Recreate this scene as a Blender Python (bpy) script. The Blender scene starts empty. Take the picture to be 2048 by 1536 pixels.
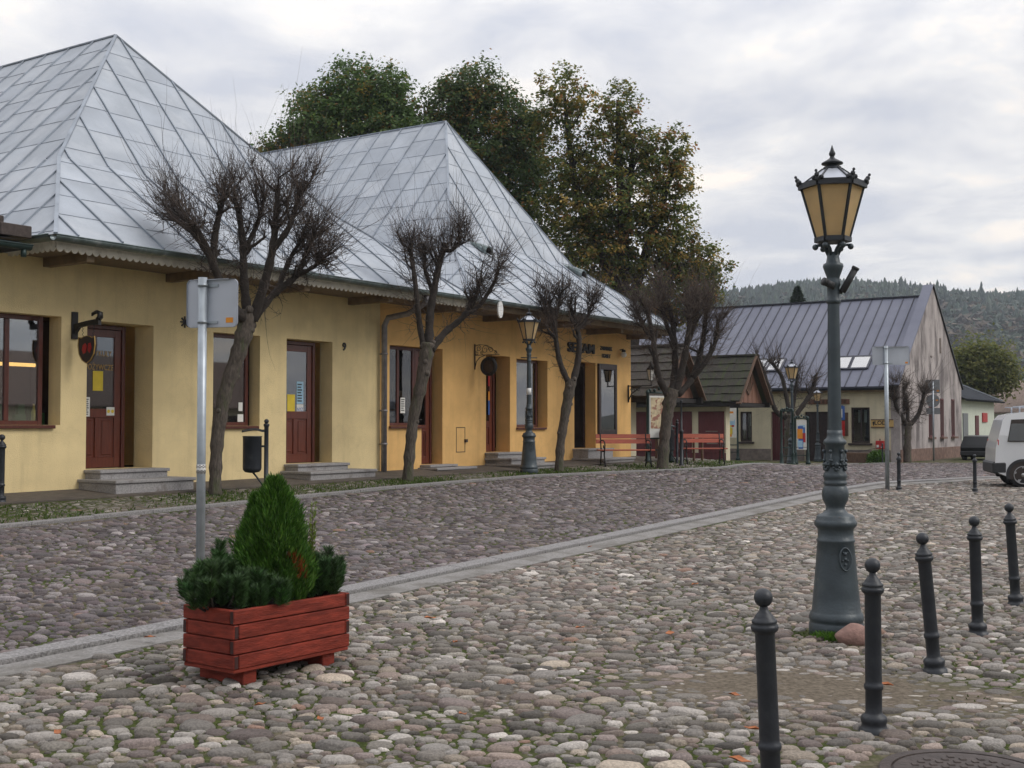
import bpy, math, random
import numpy as np
from mathutils import Vector, Matrix, kdtree

random.seed(7); rng = np.random.default_rng(11)
SC = bpy.context.scene
COL = SC.collection

# ------------------------------------------------------------------ camera
F = 2400.0; PITCH = math.atan(82/2400); EYE = np.array([0, 0, 1.6])
cd = bpy.data.cameras.new('camera'); cam = bpy.data.objects.new('camera', cd); COL.objects.link(cam)
cd.sensor_width = 36; cd.lens = 36*F/2048; cd.clip_start = .05; cd.clip_end = 6000
cam.location = (0, 0, 1.6); cam.rotation_euler = (math.pi/2+PITCH, 0, 0)
SC.camera = cam

# ------------------------------------------------------------------ world, sun, exposure
SUN_EL, SUN_AZ = 42, 106          # azimuth clockwise from +Y (the view direction)
wd = bpy.data.worlds.new('World'); SC.world = wd; wd.use_nodes = True
nt = wd.node_tree; nt.nodes.clear()
def wn(t, **k):
    n = nt.nodes.new(t)
    for a, b in k.items(): setattr(n, a, b)
    return n
out = wn('ShaderNodeOutputWorld'); mixs = wn('ShaderNodeMixShader')
sky = wn('ShaderNodeTexSky', sky_type='NISHITA', sun_disc=False)
sky.sun_elevation = math.radians(SUN_EL); sky.sun_rotation = math.radians(SUN_AZ)
bg1 = wn('ShaderNodeBackground'); bg1.inputs[1].default_value = .1
nt.links.new(sky.outputs[0], bg1.inputs[0])
tc = wn('ShaderNodeTexCoord'); sep = wn('ShaderNodeSeparateXYZ'); nt.links.new(tc.outputs['Generated'], sep.inputs[0])
mx = wn('ShaderNodeMath', operation='MAXIMUM'); nt.links.new(sep.outputs[2], mx.inputs[0]); mx.inputs[1].default_value = 0.0
ad = wn('ShaderNodeMath', operation='ADD'); nt.links.new(mx.outputs[0], ad.inputs[0]); ad.inputs[1].default_value = .16
dx = wn('ShaderNodeMath', operation='DIVIDE'); nt.links.new(sep.outputs[0], dx.inputs[0]); nt.links.new(ad.outputs[0], dx.inputs[1])
dy = wn('ShaderNodeMath', operation='DIVIDE'); nt.links.new(sep.outputs[1], dy.inputs[0]); nt.links.new(ad.outputs[0], dy.inputs[1])
cmb = wn('ShaderNodeCombineXYZ'); nt.links.new(dx.outputs[0], cmb.inputs[0]); nt.links.new(dy.outputs[0], cmb.inputs[1])
n1 = wn('ShaderNodeTexNoise'); n1.inputs['Scale'].default_value = 2.1; n1.inputs['Detail'].default_value = 8; n1.inputs['Roughness'].default_value = .56; n1.inputs['Distortion'].default_value = .25
nt.links.new(cmb.outputs[0], n1.inputs['Vector'])
r1 = wn('ShaderNodeValToRGB'); nt.links.new(n1.outputs[0], r1.inputs[0])
el = r1.color_ramp.elements
el[0].position = .38; el[0].color = (.65, .67, .74, 1)
el[1].position = .64; el[1].color = (1.15, 1.05, .95, 1)
e = el.new(.48); e.color = (.79, .79, .82, 1)
e = el.new(.56); e.color = (.92, .905, .90, 1)
bg2 = wn('ShaderNodeBackground')
zen = wn('ShaderNodeMapRange'); zen.inputs[1].default_value = .25; zen.inputs[2].default_value = 1.0; zen.inputs[3].default_value = 1.0; zen.inputs[4].default_value = 2.0
# sky behind the camera is dimmed, to deepen the shade on the shop walls
azi = wn('ShaderNodeMapRange'); azi.inputs[1].default_value = -.55; azi.inputs[2].default_value = .55; azi.inputs[3].default_value = .62; azi.inputs[4].default_value = 1.0
nt.links.new(sep.outputs[1], azi.inputs[0]); zm = wn('ShaderNodeMath', operation='MULTIPLY')
nt.links.new(mx.outputs[0], zen.inputs[0]); nt.links.new(zen.outputs[0], zm.inputs[0]); nt.links.new(azi.outputs[0], zm.inputs[1]); nt.links.new(zm.outputs[0], bg2.inputs[1])
nt.links.new(r1.outputs[0], bg2.inputs[0])
mixs.inputs[0].default_value = .94
nt.links.new(bg1.outputs[0], mixs.inputs[1]); nt.links.new(bg2.outputs[0], mixs.inputs[2]); nt.links.new(mixs.outputs[0], out.inputs[0])

sd = bpy.data.lights.new('sun', 'SUN'); sun = bpy.data.objects.new('sun', sd); COL.objects.link(sun)
sd.energy = 1.25; sd.angle = math.radians(26); sd.color = (1, .95, .88)
_a, _e = math.radians(SUN_AZ), math.radians(SUN_EL)
sdir = Vector((math.sin(_a)*math.cos(_e), math.cos(_a)*math.cos(_e), math.sin(_e)))
sun.rotation_euler = sdir.to_track_quat('Z', 'Y').to_euler()
SC.view_settings.view_transform = 'Standard'; SC.view_settings.look = 'None'
SC.view_settings.exposure = 0.12; SC.view_settings.gamma = 1
SC.cycles.max_bounces = 6; SC.cycles.transparent_max_bounces = 12; SC.cycles.volume_bounces = 0
SC.cycles.use_denoising = True

# ------------------------------------------------------------------ geometry of the place
PHI = math.atan(1600/2400); S_, C_ = math.sin(PHI), math.cos(PHI)
UV = np.array([S_, C_, 0]); NV = np.array([C_, -S_, 0])       # along the shop front, out of the shop front
ROT = math.atan2(C_, S_)
def W(u, n, z=0.): return UV*u+NV*(n-16.4)+np.array([0, 0, z])
_fw = np.array([0, math.cos(PITCH), math.sin(PITCH)]); _up = np.array([0, -math.sin(PITCH), math.cos(PITCH)])
def ray(x, y): return np.array([1., 0, 0])*(x-1024)/F+_fw+_up*(768-y)/F
def facade(x, y, n=0.):
    r = ray(x, y); t = (n-16.4-NV@EYE)/(NV@r); p = EYE+t*r; return float(UV@p), float(p[2])
def planeU(x, y, u):
    r = ray(x, y); t = u/(UV@r); p = EYE+t*r; return float(NV@p+16.4), float(p[2])
def at(x, y, D):
    r = ray(x, y); return EYE+r*(D/r[1])
def lift(u):
    u = np.asarray(u, float); f = np.clip((46-u)/16, 0, 1)
    return np.clip(.54+.006*(u-10), .4, .68)*f*f*(3-2*f)
def zf(u, n):
    n = np.asarray(n, float)
    return lift(u)*np.clip(1-n/9, 0, 1)*np.clip((n+40)/20, 0, 1)
def zw(X, Y): return zf(UV[0]*X+UV[1]*Y, NV[0]*X+NV[1]*Y+16.4)
def gnd(x, y):
    r = ray(x, y); z = .3
    for i in range(80):
        p = EYE+r*((z-1.6)/r[2]); z = .5*z+.5*float(zf(UV@p, NV@p+16.4))
    return p, float(UV@p), float(NV@p+16.4)

# ------------------------------------------------------------------ materials
def mat(name, col, rough=.6, metal=0., var=.12, scale=6., bump=0., bscale=None, col2=None, mask=(.45, .62), mscale=None, spec=.5, detail=4, coat=0., stretch=None):
    m = bpy.data.materials.new(name); m.use_nodes = True
    t = m.node_tree; b = t.nodes['Principled BSDF']; L = t.links.new
    b.inputs['Roughness'].default_value = rough; b.inputs['Metallic'].default_value = metal
    b.inputs['Specular IOR Level'].default_value = spec
    if coat: b.inputs['Coat Weight'].default_value = coat
    co = t.nodes.new('ShaderNodeTexCoord'); src = co.outputs['Object']
    if stretch:
        mp = t.nodes.new('ShaderNodeMapping'); mp.inputs['Scale'].default_value = stretch; L(src, mp.inputs[0]); src = mp.outputs[0]
    nz = t.nodes.new('ShaderNodeTexNoise'); nz.inputs['Scale'].default_value = scale; nz.inputs['Detail'].default_value = detail
    L(src, nz.inputs['Vector'])
    rp = t.nodes.new('ShaderNodeValToRGB'); L(nz.outputs[0], rp.inputs[0])
    lo = [max(0, c*(1-var)) for c in col]; hi = [min(1, c*(1+var)) for c in col]
    rp.color_ramp.elements[0].position = .3; rp.color_ramp.elements[1].position = .7
    rp.color_ramp.elements[0].color = (*lo, 1); rp.color_ramp.elements[1].color = (*hi, 1)
    c = rp.outputs[0]
    if col2:
        n2 = t.nodes.new('ShaderNodeTexNoise'); n2.inputs['Scale'].default_value = mscale or scale*.3; n2.inputs['Detail'].default_value = 8; n2.inputs['Roughness'].default_value = .65
        L(src, n2.inputs['Vector'])
        mr = t.nodes.new('ShaderNodeMapRange'); mr.inputs[1].default_value = mask[0]; mr.inputs[2].default_value = mask[1]; L(n2.outputs[0], mr.inputs[0])
        mi = t.nodes.new('ShaderNodeMix'); mi.data_type = 'RGBA'; L(mr.outputs[0], mi.inputs[0]); L(c, mi.inputs[6]); mi.inputs[7].default_value = (*col2, 1)
        c = mi.outputs[2]
    L(c, b.inputs['Base Color'])
    if bump:
        n3 = t.nodes.new('ShaderNodeTexNoise'); n3.inputs['Scale'].default_value = bscale or scale*6; n3.inputs['Detail'].default_value = 5; L(src, n3.inputs['Vector'])
        bp = t.nodes.new('ShaderNodeBump'); bp.inputs['Strength'].default_value = bump; bp.inputs['Distance'].default_value = .02; L(n3.outputs[0], bp.inputs['Height']); L(bp.outputs[0], b.inputs['Normal'])
    return m

def attr_mat(name, rough=.6, var=.25, scale=60., bump=.3, transl=0., spec=.4):
    m = bpy.data.materials.new(name); m.use_nodes = True
    t = m.node_tree; b = t.nodes['Principled BSDF']; L = t.links.new
    b.inputs['Roughness'].default_value = rough; b.inputs['Specular IOR Level'].default_value = spec
    a = t.nodes.new('ShaderNodeAttribute'); a.attribute_name = 'tint'
    c = a.outputs[0]
    if var:
        co = t.nodes.new('ShaderNodeTexCoord')
        nz = t.nodes.new('ShaderNodeTexNoise'); nz.inputs['Scale'].default_value = scale; nz.inputs['Detail'].default_value = 4; nz.inputs['Roughness'].default_value = .7; L(co.outputs['Object'], nz.inputs['Vector'])
        mr = t.nodes.new('ShaderNodeMapRange'); mr.inputs[1].default_value = .3; mr.inputs[2].default_value = .7; mr.inputs[3].default_value = 1-var; mr.inputs[4].default_value = 1+var; L(nz.outputs[0], mr.inputs[0])
        vm = t.nodes.new('ShaderNodeVectorMath'); vm.operation = 'SCALE'; L(c, vm.inputs[0]); L(mr.outputs[0], vm.inputs['Scale']); c = vm.outputs[0]
        if bump:
            bp = t.nodes.new('ShaderNodeBump'); bp.inputs['Strength'].default_value = bump; bp.inputs['Distance'].default_value = .01; L(nz.outputs[0], bp.inputs['Height']); L(bp.outputs[0], b.inputs['Normal'])
    L(c, b.inputs['Base Color'])
    if transl:
        tr = t.nodes.new('ShaderNodeBsdfTranslucent'); L(c, tr.inputs[0])
        ms = t.nodes.new('ShaderNodeMixShader'); ms.inputs[0].default_value = transl
        L(b.outputs[0], ms.inputs[1]); L(tr.outputs[0], ms.inputs[2]); L(ms.outputs[0], t.nodes['Material Output'].inputs[0])
    return m

def glass_mat(name, refl=.30, tint=(.8, .85, .88)):
    m = bpy.data.materials.new(name); m.use_nodes = True
    t = m.node_tree; t.nodes.remove(t.nodes['Principled BSDF']); L = t.links.new
    gl = t.nodes.new('ShaderNodeBsdfGlossy'); gl.inputs['Roughness'].default_value = .02
    tr = t.nodes.new('ShaderNodeBsdfTransparent'); tr.inputs[0].default_value = (*tint, 1)
    fr = t.nodes.new('ShaderNodeFresnel'); fr.inputs[0].default_value = 1.5
    nz = t.nodes.new('ShaderNodeTexNoise'); nz.inputs['Scale'].default_value = 1.5
    co = t.nodes.new('ShaderNodeTexCoord'); L(co.outputs['Object'], nz.inputs['Vector'])
    bp = t.nodes.new('ShaderNodeBump'); bp.inputs['Strength'].default_value = .05; L(nz.outputs[0], bp.inputs['Height']); L(bp.outputs[0], gl.inputs['Normal'])
    ad = t.nodes.new('ShaderNodeMath'); ad.operation = 'ADD'; ad.use_clamp = True; L(fr.outputs[0], ad.inputs[0]); ad.inputs[1].default_value = refl
    ms = t.nodes.new('ShaderNodeMixShader'); L(ad.outputs[0], ms.inputs[0]); L(tr.outputs[0], ms.inputs[1]); L(gl.outputs[0], ms.inputs[2])
    L(ms.outputs[0], t.nodes['Material Output'].inputs[0]); return m

def emit_mat(name, col, s):
    m = bpy.data.materials.new(name); m.use_nodes = True
    b = m.node_tree.nodes['Principled BSDF']; b.inputs['Base Color'].default_value = (*col, 1)
    b.inputs['Emission Color'].default_value = (*col, 1); b.inputs['Emission Strength'].default_value = s; return m

def plaster(name, col, dirt):
    """rough rendered wall; grimy splash band of its own irregular shape just above the pavement"""
    m = mat(name, col, .9, var=.07, scale=2.2, bump=.5, bscale=55, col2=tuple(c*.82 for c in col), mask=(.5, .75), mscale=.9, spec=.2)
    t = m.node_tree; L = t.links.new; b = t.nodes['Principled BSDF']
    co = t.nodes.new('ShaderNodeTexCoord'); sp = t.nodes.new('ShaderNodeSeparateXYZ'); L(co.outputs['Object'], sp.inputs[0])
    nz = t.nodes.new('ShaderNodeTexNoise'); nz.inputs['Scale'].default_value = 2.6; nz.inputs['Detail'].default_value = 7; nz.inputs['Roughness'].default_value = .7; L(co.outputs['Object'], nz.inputs['Vector'])
    ma = t.nodes.new('ShaderNodeMath'); ma.operation = 'MULTIPLY_ADD'; L(nz.outputs[0], ma.inputs[0]); ma.inputs[1].default_value = .55; L(sp.outputs[2], ma.inputs[2])
    mr = t.nodes.new('ShaderNodeMapRange'); L(ma.outputs[0], mr.inputs[0]); mr.inputs[1].default_value = .30; mr.inputs[2].default_value = .58; mr.inputs[3].default_value = .75; mr.inputs[4].default_value = 0
    mi = t.nodes.new('ShaderNodeMix'); mi.data_type = 'RGBA'; L(mr.outputs[0], mi.inputs[0])
    L(b.inputs['Base Color'].links[0].from_socket, mi.inputs[6]); mi.inputs[7].default_value = (*dirt, 1)
    # faint run-off streaks and hairline cracks
    mp = t.nodes.new('ShaderNodeMapping'); mp.inputs['Scale'].default_value = (3.2, 3.2, .22); L(co.outputs['Object'], mp.inputs[0])
    ns_ = t.nodes.new('ShaderNodeTexNoise'); ns_.inputs['Scale'].default_value = 1.6; ns_.inputs['Detail'].default_value = 7; ns_.inputs['Roughness'].default_value = .68; L(mp.outputs[0], ns_.inputs['Vector'])
    m2 = t.nodes.new('ShaderNodeMapRange'); L(ns_.outputs[0], m2.inputs[0]); m2.inputs[1].default_value = .50; m2.inputs[2].default_value = .72; m2.inputs[3].default_value = 0; m2.inputs[4].default_value = .26
    mj = t.nodes.new('ShaderNodeMix'); mj.data_type = 'RGBA'; L(m2.outputs[0], mj.inputs[0]); L(mi.outputs[2], mj.inputs[6]); mj.inputs[7].default_value = (*[c*.55 for c in col], 1)
    vo = t.nodes.new('ShaderNodeTexVoronoi'); vo.feature = 'DISTANCE_TO_EDGE'; vo.inputs['Scale'].default_value = .55; nd = t.nodes.new('ShaderNodeTexNoise'); nd.inputs['Scale'].default_value = 3; nd.inputs['Detail'].default_value = 6; L(co.outputs['Object'], nd.inputs['Vector'])
    va = t.nodes.new('ShaderNodeVectorMath'); va.operation = 'MULTIPLY_ADD'; L(nd.outputs[1], va.inputs[0]); va.inputs[1].default_value = (.7, .7, .7); L(co.outputs['Object'], va.inputs[2]); L(va.outputs[0], vo.inputs['Vector'])
    m3 = t.nodes.new('ShaderNodeMapRange'); L(vo.outputs[0], m3.inputs[0]); m3.inputs[1].default_value = .0; m3.inputs[2].default_value = .012; m3.inputs[3].default_value = .10; m3.inputs[4].default_value = 0
    mk = t.nodes.new('ShaderNodeMix'); mk.data_type = 'RGBA'; L(m3.outputs[0], mk.inputs[0]); L(mj.outputs[2], mk.inputs[6]); mk.inputs[7].default_value = (*[c*.45 for c in col], 1); L(mk.outputs[2], b.inputs['Base Color'])
    return m

M = {}
M['cream'] = plaster('cream_plaster', (.80, .645, .355), (.22, .18, .12))
M['orange'] = plaster('orange_plaster', (.80, .495, .195), (.25, .15, .07))
M['zinc'] = mat('zinc_roof', (.37, .405, .455), .6, .22, var=.12, scale=1.3, col2=(.48, .51, .55), mask=(.45, .7), mscale=.8, bump=.22, bscale=2.4)
M['zinc_pale'] = mat('zinc_roof_pale', (.38, .417, .47), .6, .22, var=.12, scale=1.5, col2=(.485, .515, .56), mask=(.45, .7), mscale=.8, bump=.22, bscale=2.6)
M['zinc_dull'] = mat('zinc_roof_dull', (.355, .39, .442), .62, .22, var=.14, scale=1.1, col2=(.465, .495, .535), mask=(.5, .72), mscale=.9, bump=.22, bscale=2.2)
M['seam'] = mat('zinc_seam', (.29, .325, .375), .55, .4, var=.2, scale=3)
M['gutter'] = mat('gutter_zinc', (.15, .19, .19), .4, .6, var=.25, scale=5, col2=(.32, .36, .37), mask=(.5, .65), mscale=3)
M['pipe'] = mat('downpipe_zinc', (.26, .25, .27), .5, .5, var=.2, scale=8)
M['fascia'] = mat('fascia_paint', (.62, .58, .50), .6, var=.12, scale=9, col2=(.38, .34, .28), mask=(.55, .7), mscale=4)
M['soffit'] = mat('soffit_boards', (.18, .13, .08), .8, var=.2, scale=3, bump=.2, stretch=(12, 1, 1))
M['beam'] = mat('eave_beam', (.19, .135, .08), .8, var=.25, scale=6)
M['frame'] = mat('mahogany_frame', (.085, .018, .010), .38, var=.3, scale=9, stretch=(4, 4, .5), coat=.2)
M['doorwood'] = mat('mahogany_door', (.12, .026, .012), .36, var=.3, scale=7, stretch=(8, 8, .6), bump=.05, coat=.25)
M['dkframe'] = mat('dark_brown_frame', (.035, .022, .022), .45, var=.3, scale=9)
M['glass'] = glass_mat('shop_glass', .08)
M['glass_bright'] = glass_mat('shop_glass_bright', .20)
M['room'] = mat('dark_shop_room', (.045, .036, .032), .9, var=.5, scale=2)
M['step'] = mat('granite_step', (.30, .29, .29), .75, var=.25, scale=40, bump=.2, bscale=90, col2=(.16, .14, .13), mask=(.55, .7), mscale=3)
M['iron'] = mat('black_iron', (.018, .017, .017), .5, .3, var=.2, scale=20)
M['castiron'] = mat('grey_painted_cast_iron', (.050, .066, .077), .42, .15, var=.16, scale=8, bump=.15, bscale=45, col2=(.08, .095, .10), mask=(.55, .75), mscale=5)
M['castdark'] = mat('dark_painted_cast_iron', (.024, .028, .035), .45, .15, var=.2, scale=9, bump=.15, bscale=50, col2=(.045, .05, .055), mask=(.55, .72), mscale=6)
for k_ in ('castiron', 'castdark'):
    t_ = M[k_].node_tree; b_ = t_.nodes['Principled BSDF']; c_ = t_.nodes.new('ShaderNodeTexCoord'); n_ = t_.nodes.new('ShaderNodeTexNoise'); n_.inputs['Scale'].default_value = 17; n_.inputs['Detail'].default_value = 9; n_.inputs['Roughness'].default_value = .72; t_.links.new(c_.outputs['Object'], n_.inputs['Vector'])
    for lo_, hi_, cc_, am_ in ((.655, .69, (.085, .045, .025), .8), (.30, .335, (.17, .18, .18), -.6)):
        q_ = t_.nodes.new('ShaderNodeMapRange'); t_.links.new(n_.outputs[0], q_.inputs[0]); q_.inputs[1].default_value = lo_; q_.inputs[2].default_value = hi_; q_.inputs[3].default_value = 0 if am_ > 0 else -am_; q_.inputs[4].default_value = am_ if am_ > 0 else 0
        x_ = t_.nodes.new('ShaderNodeMix'); x_.data_type = 'RGBA'; t_.links.new(q_.outputs[0], x_.inputs[0]); t_.links.new(b_.inputs['Base Color'].links[0].from_socket, x_.inputs[6]); x_.inputs[7].default_value = (*cc_, 1); t_.links.new(x_.outputs[2], b_.inputs['Base Color'])
M['greeniron'] = mat('green_painted_iron', (.022, .045, .042), .45, .2, var=.25, scale=12)
M['galv'] = mat('galvanised_steel', (.36, .40, .44), .42, .6, var=.10, scale=14)
M['signback'] = mat('bare_aluminium', (.50, .53, .59), .45, .5, var=.06, scale=4)
M['orangelabel'] = mat('orange_label', (.75, .28, .02), .5, var=.05)
M['white'] = mat('white_paint', (.75, .75, .74), .4, var=.04)
M['paper'] = mat('white_paper', (.72, .72, .69), .7, var=.05, scale=8)
M['yellowpaper'] = mat('yellow_paper', (.72, .55, .05), .7, var=.08, scale=8)
M['bluepaper'] = mat('blue_paper', (.35, .55, .70), .7, var=.08, scale=8)
M['blackink'] = mat('black_ink', (.02, .02, .02), .6, var=.05)
M['blueink'] = mat('blue_ink', (.04, .12, .40), .6, var=.05)
M['gold'] = mat('gold_lettering', (.42, .26, .07), .5, .2, var=.1)
M['redpaint'] = mat('red_paint', (.45, .02, .02), .4, var=.1)
M['planter'] = mat('red_stained_wood', (.215, .034, .020), .72, spec=.25, var=.38, scale=7, bump=.4, bscale=30, stretch=(1, 1, 5), col2=(.14, .020, .012), mask=(.5, .7), mscale=3)
M['planterdark'] = mat('red_stained_end_grain', (.040, .010, .008), .7, var=.3, scale=30)
M['bench'] = mat('red_bench_slats', (.42, .10, .055), .5, var=.15, scale=6, stretch=(1, 6, 6))
M['soilbed'] = mat('planter_soil', (.03, .022, .015), .95, var=.4, scale=30, bump=.6)
M['asphalt'] = mat('asphalt_walk', (.105, .088, .072), .9, var=.22, scale=9, bump=.4, bscale=160, col2=(.065, .055, .047), mask=(.48, .65), mscale=1.1)
M['concrete'] = mat('gutter_concrete', (.24, .23, .222), .9, var=.28, scale=38, bump=.6, bscale=70, col2=(.125, .115, .10), mask=(.46, .66), mscale=1.7)
M['granite'] = mat('granite_kerb', (.23, .222, .222), .85, var=.45, scale=55, bump=.4, bscale=70)
M['stone'] = attr_mat('cobble_stone', .66, .42, 75, .8, spec=.3)
M['leaf'] = attr_mat('leaf', .5, 0, transl=.5, spec=.35)
M['needle'] = attr_mat('needles', .5, 0, transl=.12, spec=.3)
M['bark'] = mat('grey_brown_bark', (.095, .078, .064), .9, var=.45, scale=16, bump=1., bscale=20, stretch=(2.2, 2.2, .6), col2=(.07, .085, .035), mask=(.52, .68), mscale=2.5)
M['limb'] = mat('dark_limb_bark', (.036, .028, .023), .9, var=.35, scale=14, bump=.7, bscale=30)
M['twig'] = mat('dark_twigs', (.046, .034, .030), .85, var=.3, scale=5)
M['twiglight'] = mat('brown_twigs', (.105, .078, .062), .85, var=.3, scale=5)
M['treebark'] = mat('tree_bark', (.045, .035, .028), .9, var=.3, scale=4, bump=.6)
M['rock'] = mat('red_granite_boulder', (.26, .155, .13), .8, var=.25, scale=18, bump=.4, bscale=60)
M['rust'] = mat('rusty_cast_iron_cover', (.065, .05, .045), .6, .4, var=.3, scale=18, bump=.3, bscale=60)
M['vanwhite'] = mat('white_car_paint', (.70, .71, .73), .22, var=.02, scale=2, coat=.6)
M['tyre'] = mat('tyre_rubber', (.014, .014, .015), .8, var=.2, scale=20)
M['alloy'] = mat('alloy_wheel', (.38, .38, .39), .35, .8, var=.1)
M['plastic'] = mat('dark_grey_plastic', (.028, .029, .032), .6, var=.15, scale=20)
M['carglass'] = glass_mat('tinted_car_glass', .10, (.22, .36, .33))
M['cardark'] = mat('black_car_paint', (.008, .009, .011), .3, var=.1, spec=.3)
M['graymetal'] = mat('grey_sheet_roof', (.17, .18, .235), .6, .1, spec=.3, var=.06, scale=1.5, col2=(.195, .205, .26), mask=(.45, .65), mscale=.5)
M['grayseam'] = mat('grey_sheet_seam', (.055, .058, .078), .5, .2, var=.1)
M['housecream'] = plaster('pale_cream_render', (.66, .60, .44), (.55, .50, .38))
M['gable'] = mat('weathered_gable_render', (.44, .395, .385), .92, var=.14, scale=1.6, bump=.5, bscale=18, col2=(.15, .13, .13), mask=(.44, .62), mscale=.75, stretch=(1.6, 1.6, .55))
M['plinth'] = mat('grey_brown_plinth', (.20, .165, .145), .9, var=.25, scale=6, bump=.4)
M['brickplinth'] = mat('damp_plinth', (.19, .12, .095), .9, var=.35, scale=5, bump=.5)
M['burgundy'] = mat('burgundy_boards', (.105, .022, .026), .6, var=.25, scale=6, stretch=(5, 5, .6))
M['skylight'] = glass_mat('skylight_glass', .50, (.5, .55, .6))
M['shingle'] = mat('mossy_shingles', (.045, .040, .034), .9, var=.4, scale=9, bump=.8, bscale=22, stretch=(1, 5, 1), col2=(.050, .062, .024), mask=(.46, .62), mscale=1.3)
M['shinglegrey'] = mat('grey_shingles', (.075, .065, .058), .9, var=.3, scale=9, bump=.8, bscale=22, stretch=(1, 5, 1), col2=(.07, .07, .045), mask=(.5, .65), mscale=1.3)
M['planks'] = mat('brown_gable_planks', (.21, .105, .07), .75, var=.25, scale=5, stretch=(6, 6, .7), bump=.2)
M['hutwood'] = mat('brown_hut_wood', (.12, .07, .045), .75, var=.3, scale=6, stretch=(5, 5, .8))
M['black'] = mat('near_black_timber', (.016, .013, .012), .8, var=.3, scale=8)
M['annexwall'] = mat('pale_green_white_render', (.60, .64, .55), .9, var=.05, scale=2, bump=.3)
M['darkroof'] = mat('dark_slate_sheet', (.026, .03, .038), .85, 0, spec=.12, var=.15, scale=4)
M['tileroof'] = mat('weathered_brown_tiles', (.24, .18, .15), .85, var=.25, scale=8, bump=.5)
M['amber'] = attr_mat('x', 1, 0, bump=0)
def amber_mat():
    m = mat('frosted_amber_glass', (.90, .74, .46), .4, var=.07, scale=7, col2=(.80, .62, .36), mask=(.5, .75), mscale=2)
    t = m.node_tree; L = t.links.new; b = t.nodes['Principled BSDF']
    tr = t.nodes.new('ShaderNodeBsdfTranslucent'); L(b.inputs['Base Color'].links[0].from_socket, tr.inputs[0])
    ms = t.nodes.new('ShaderNodeMixShader'); ms.inputs[0].default_value = .62
    L(b.outputs[0], ms.inputs[1]); L(tr.outputs[0], ms.inputs[2]); L(ms.outputs[0], t.nodes['Material Output'].inputs[0]); return m
M['amber'] = amber_mat()
M['lampglow'] = emit_mat('warm_lamp', (1, .52, .14), 2.6)
M['coollamp'] = emit_mat('cool_lamp', (.85, .92, 1), 2.2)

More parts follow.
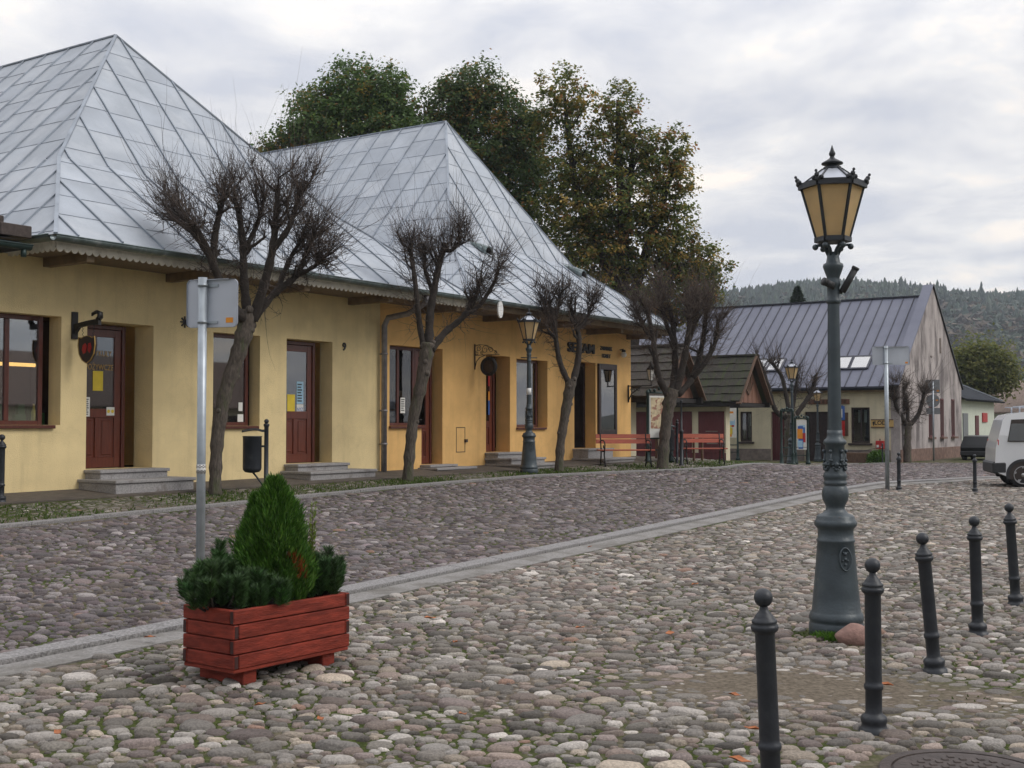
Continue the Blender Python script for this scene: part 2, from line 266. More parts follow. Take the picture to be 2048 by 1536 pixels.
# ------------------------------------------------------------------ mesh building
class MB:
    def __init__(s): s.v = []; s.f = []; s.mi = []; s.sm = []; s.cur = 0; s.smooth = False
    def _add(s, vs, fs):
        o = len(s.v); s.v.extend([tuple(map(float, p)) for p in vs])
        for f in fs: s.f.append([i+o for i in f]); s.mi.append(s.cur); s.sm.append(s.smooth)
    def poly(s, pts): s._add(pts, [list(range(len(pts)))]); return s
    def box(s, x0, x1, y0, y1, z0, z1):
        vs = [(x, y, z) for z in (z0, z1) for y in (y0, y1) for x in (x0, x1)]
        s._add(vs, [(0, 2, 3, 1), (4, 5, 7, 6), (0, 1, 5, 4), (2, 6, 7, 3), (0, 4, 6, 2), (1, 3, 7, 5)]); return s
    def bbox(s, x0, x1, y0, y1, z0, z1, b=.006):
        """box with chamfered edges"""
        X = [x0, x0+b, x1-b, x1]; vs = []; fs = []
        def P(i, j, k):
            return ((x0, x0+b, x1-b, x1)[i], (y0, y0+b, y1-b, y1)[j], (z0, z0+b, z1-b, z1)[k])
        for ax in range(3):
            for sd in (0, 3):
                q = []
                for a, c in ((1, 1), (2, 1), (2, 2), (1, 2)):
                    ix = [0, 0, 0]; ix[ax] = sd; ix[(ax+1) % 3] = a; ix[(ax+2) % 3] = c; q.append(P(*ix))
                if sd == 0: q = q[::-1]
                s._add(q, [(0, 1, 2, 3)])
        for ax in range(3):
            o1, o2 = (ax+1) % 3, (ax+2) % 3
            for a in (0, 3):
                for c in (0, 3):
                    q = []
                    for k, (da, dc) in ((1, (0, 1)), (2, (0, 1)), (2, (1, 0)), (1, (1, 0))):
                        ix = [0, 0, 0]; ix[ax] = k
                        ia = a if da == 0 else (1 if a == 0 else 2); ic = c if dc == 0 else (1 if c == 0 else 2)
                        ix[o1] = ia; ix[o2] = ic; q.append(P(*ix))
                    if (a == 0) != (c == 0): q = q[::-1]
                    s._add(q, [(0, 1, 2, 3)])
        for a in (0, 3):
            for b_ in (0, 3):
                for c in (0, 3):
                    n = lambda i: 1 if i == 0 else 2
                    q = [P(a, n(b_), n(c)), P(n(a), b_, n(c)), P(n(a), n(b_), c)]
                    if (a == 3)+(b_ == 3)+(c == 3) in (0, 2): q = q[::-1]
                    s._add(q, [(0, 1, 2)])
        return s
    def bar(s, p, q, w, h, up=(0, 0, 1)):
        p, q = Vector(p), Vector(q); d = (q-p)
        if d.length < 1e-6: return s
        d.normalize(); up = Vector(up)
        if abs(d.dot(up)) > .98: up = Vector((1, 0, 0))
        sx = d.cross(up).normalized(); sz = sx.cross(d).normalized()
        vs = []
        for o in (p, q):
            for a, b in ((-1, -1), (1, -1), (1, 1), (-1, 1)): vs.append(o+sx*a*w/2+sz*b*h/2)
        s._add(vs, [(0, 1, 2, 3), (7, 6, 5, 4), (0, 4, 5, 1), (1, 5, 6, 2), (2, 6, 7, 3), (3, 7, 4, 0)]); return s
    def tube(s, pts, rad, n=8, cap=True):
        pts = [Vector(p) for p in pts]
        if not hasattr(rad, '__len__'): rad = [rad]*len(pts)
        vs = []; N = None
        for i, p in enumerate(pts):
            d = (pts[min(i+1, len(pts)-1)]-pts[max(i-1, 0)]).normalized()
            if N is None:
                a = Vector((0, 0, 1)) if abs(d.z) < .9 else Vector((1, 0, 0)); N = d.cross(a).normalized()
            else:
                N = (N-d*N.dot(d))
                N = N.normalized() if N.length > 1e-6 else d.orthogonal().normalized()
            B = d.cross(N)
            for k in range(n):
                t = 2*math.pi*k/n; vs.append(p+(N*math.cos(t)+B*math.sin(t))*rad[i])
        fs = []
        for i in range(len(pts)-1):
            for k in range(n):
                a, b = i*n+k, i*n+(k+1) % n; fs.append((a, b, b+n, a+n))
        if cap: fs.append(tuple(range(n))[::-1]); fs.append(tuple(range((len(pts)-1)*n, len(pts)*n)))
        s._add(vs, fs); return s
    def lathe(s, prof, n=24, c=(0, 0, 0), flute=None):
        """prof: list of (r, z)"""
        vs = []; fs = []
        for r, z in prof:
            for k in range(n):
                t = 2*math.pi*k/n; vs.append((c[0]+r*math.cos(t), c[1]+r*math.sin(t), c[2]+z))
        for i in range(len(prof)-1):
            for k in range(n):
                a, b = i*n+k, i*n+(k+1) % n; fs.append((a, b, b+n, a+n))
        fs.append(tuple(range(n))[::-1]); fs.append(tuple(range((len(prof)-1)*n, len(prof)*n)))
        s._add(vs, fs); return s
    def prism(s, pts2, h0, h1, axis='z'):
        """closed outline extruded; axis is the extrusion direction"""
        def P(a, b, h): return {'z': (a, b, h), 'y': (a, h, b), 'x': (h, a, b)}[axis]
        n = len(pts2); vs = [P(a, b, h0) for a, b in pts2]+[P(a, b, h1) for a, b in pts2]
        fs = [tuple(range(n))[::-1], tuple(range(n, 2*n))]+[(i, (i+1) % n, (i+1) % n+n, i+n) for i in range(n)]
        s._add(vs, fs); return s
    def ball(s, c, r, nu=12, nv=8, sc=(1, 1, 1)):
        vs = [(c[0], c[1], c[2]-r*sc[2])]
        for j in range(1, nv):
            p = -math.pi/2+math.pi*j/nv
            for i in range(nu):
                t = 2*math.pi*i/nu; vs.append((c[0]+r*sc[0]*math.cos(p)*math.cos(t), c[1]+r*sc[1]*math.cos(p)*math.sin(t), c[2]+r*sc[2]*math.sin(p)))
        vs.append((c[0], c[1], c[2]+r*sc[2])); fs = []
        for i in range(nu): fs.append((0, 1+(i+1) % nu, 1+i))
        for j in range(nv-2):
            for i in range(nu):
                a = 1+j*nu+i; b = 1+j*nu+(i+1) % nu; fs.append((a, b, b+nu, a+nu))
        L = len(vs)-1; o = 1+(nv-2)*nu
        for i in range(nu): fs.append((o+i, o+(i+1) % nu, L))
        s._add(vs, fs); return s
    def build(s, name, mats, parent=None, off=None, loc=None):
        if not isinstance(mats, (list, tuple)): mats = [mats]
        me = bpy.data.meshes.new(name)
        v = s.v if off is None else [(a-off[0], b-off[1], c-off[2]) for a, b, c in s.v]
        me.from_pydata(v, [], s.f)
        for m in mats: me.materials.append(m)
        me.polygons.foreach_set('material_index', s.mi); me.polygons.foreach_set('use_smooth', s.sm)
        me.update()
        o = bpy.data.objects.new(name, me); COL.objects.link(o)
        if parent: o.parent = parent
        if loc is not None: o.location = loc
        return o

def arr(name, v, f, mats, tint=None, parent=None, smooth=True, mi=None, loc=None):
    """numpy mesh: v (N,3), f (M,k)"""
    v = np.ascontiguousarray(v, np.float32); f = np.ascontiguousarray(f, np.int32)
    me = bpy.data.meshes.new(name); k = f.shape[1]
    me.vertices.add(len(v)); me.vertices.foreach_set('co', v.ravel())
    me.loops.add(f.size); me.loops.foreach_set('vertex_index', f.ravel())
    me.polygons.add(len(f)); me.polygons.foreach_set('loop_start', np.arange(0, f.size, k, dtype=np.int32))
    try: me.polygons.foreach_set('loop_total', np.full(len(f), k, np.int32))
    except Exception: pass
    me.polygons.foreach_set('use_smooth', np.full(len(f), smooth, bool))
    if mi is not None: me.polygons.foreach_set('material_index', mi.astype(np.int32))
    for m in (mats if isinstance(mats, (list, tuple)) else [mats]): me.materials.append(m)
    if tint is not None:
        a = me.attributes.new('tint', 'FLOAT_COLOR', 'POINT')
        t = np.ones((len(v), 4), np.float32); t[:, :3] = tint; a.data.foreach_set('color', t.ravel())
    me.update(calc_edges=True)
    o = bpy.data.objects.new(name, me); COL.objects.link(o)
    if parent: o.parent = parent
    if loc is not None: o.location = loc
    return o

def thing(name, label, cat, loc=(0, 0, 0), rotz=0., group=None):
    o = bpy.data.objects.new(name, None); COL.objects.link(o); o.location = tuple(map(float, loc)); o.rotation_euler = (0, 0, rotz)
    o.empty_display_size = .2
    return tag(o, label, cat, group)
def tag(o, label, cat, group=None):
    o['label'] = label; o['category'] = cat
    if group: o['group'] = group
    return o
def struct(o, kind='structure'): o['kind'] = kind; return o

_fonttmp = []
def text_mesh(txt, size, ext=.004, bold=0.):
    cu = bpy.data.curves.new('t', 'FONT'); cu.body = txt; cu.size = size; cu.extrude = ext; cu.align_x = 'CENTER'; cu.align_y = 'CENTER'; cu.resolution_u = 3; cu.offset = bold
    ob = bpy.data.objects.new('t', cu); COL.objects.link(ob)
    dg = bpy.context.evaluated_depsgraph_get(); dg.update()
    me = bpy.data.meshes.new_from_object(ob.evaluated_get(dg))
    bpy.data.objects.remove(ob); bpy.data.curves.remove(cu)
    me.materials.clear()
    return me
def put_text(txt, size, m, parent, mw, name='lettering', ext=.004, bold=0., sx=1.):
    me = text_mesh(txt, size, ext, bold); me.name = name
    me.transform(Matrix.Diagonal((sx, 1, 1, 1))); me.transform(mw); me.materials.append(m)
    o = bpy.data.objects.new(name, me); COL.objects.link(o); o.parent = parent; return o
# text standing on the facade (local frame x=u, y=inward, z=up) and read from outside
def TF(x, y, z): return Matrix.Translation((x, y, z)) @ Matrix.Rotation(math.pi/2, 4, 'X')

# ================================================================== GROUND
KERB_PX = [(0, 1058), (430, 1015), (800, 977), (1060, 955), (1300, 944), (1450, 938), (1650, 931), (1790, 927)]
kk = [gnd(*p)[1:] for p in KERB_PX]
kk = [(-6, 4.4)]+kk+[(kk[-1][0]+4, kk[-1][1])]
KU = np.array([k[0] for k in kk]); KN = np.array([k[1] for k in kk])
def kerb_n(u): return np.interp(u, KU, KN)
GU = np.array([-6, 4.77, 8.46, 25.6, 30.2, 36.7, 43, 56]); GN = np.array([9.95, 9.16, 8.90, 7.56, 7.47, 8.3, 9.7, 13.5])
def gut_n(u): return np.interp(u, GU, GN)
WALK = 1.12       # width of the asphalt walk

def soil_material():
    m = bpy.data.materials.new('sandy_mossy_soil'); m.use_nodes = True
    t = m.node_tree; b = t.nodes['Principled BSDF']; L = t.links.new; b.inputs['Roughness'].default_value = .95; b.inputs['Specular IOR Level'].default_value = .15
    co = t.nodes.new('ShaderNodeTexCoord')
    def noise(sc, d=6, r=.6):
        n = t.nodes.new('ShaderNodeTexNoise'); n.inputs['Scale'].default_value = sc; n.inputs['Detail'].default_value = d; n.inputs['Roughness'].default_value = r; L(co.outputs['Object'], n.inputs['Vector']); return n
    a = noise(30); r = t.nodes.new('ShaderNodeValToRGB'); L(a.outputs[0], r.inputs[0])
    r.color_ramp.elements[0].position = .3; r.color_ramp.elements[0].color = (.075, .060, .044, 1); r.color_ramp.elements[1].position = .7; r.color_ramp.elements[1].color = (.20, .168, .130, 1)
    mp = t.nodes.new('ShaderNodeMapping'); mp.inputs['Location'].default_value = (1.7, 9.2, 0); L(co.outputs['Object'], mp.inputs[0]); g = noise(.75, 8, .65); L(mp.outputs[0], g.inputs['Vector']); mr = t.nodes.new('ShaderNodeMapRange'); L(g.outputs[0], mr.inputs[0]); mr.inputs[1].default_value = .44; mr.inputs[2].default_value = .54
    g2 = noise(45, 3); r2 = t.nodes.new('ShaderNodeValToRGB'); L(g2.outputs[0], r2.inputs[0])
    r2.color_ramp.elements[0].position = .35; r2.color_ramp.elements[0].color = (.026, .036, .008, 1); r2.color_ramp.elements[1].position = .7; r2.color_ramp.elements[1].color = (.085, .105, .026, 1)
    ds = t.nodes.new('ShaderNodeVectorMath'); ds.operation = 'DISTANCE'; L(co.outputs['Object'], ds.inputs[0]); ds.inputs[1].default_value = (1.7, 7.4, 0)   # trodden sand, no moss
    dm = t.nodes.new('ShaderNodeMapRange'); L(ds.outputs['Value'], dm.inputs[0]); dm.inputs[1].default_value = .7; dm.inputs[2].default_value = 1.25
    d2 = t.nodes.new('ShaderNodeVectorMath'); d2.operation = 'DISTANCE'; L(co.outputs['Object'], d2.inputs[0]); d2.inputs[1].default_value = (-1.75, 7.0, 0)   # damp ground by the planter
    e2 = t.nodes.new('ShaderNodeMapRange'); L(d2.outputs['Value'], e2.inputs[0]); e2.inputs[1].default_value = .5; e2.inputs[2].default_value = 1.5; e2.inputs[3].default_value = .14; e2.inputs[4].default_value = 0
    a2 = t.nodes.new('ShaderNodeMath'); a2.operation = 'ADD'; L(g.outputs[0], a2.inputs[0]); L(e2.outputs[0], a2.inputs[1]); L(a2.outputs[0], mr.inputs[0])
    mu = t.nodes.new('ShaderNodeMath'); mu.operation = 'MULTIPLY'; L(mr.outputs[0], mu.inputs[0]); L(dm.outputs[0], mu.inputs[1])
    mi = t.nodes.new('ShaderNodeMix'); mi.data_type = 'RGBA'; L(mu.outputs[0], mi.inputs[0]); L(r.outputs[0], mi.inputs[6]); L(r2.outputs[0], mi.inputs[7]); L(mi.outputs[2], b.inputs['Base Color'])
    bp = t.nodes.new('ShaderNodeBump'); bp.inputs['Strength'].default_value = .7; bp.inputs['Distance'].default_value = .02; L(a.outputs[0], bp.inputs['Height']); L(bp.outputs[0], b.inputs['Normal'])
    return m
M['soil'] = soil_material()

us = np.concatenate([[-250, -120, -80, -40, -20], np.arange(-10, 62, 1.), [70, 85, 110, 160, 240, 400, 700, 1000]])
ns = np.concatenate([[-700, -400, -200, -80, -40, -30, -20, -10, -6, -4], np.arange(-2, 21, .5), [25, 32, 45, 70, 120, 240, 450, 700]])
gu, gn = np.meshgrid(us, ns, indexing='ij')
P = UV[None, None, :]*gu[..., None]+NV[None, None, :]*(gn[..., None]-16.4)
P[..., 2] = zf(gu, gn)+.007
nu_, nn_ = gu.shape
idx = np.arange(nu_*nn_).reshape(nu_, nn_)
fa = np.stack([idx[:-1, :-1], idx[:-1, 1:], idx[1:, 1:], idx[1:, :-1]], -1).reshape(-1, 4)[:, ::-1]
struct(arr('ground', P.reshape(-1, 3), fa, M['soil']))

def strip(name, n0f, n1f, u0, u1, dz, m, du=.5, th=0.):
    uu = np.arange(u0, u1+1e-6, du); A = [W(u, n0f(u), float(zf(u, n0f(u)))+dz) for u in uu]; B = [W(u, n1f(u), float(zf(u, n1f(u)))+dz) for u in uu]
    b = MB()
    for i in range(len(uu)-1):
        b.poly([A[i], A[i+1], B[i+1], B[i]][::-1])
    if th:
        dn = np.array([0, 0, th])
        for i in range(len(uu)-1):
            b.poly([B[i], B[i+1], B[i+1]-dn, B[i]-dn]); b.poly([A[i+1], A[i], A[i]-dn, A[i+1]-dn])
    return struct(b.build(name, m))
strip('asphalt_walk', lambda u: -.02, lambda u: WALK, 2, 31.2, .03, M['asphalt'], th=.06)
strip('gutter_band', lambda u: gut_n(u)+.02, lambda u: gut_n(u)+.33, -6, 55, .018, M['concrete'], th=.06)

def kerbstones(name, nf, w, u0, u1, dz, Ls, m):
    b = MB(); u = u0
    while u < u1:
        L = Ls*random.uniform(.85, 1.15); ue = min(u1, u+L-.012)
        z = random.uniform(-.004, .004)+dz
        q = []
        for (uu, o) in ((u, 0), (ue, 0), (ue, w), (u, w)): nn = float(nf(uu))+o; q.append(W(uu, nn, float(zf(uu, nn))+z))
        ctr = sum(q)/4; ch = [p+(ctr-p)/np.linalg.norm(ctr-p)*.014 for p in q]
        low = [p-np.array([0, 0, .012]) for p in q]; bot = [p-np.array([0, 0, .12]) for p in q]
        b.poly(ch[::-1] if False else [ch[0], ch[3], ch[2], ch[1]])
        for i in range(4):
            j = (i+1) % 4
            b.poly([low[j], low[i], ch[i], ch[j]][::-1]); b.poly([bot[j], bot[i], low[i], low[j]][::-1])
        u += L
    return struct(b.build(name, m))
kerbstones('gutter_kerb', lambda u: gut_n(u)-.22, .20, -6, 55, .045, 1.0, M['granite'])
kerbstones('verge_kerb', lambda u: kerb_n(u)-.10, .12, -6, float(KU[-2]), .05, 1.0, M['granite'])

# ---------------- cobblestones: every stone modelled, snug to its neighbours
def cobbles():
    SQ = .70
    def wedge(D0, D1, sp, ext):
        pts = []
        rows = int((D1-D0)/(sp*.866))
        for j in range(rows):
            y = D0+j*sp*.866; h = (.47*y+ext)*SQ
            n = int(2*h/sp); x = -h+(np.arange(n)+.5*(j % 2))*sp
            pts.append(np.stack([x, np.full(n, y)], 1))
        return np.concatenate(pts)
    P3_ = []; R3_ = []
    for D0, D1, sp in ((3.0, 14.5, .076), (14.5, 27, .090), (27, 50, .118)):
        q = wedge(D0, D1, sp, 2.4); q += rng.uniform(-.45, .45, q.shape)*sp; P3_.append(q)
        R3_.append(np.clip(sp*np.exp(rng.normal(-.78, .46, len(q))), sp*.22, .115))
    p = np.concatenate(P3_); r = np.concatenate(R3_)
    real = lambda q: q/np.array([SQ, 1.])
    u = real(p)@UV[:2]; n = real(p)@NV[:2]+16.4
    ok = (n > WALK-.1) & (u < 57); ok &= ~((u > 51.2) & (n < 1.9)); ok &= (u < 31.3) | (n > -.8)
    ok |= (u > 31.3) & (u < 51.2) & (n > -1.5)
    p = p[ok]; r = r[ok]
    def neigh(p, K):
        cell = .21; q = np.floor(p/cell).astype(int); q -= q.min(0); nx, ny = q.max(0)+3; cid = (q[:, 0]+1)*ny+q[:, 1]+1
        order = np.argsort(cid, kind='stable'); cs = cid[order]; cap = 24
        start = np.searchsorted(cs, np.arange(nx*ny)); cnt = np.searchsorted(cs, np.arange(nx*ny), 'right')-start
        tab = np.full((nx*ny, cap), -1); rank = np.arange(len(p))-start[cs]; k = rank < cap; tab[cs[k], rank[k]] = order[k]
        cand = np.concatenate([tab[cid+dx*ny+dy] for dx in (-1, 0, 1) for dy in (-1, 0, 1)], 1)
        d = np.linalg.norm(p[np.maximum(cand, 0)]-p[:, None, :], axis=2); d[(cand < 0) | (cand == np.arange(len(p))[:, None])] = 9
        o = np.argpartition(d, K, 1)[:, :K]
        return np.take_along_axis(cand, o, 1), np.take_along_axis(d, o, 1)
    for it in range(15):
        if it % 5 == 0: nb, _ = neigh(p, 14)
        v = p[:, None, :]-p[np.maximum(nb, 0)]; d = np.maximum(np.linalg.norm(v, axis=2), 1e-4); d[nb < 0] = 9
        ov = np.maximum((r[:, None]+r[np.maximum(nb, 0)])-d, 0)
        p = p+(v/d[..., None]*ov[..., None]*.28).sum(1)
    nb, d = neigh(p, 16)
    u = real(p)@UV[:2]; n = real(p)@NV[:2]+16.4
    g = gut_n(u); k = kerb_n(u)
    keep = (np.abs(n-(g+.055)) > .315) & (np.abs(n-(k-.04)) > .13) & (n > np.where(u < 31.2, WALK+.05, -1.4))
    # holes for things set in the paving
    def hole(x, y, rad):
        nonlocal keep
        keep &= np.linalg.norm(real(p)-np.array([x, y]), axis=1) > rad
    for x, y, rad in HOLES: hole(x, y, rad)
    region = np.where(n > g, 0, np.where(n > k, 1, 2))
    ids = np.nonzero(keep)[0]
    D = p[:, 1]
    pal0 = np.array([[.30, .285, .265], [.37, .355, .335], [.24, .228, .21], [.19, .178, .16], [.27, .225, .20], [.30, .245, .215], [.22, .185, .175], [.45, .43, .405], [.33, .29, .24], [.16, .148, .132], [.28, .265, .235]])
    pal1 = np.array([[.22, .205, .205], [.27, .25, .25], [.17, .155, .158], [.21, .175, .18], [.24, .20, .19], [.31, .295, .285], [.19, .165, .145], [.15, .13, .13]])
    pal2 = np.array([[.27, .255, .225], [.23, .22, .195], [.31, .295, .26], [.20, .19, .16], [.25, .22, .185]])
    for reg, pal, nm in ((0, pal0, 'square_cobblestones'), (1, pal1, 'road_cobblestones'), (2, pal2, 'verge_cobblestones')):
        V = []; Fq = []; Ft = []; T = []; base = 0
        for lo, hi, na, rings in ((0, 8.5, 14, [(1.0, -1.), (.95, .46), (.78, .88), (.42, 1.0)]), (8.5, 15, 11, [(1.0, -1.), (.92, .52), (.62, .96)]), (15, 27, 9, [(1.0, -1.), (.84, .6)]), (27, 60, 7, [(1., -.6), (.74, .85)])):
            s = ids[(region[ids] == reg) & (D[ids] >= lo) & (D[ids] < hi)]
            if not len(s): continue
            m = len(s); th = np.arange(na)*2*np.pi/na+rng.uniform(0, 1, (m, 1))
            vec = p[np.maximum(nb[s], 0)]-p[s][:, None, :]; dd = d[s]; ang = np.arctan2(vec[..., 1], vec[..., 0])
            frac = r[s][:, None]/(r[s][:, None]+r[np.maximum(nb[s], 0)])
            lim = np.maximum(dd*frac-(.0055 if reg == 0 else .005), .009)
            cs = np.cos(th[:, :, None]-ang[:, None, :])
            rr = np.where(cs > .12, lim[:, None, :]/np.maximum(cs, .12), 9.)
            own = r[s]*np.exp(rng.normal(.06, .10, m))
            # the stone's own rounded, somewhat long outline
            asp = rng.uniform(.62, 1.0, m); pa = rng.normal(0, .6, m)
            ell = own[:, None]/np.sqrt(np.cos(th-pa[:, None])**2*asp[:, None]+np.sin(th-pa[:, None])**2/asp[:, None])
            ell *= 1+.07*np.sin(2*th+rng.uniform(0, 6, (m, 1)))+.05*np.sin(3*th+rng.uniform(0, 6, (m, 1)))
            R = ((rr**-7).sum(2)+ell**-7)**(-1/7.)
            h = np.clip(.22*r[s]+rng.normal(.013, .005, m), .010, .036)*(.55 if reg == 2 else 1.)
            # patches where sand has washed over the stones
            un, nn2 = u[s], n[s]
            q_ = real(p[s]); sand = np.clip(np.exp(-(((q_-np.array([1.55, 7.45]))/np.array([.85, .42]))**2).sum(1))+.6*np.exp(-(((q_-np.array([2.6, 7.0]))/np.array([.9, .5]))**2).sum(1)), 0, 1)
            h = h*(1-.85*sand)-.006*sand
            tx, ty = rng.normal(0, .10, m), rng.normal(0, .10, m)
            zb = zf(un, nn2)
            allv = []
            for f, zz in rings:
                rad = R*f
                x = rad*np.cos(th); y = rad*np.sin(th)
                z = h[:, None]*zz+(x*tx[:, None]+y*ty[:, None])*(zz > 0) if zz > 0 else np.full_like(x, -.03)
                bump = 1+.05*np.sin(3*th+5*f+rng.uniform(0, 6, (m, 1))) if zz > 0 else 1
                allv.append(np.stack([(p[s][:, :1]+x)/SQ, p[s][:, 1:2]+y, zb[:, None]+z*bump], -1))
            c = np.stack([p[s][:, 0]/SQ, p[s][:, 1], zb+h], -1)[:, None, :]
            vv = np.concatenate(allv+[c], 1); nv = vv.shape[1]; nr = len(rings)
            f4 = []; f3 = []
            for a in range(nr-1):
                for q in range(na): f4.append((a*na+q, a*na+(q+1) % na, (a+1)*na+(q+1) % na, (a+1)*na+q))
            for q in range(na): f3.append(((nr-1)*na+q, (nr-1)*na+(q+1) % na, nr*na))
            offs = base+np.arange(m)[:, None, None]*nv
            Fq.append((np.array(f4)[None]+offs).reshape(-1, 4)); Ft.append((np.array(f3)[None]+offs).reshape(-1, 3))
            V.append(vv.reshape(-1, 3)); base += m*nv
            col = pal[rng.integers(0, len(pal), m)]*np.exp(rng.normal(-.30 if reg == 0 else -.48, .28, (m, 1)))
            col = col*(np.array([1.03, .99, .965]) if reg != 1 else np.array([1.03, .975, .99])); rare = rng.uniform(0, 1, m) < .003; col[rare] = np.array([.26, .165, .125])
            T.append(np.repeat(col, nv, 0))
        V = np.concatenate(V); T = np.concatenate(T); Fq = np.concatenate(Fq); Ft = np.concatenate(Ft)
        # triangles stored as triangulated quads keep one face size
        tri = np.concatenate([Fq[:, [0, 1, 2]], Fq[:, [0, 2, 3]], Ft])
        struct(arr(nm, V, tri, M['stone'], T))

LAMP_XY = (2.474, 9.208)
HOLES = [(LAMP_XY[0], LAMP_XY[1], .27), (2.62, 6.02, .50), (2.49, 8.79, .13)]
MAN_XY = (2.07, 5.47); HOLES[1] = (MAN_XY[0], MAN_XY[1], .46)
cobbles()

# ---------------- grass
def blades(name, pts, zs, hmin, hmax, cols, w=.005):
    m = len(pts); a = rng.uniform(0, 6.28, m); h = rng.uniform(hmin, hmax, m); lx = rng.normal(0, .45, (m, 2))*h[:, None]
    wx = np.stack([np.cos(a), np.sin(a)], 1)*(w*(.6+h/hmax))[:, None]
    b0 = np.concatenate([pts-wx, zs[:, None]], 1); b1 = np.concatenate([pts+wx, zs[:, None]], 1)
    m0 = np.concatenate([pts+lx*.4-wx*.7, (zs+h*.6)[:, None]], 1); m1 = np.concatenate([pts+lx*.4+wx*.7, (zs+h*.6)[:, None]], 1)
    t = np.concatenate([pts+lx, (zs+h)[:, None]], 1)
    V = np.stack([b0, b1, m1, m0, t], 1).reshape(-1, 3); o = (np.arange(m)*5)[:, None]
    f = np.concatenate([o+[0, 1, 2], o+[0, 2, 3], o+[3, 2, 4]])
    c = cols[rng.integers(0, len(cols), m)]*rng.uniform(.7, 1.3, (m, 1))
    return struct(arr(name, V, f, M['leaf'], np.repeat(c, 5, 0)), 'stuff')
gcol = np.array([[.07, .13, .02], [.09, .15, .028], [.12, .16, .04], [.055, .10, .018]])
U_ = rng.uniform(3, 50, 34000); w_ = rng.beta(1.3, 1.0, len(U_)); N_ = WALK+.1+(kerb_n(U_)-.15-WALK-.1)*w_
patch = np.sin(U_*2.1)+np.sin(U_*.77+1)+np.sin(N_*5+U_*1.3)*.7
tr_u = np.array([13.6, 18.7, 24.1, 28.2, 22.9, 31, 36, 41])
near = np.exp(-((U_[:, None]-tr_u)/1.1)**2).sum(1)
kp = rng.uniform(-1.2, 2.2, len(U_)) < patch*.55+near*1.7-.55
U_, N_ = U_[kp], N_[kp]; XY = (UV[None]*U_[:, None]+NV[None]*(N_[:, None]-16.4))[:, :2]
blades('verge_grass', XY, zf(U_, N_)-.01, .03, .085, gcol, .008)
# little tufts in the joints of the square, thick near the planter and the lamp
PL = np.array([-1.55, 7.85])
pts = [rng.normal(0, 1, (1600, 2))*np.array([.55, .5])+PL, rng.normal(0, 1, (700, 2))*.22+np.array(LAMP_XY)+np.array([-.1, -.22]), rng.normal(0, 1, (260, 2))*.34+np.array([2.5, 6.0]),
       rng.normal(0, 1, (160, 2))*np.array([.5, .3])+np.array([3.1, 7.5])]
cl = np.concatenate([rng.uniform(-1, 1, (170, 2))*np.array([4.2, 3.2])+np.array([0, 8.5]), rng.normal(0, 1, (60, 2))*np.array([.9, .5])+np.array([-1.6, 6.9])])
pts += [rng.normal(0, 1, (14, 2))*.06+c for c in cl]
XY = np.concatenate(pts); n_ = XY@NV[:2]+16.4; u_ = XY@UV[:2]
ok = (n_ > gut_n(u_)+.6) & (np.linalg.norm((XY-np.array([1.65, 7.4]))/np.array([1.1, .6]), axis=1) > 1) & (np.linalg.norm(XY-np.array(LAMP_XY), axis=1) > .21)
blades('joint_grass', XY[ok], np.zeros(ok.sum())-.01, .012, .035, np.array([[.05, .075, .012], [.08, .10, .02], [.04, .06, .012]]), .006)
wl = rng.normal(0, 1, (260, 2))*np.array([.055, .035])+np.array([LAMP_XY[0]-.13, LAMP_XY[1]-.235])
o = blades('weed', wl, np.zeros(len(wl)), .03, .075, np.array([[.07, .16, .015], [.06, .13, .02]]), .011); tag(o, 'small bright green weed at the foot of the nearest lamp post', 'weed')

# ================================================================== SHOP BUILDINGS (local frame: x along the street, y inward, z up)
class Frame:
    def __init__(s, name, label, cat, u0, n0=0., z0=0., group=None):
        s.off = (u0, -n0, z0); s.root = thing(name, label, cat, W(u0, n0, z0), ROT, group)
    def part(s, b, name, mats, parent=None): return b.build(name, mats, parent or s.root, off=s.off)
    def text(s, txt, size, m, u, y, z, parent=None, **k):
        return put_text(txt, size, m, parent or s.root, TF(u-s.off[0], y-s.off[1], z-s.off[2]), **k)

def wall_mesh(u0, u1, z0, z1, ops, depth=9.0):
    """front with openings (a, b, lo, hi, recess), reveals, side and back walls"""
    b = MB()
    xs = sorted({u0, u1, *[o[0] for o in ops], *[o[1] for o in ops]}); zs = sorted({z0, z1, *[o[2] for o in ops], *[o[3] for o in ops]})
    for i in range(len(xs)-1):
        for j in range(len(zs)-1):
            cx, cz = (xs[i]+xs[i+1])/2, (zs[j]+zs[j+1])/2
            if any(o[0] < cx < o[1] and o[2] < cz < o[3] for o in ops): continue
            b.poly([(xs[i], 0, zs[j]), (xs[i+1], 0, zs[j]), (xs[i+1], 0, zs[j+1]), (xs[i], 0, zs[j+1])])
    for a, c, lo, hi, r in ops:
        r2 = r+.10
        share_l = any(abs(o[1]-a) < 1e-4 for o in ops); share_r = any(abs(o[0]-c) < 1e-4 for o in ops)
        if not share_l: b.poly([(a, 0, lo), (a, 0, hi), (a, r2, hi), (a, r2, lo)])
        if not share_r: b.poly([(c, 0, hi), (c, 0, lo), (c, r2, lo), (c, r2, hi)])
        b.poly([(a, 0, hi), (c, 0, hi), (c, r2, hi), (a, r2, hi)]); b.poly([(a, 0, lo), (a, r2, lo), (c, r2, lo), (c, 0, lo)])
    b.poly([(u0, 0, z1), (u0, depth, z1), (u0, depth, z0), (u0, 0, z0)][::-1]); b.poly([(u1, 0, z0), (u1, depth, z0), (u1, depth, z1), (u1, 0, z1)])
    b.poly([(u1, depth, z0), (u0, depth, z0), (u0, depth, z1), (u1, depth, z1)])
    return b

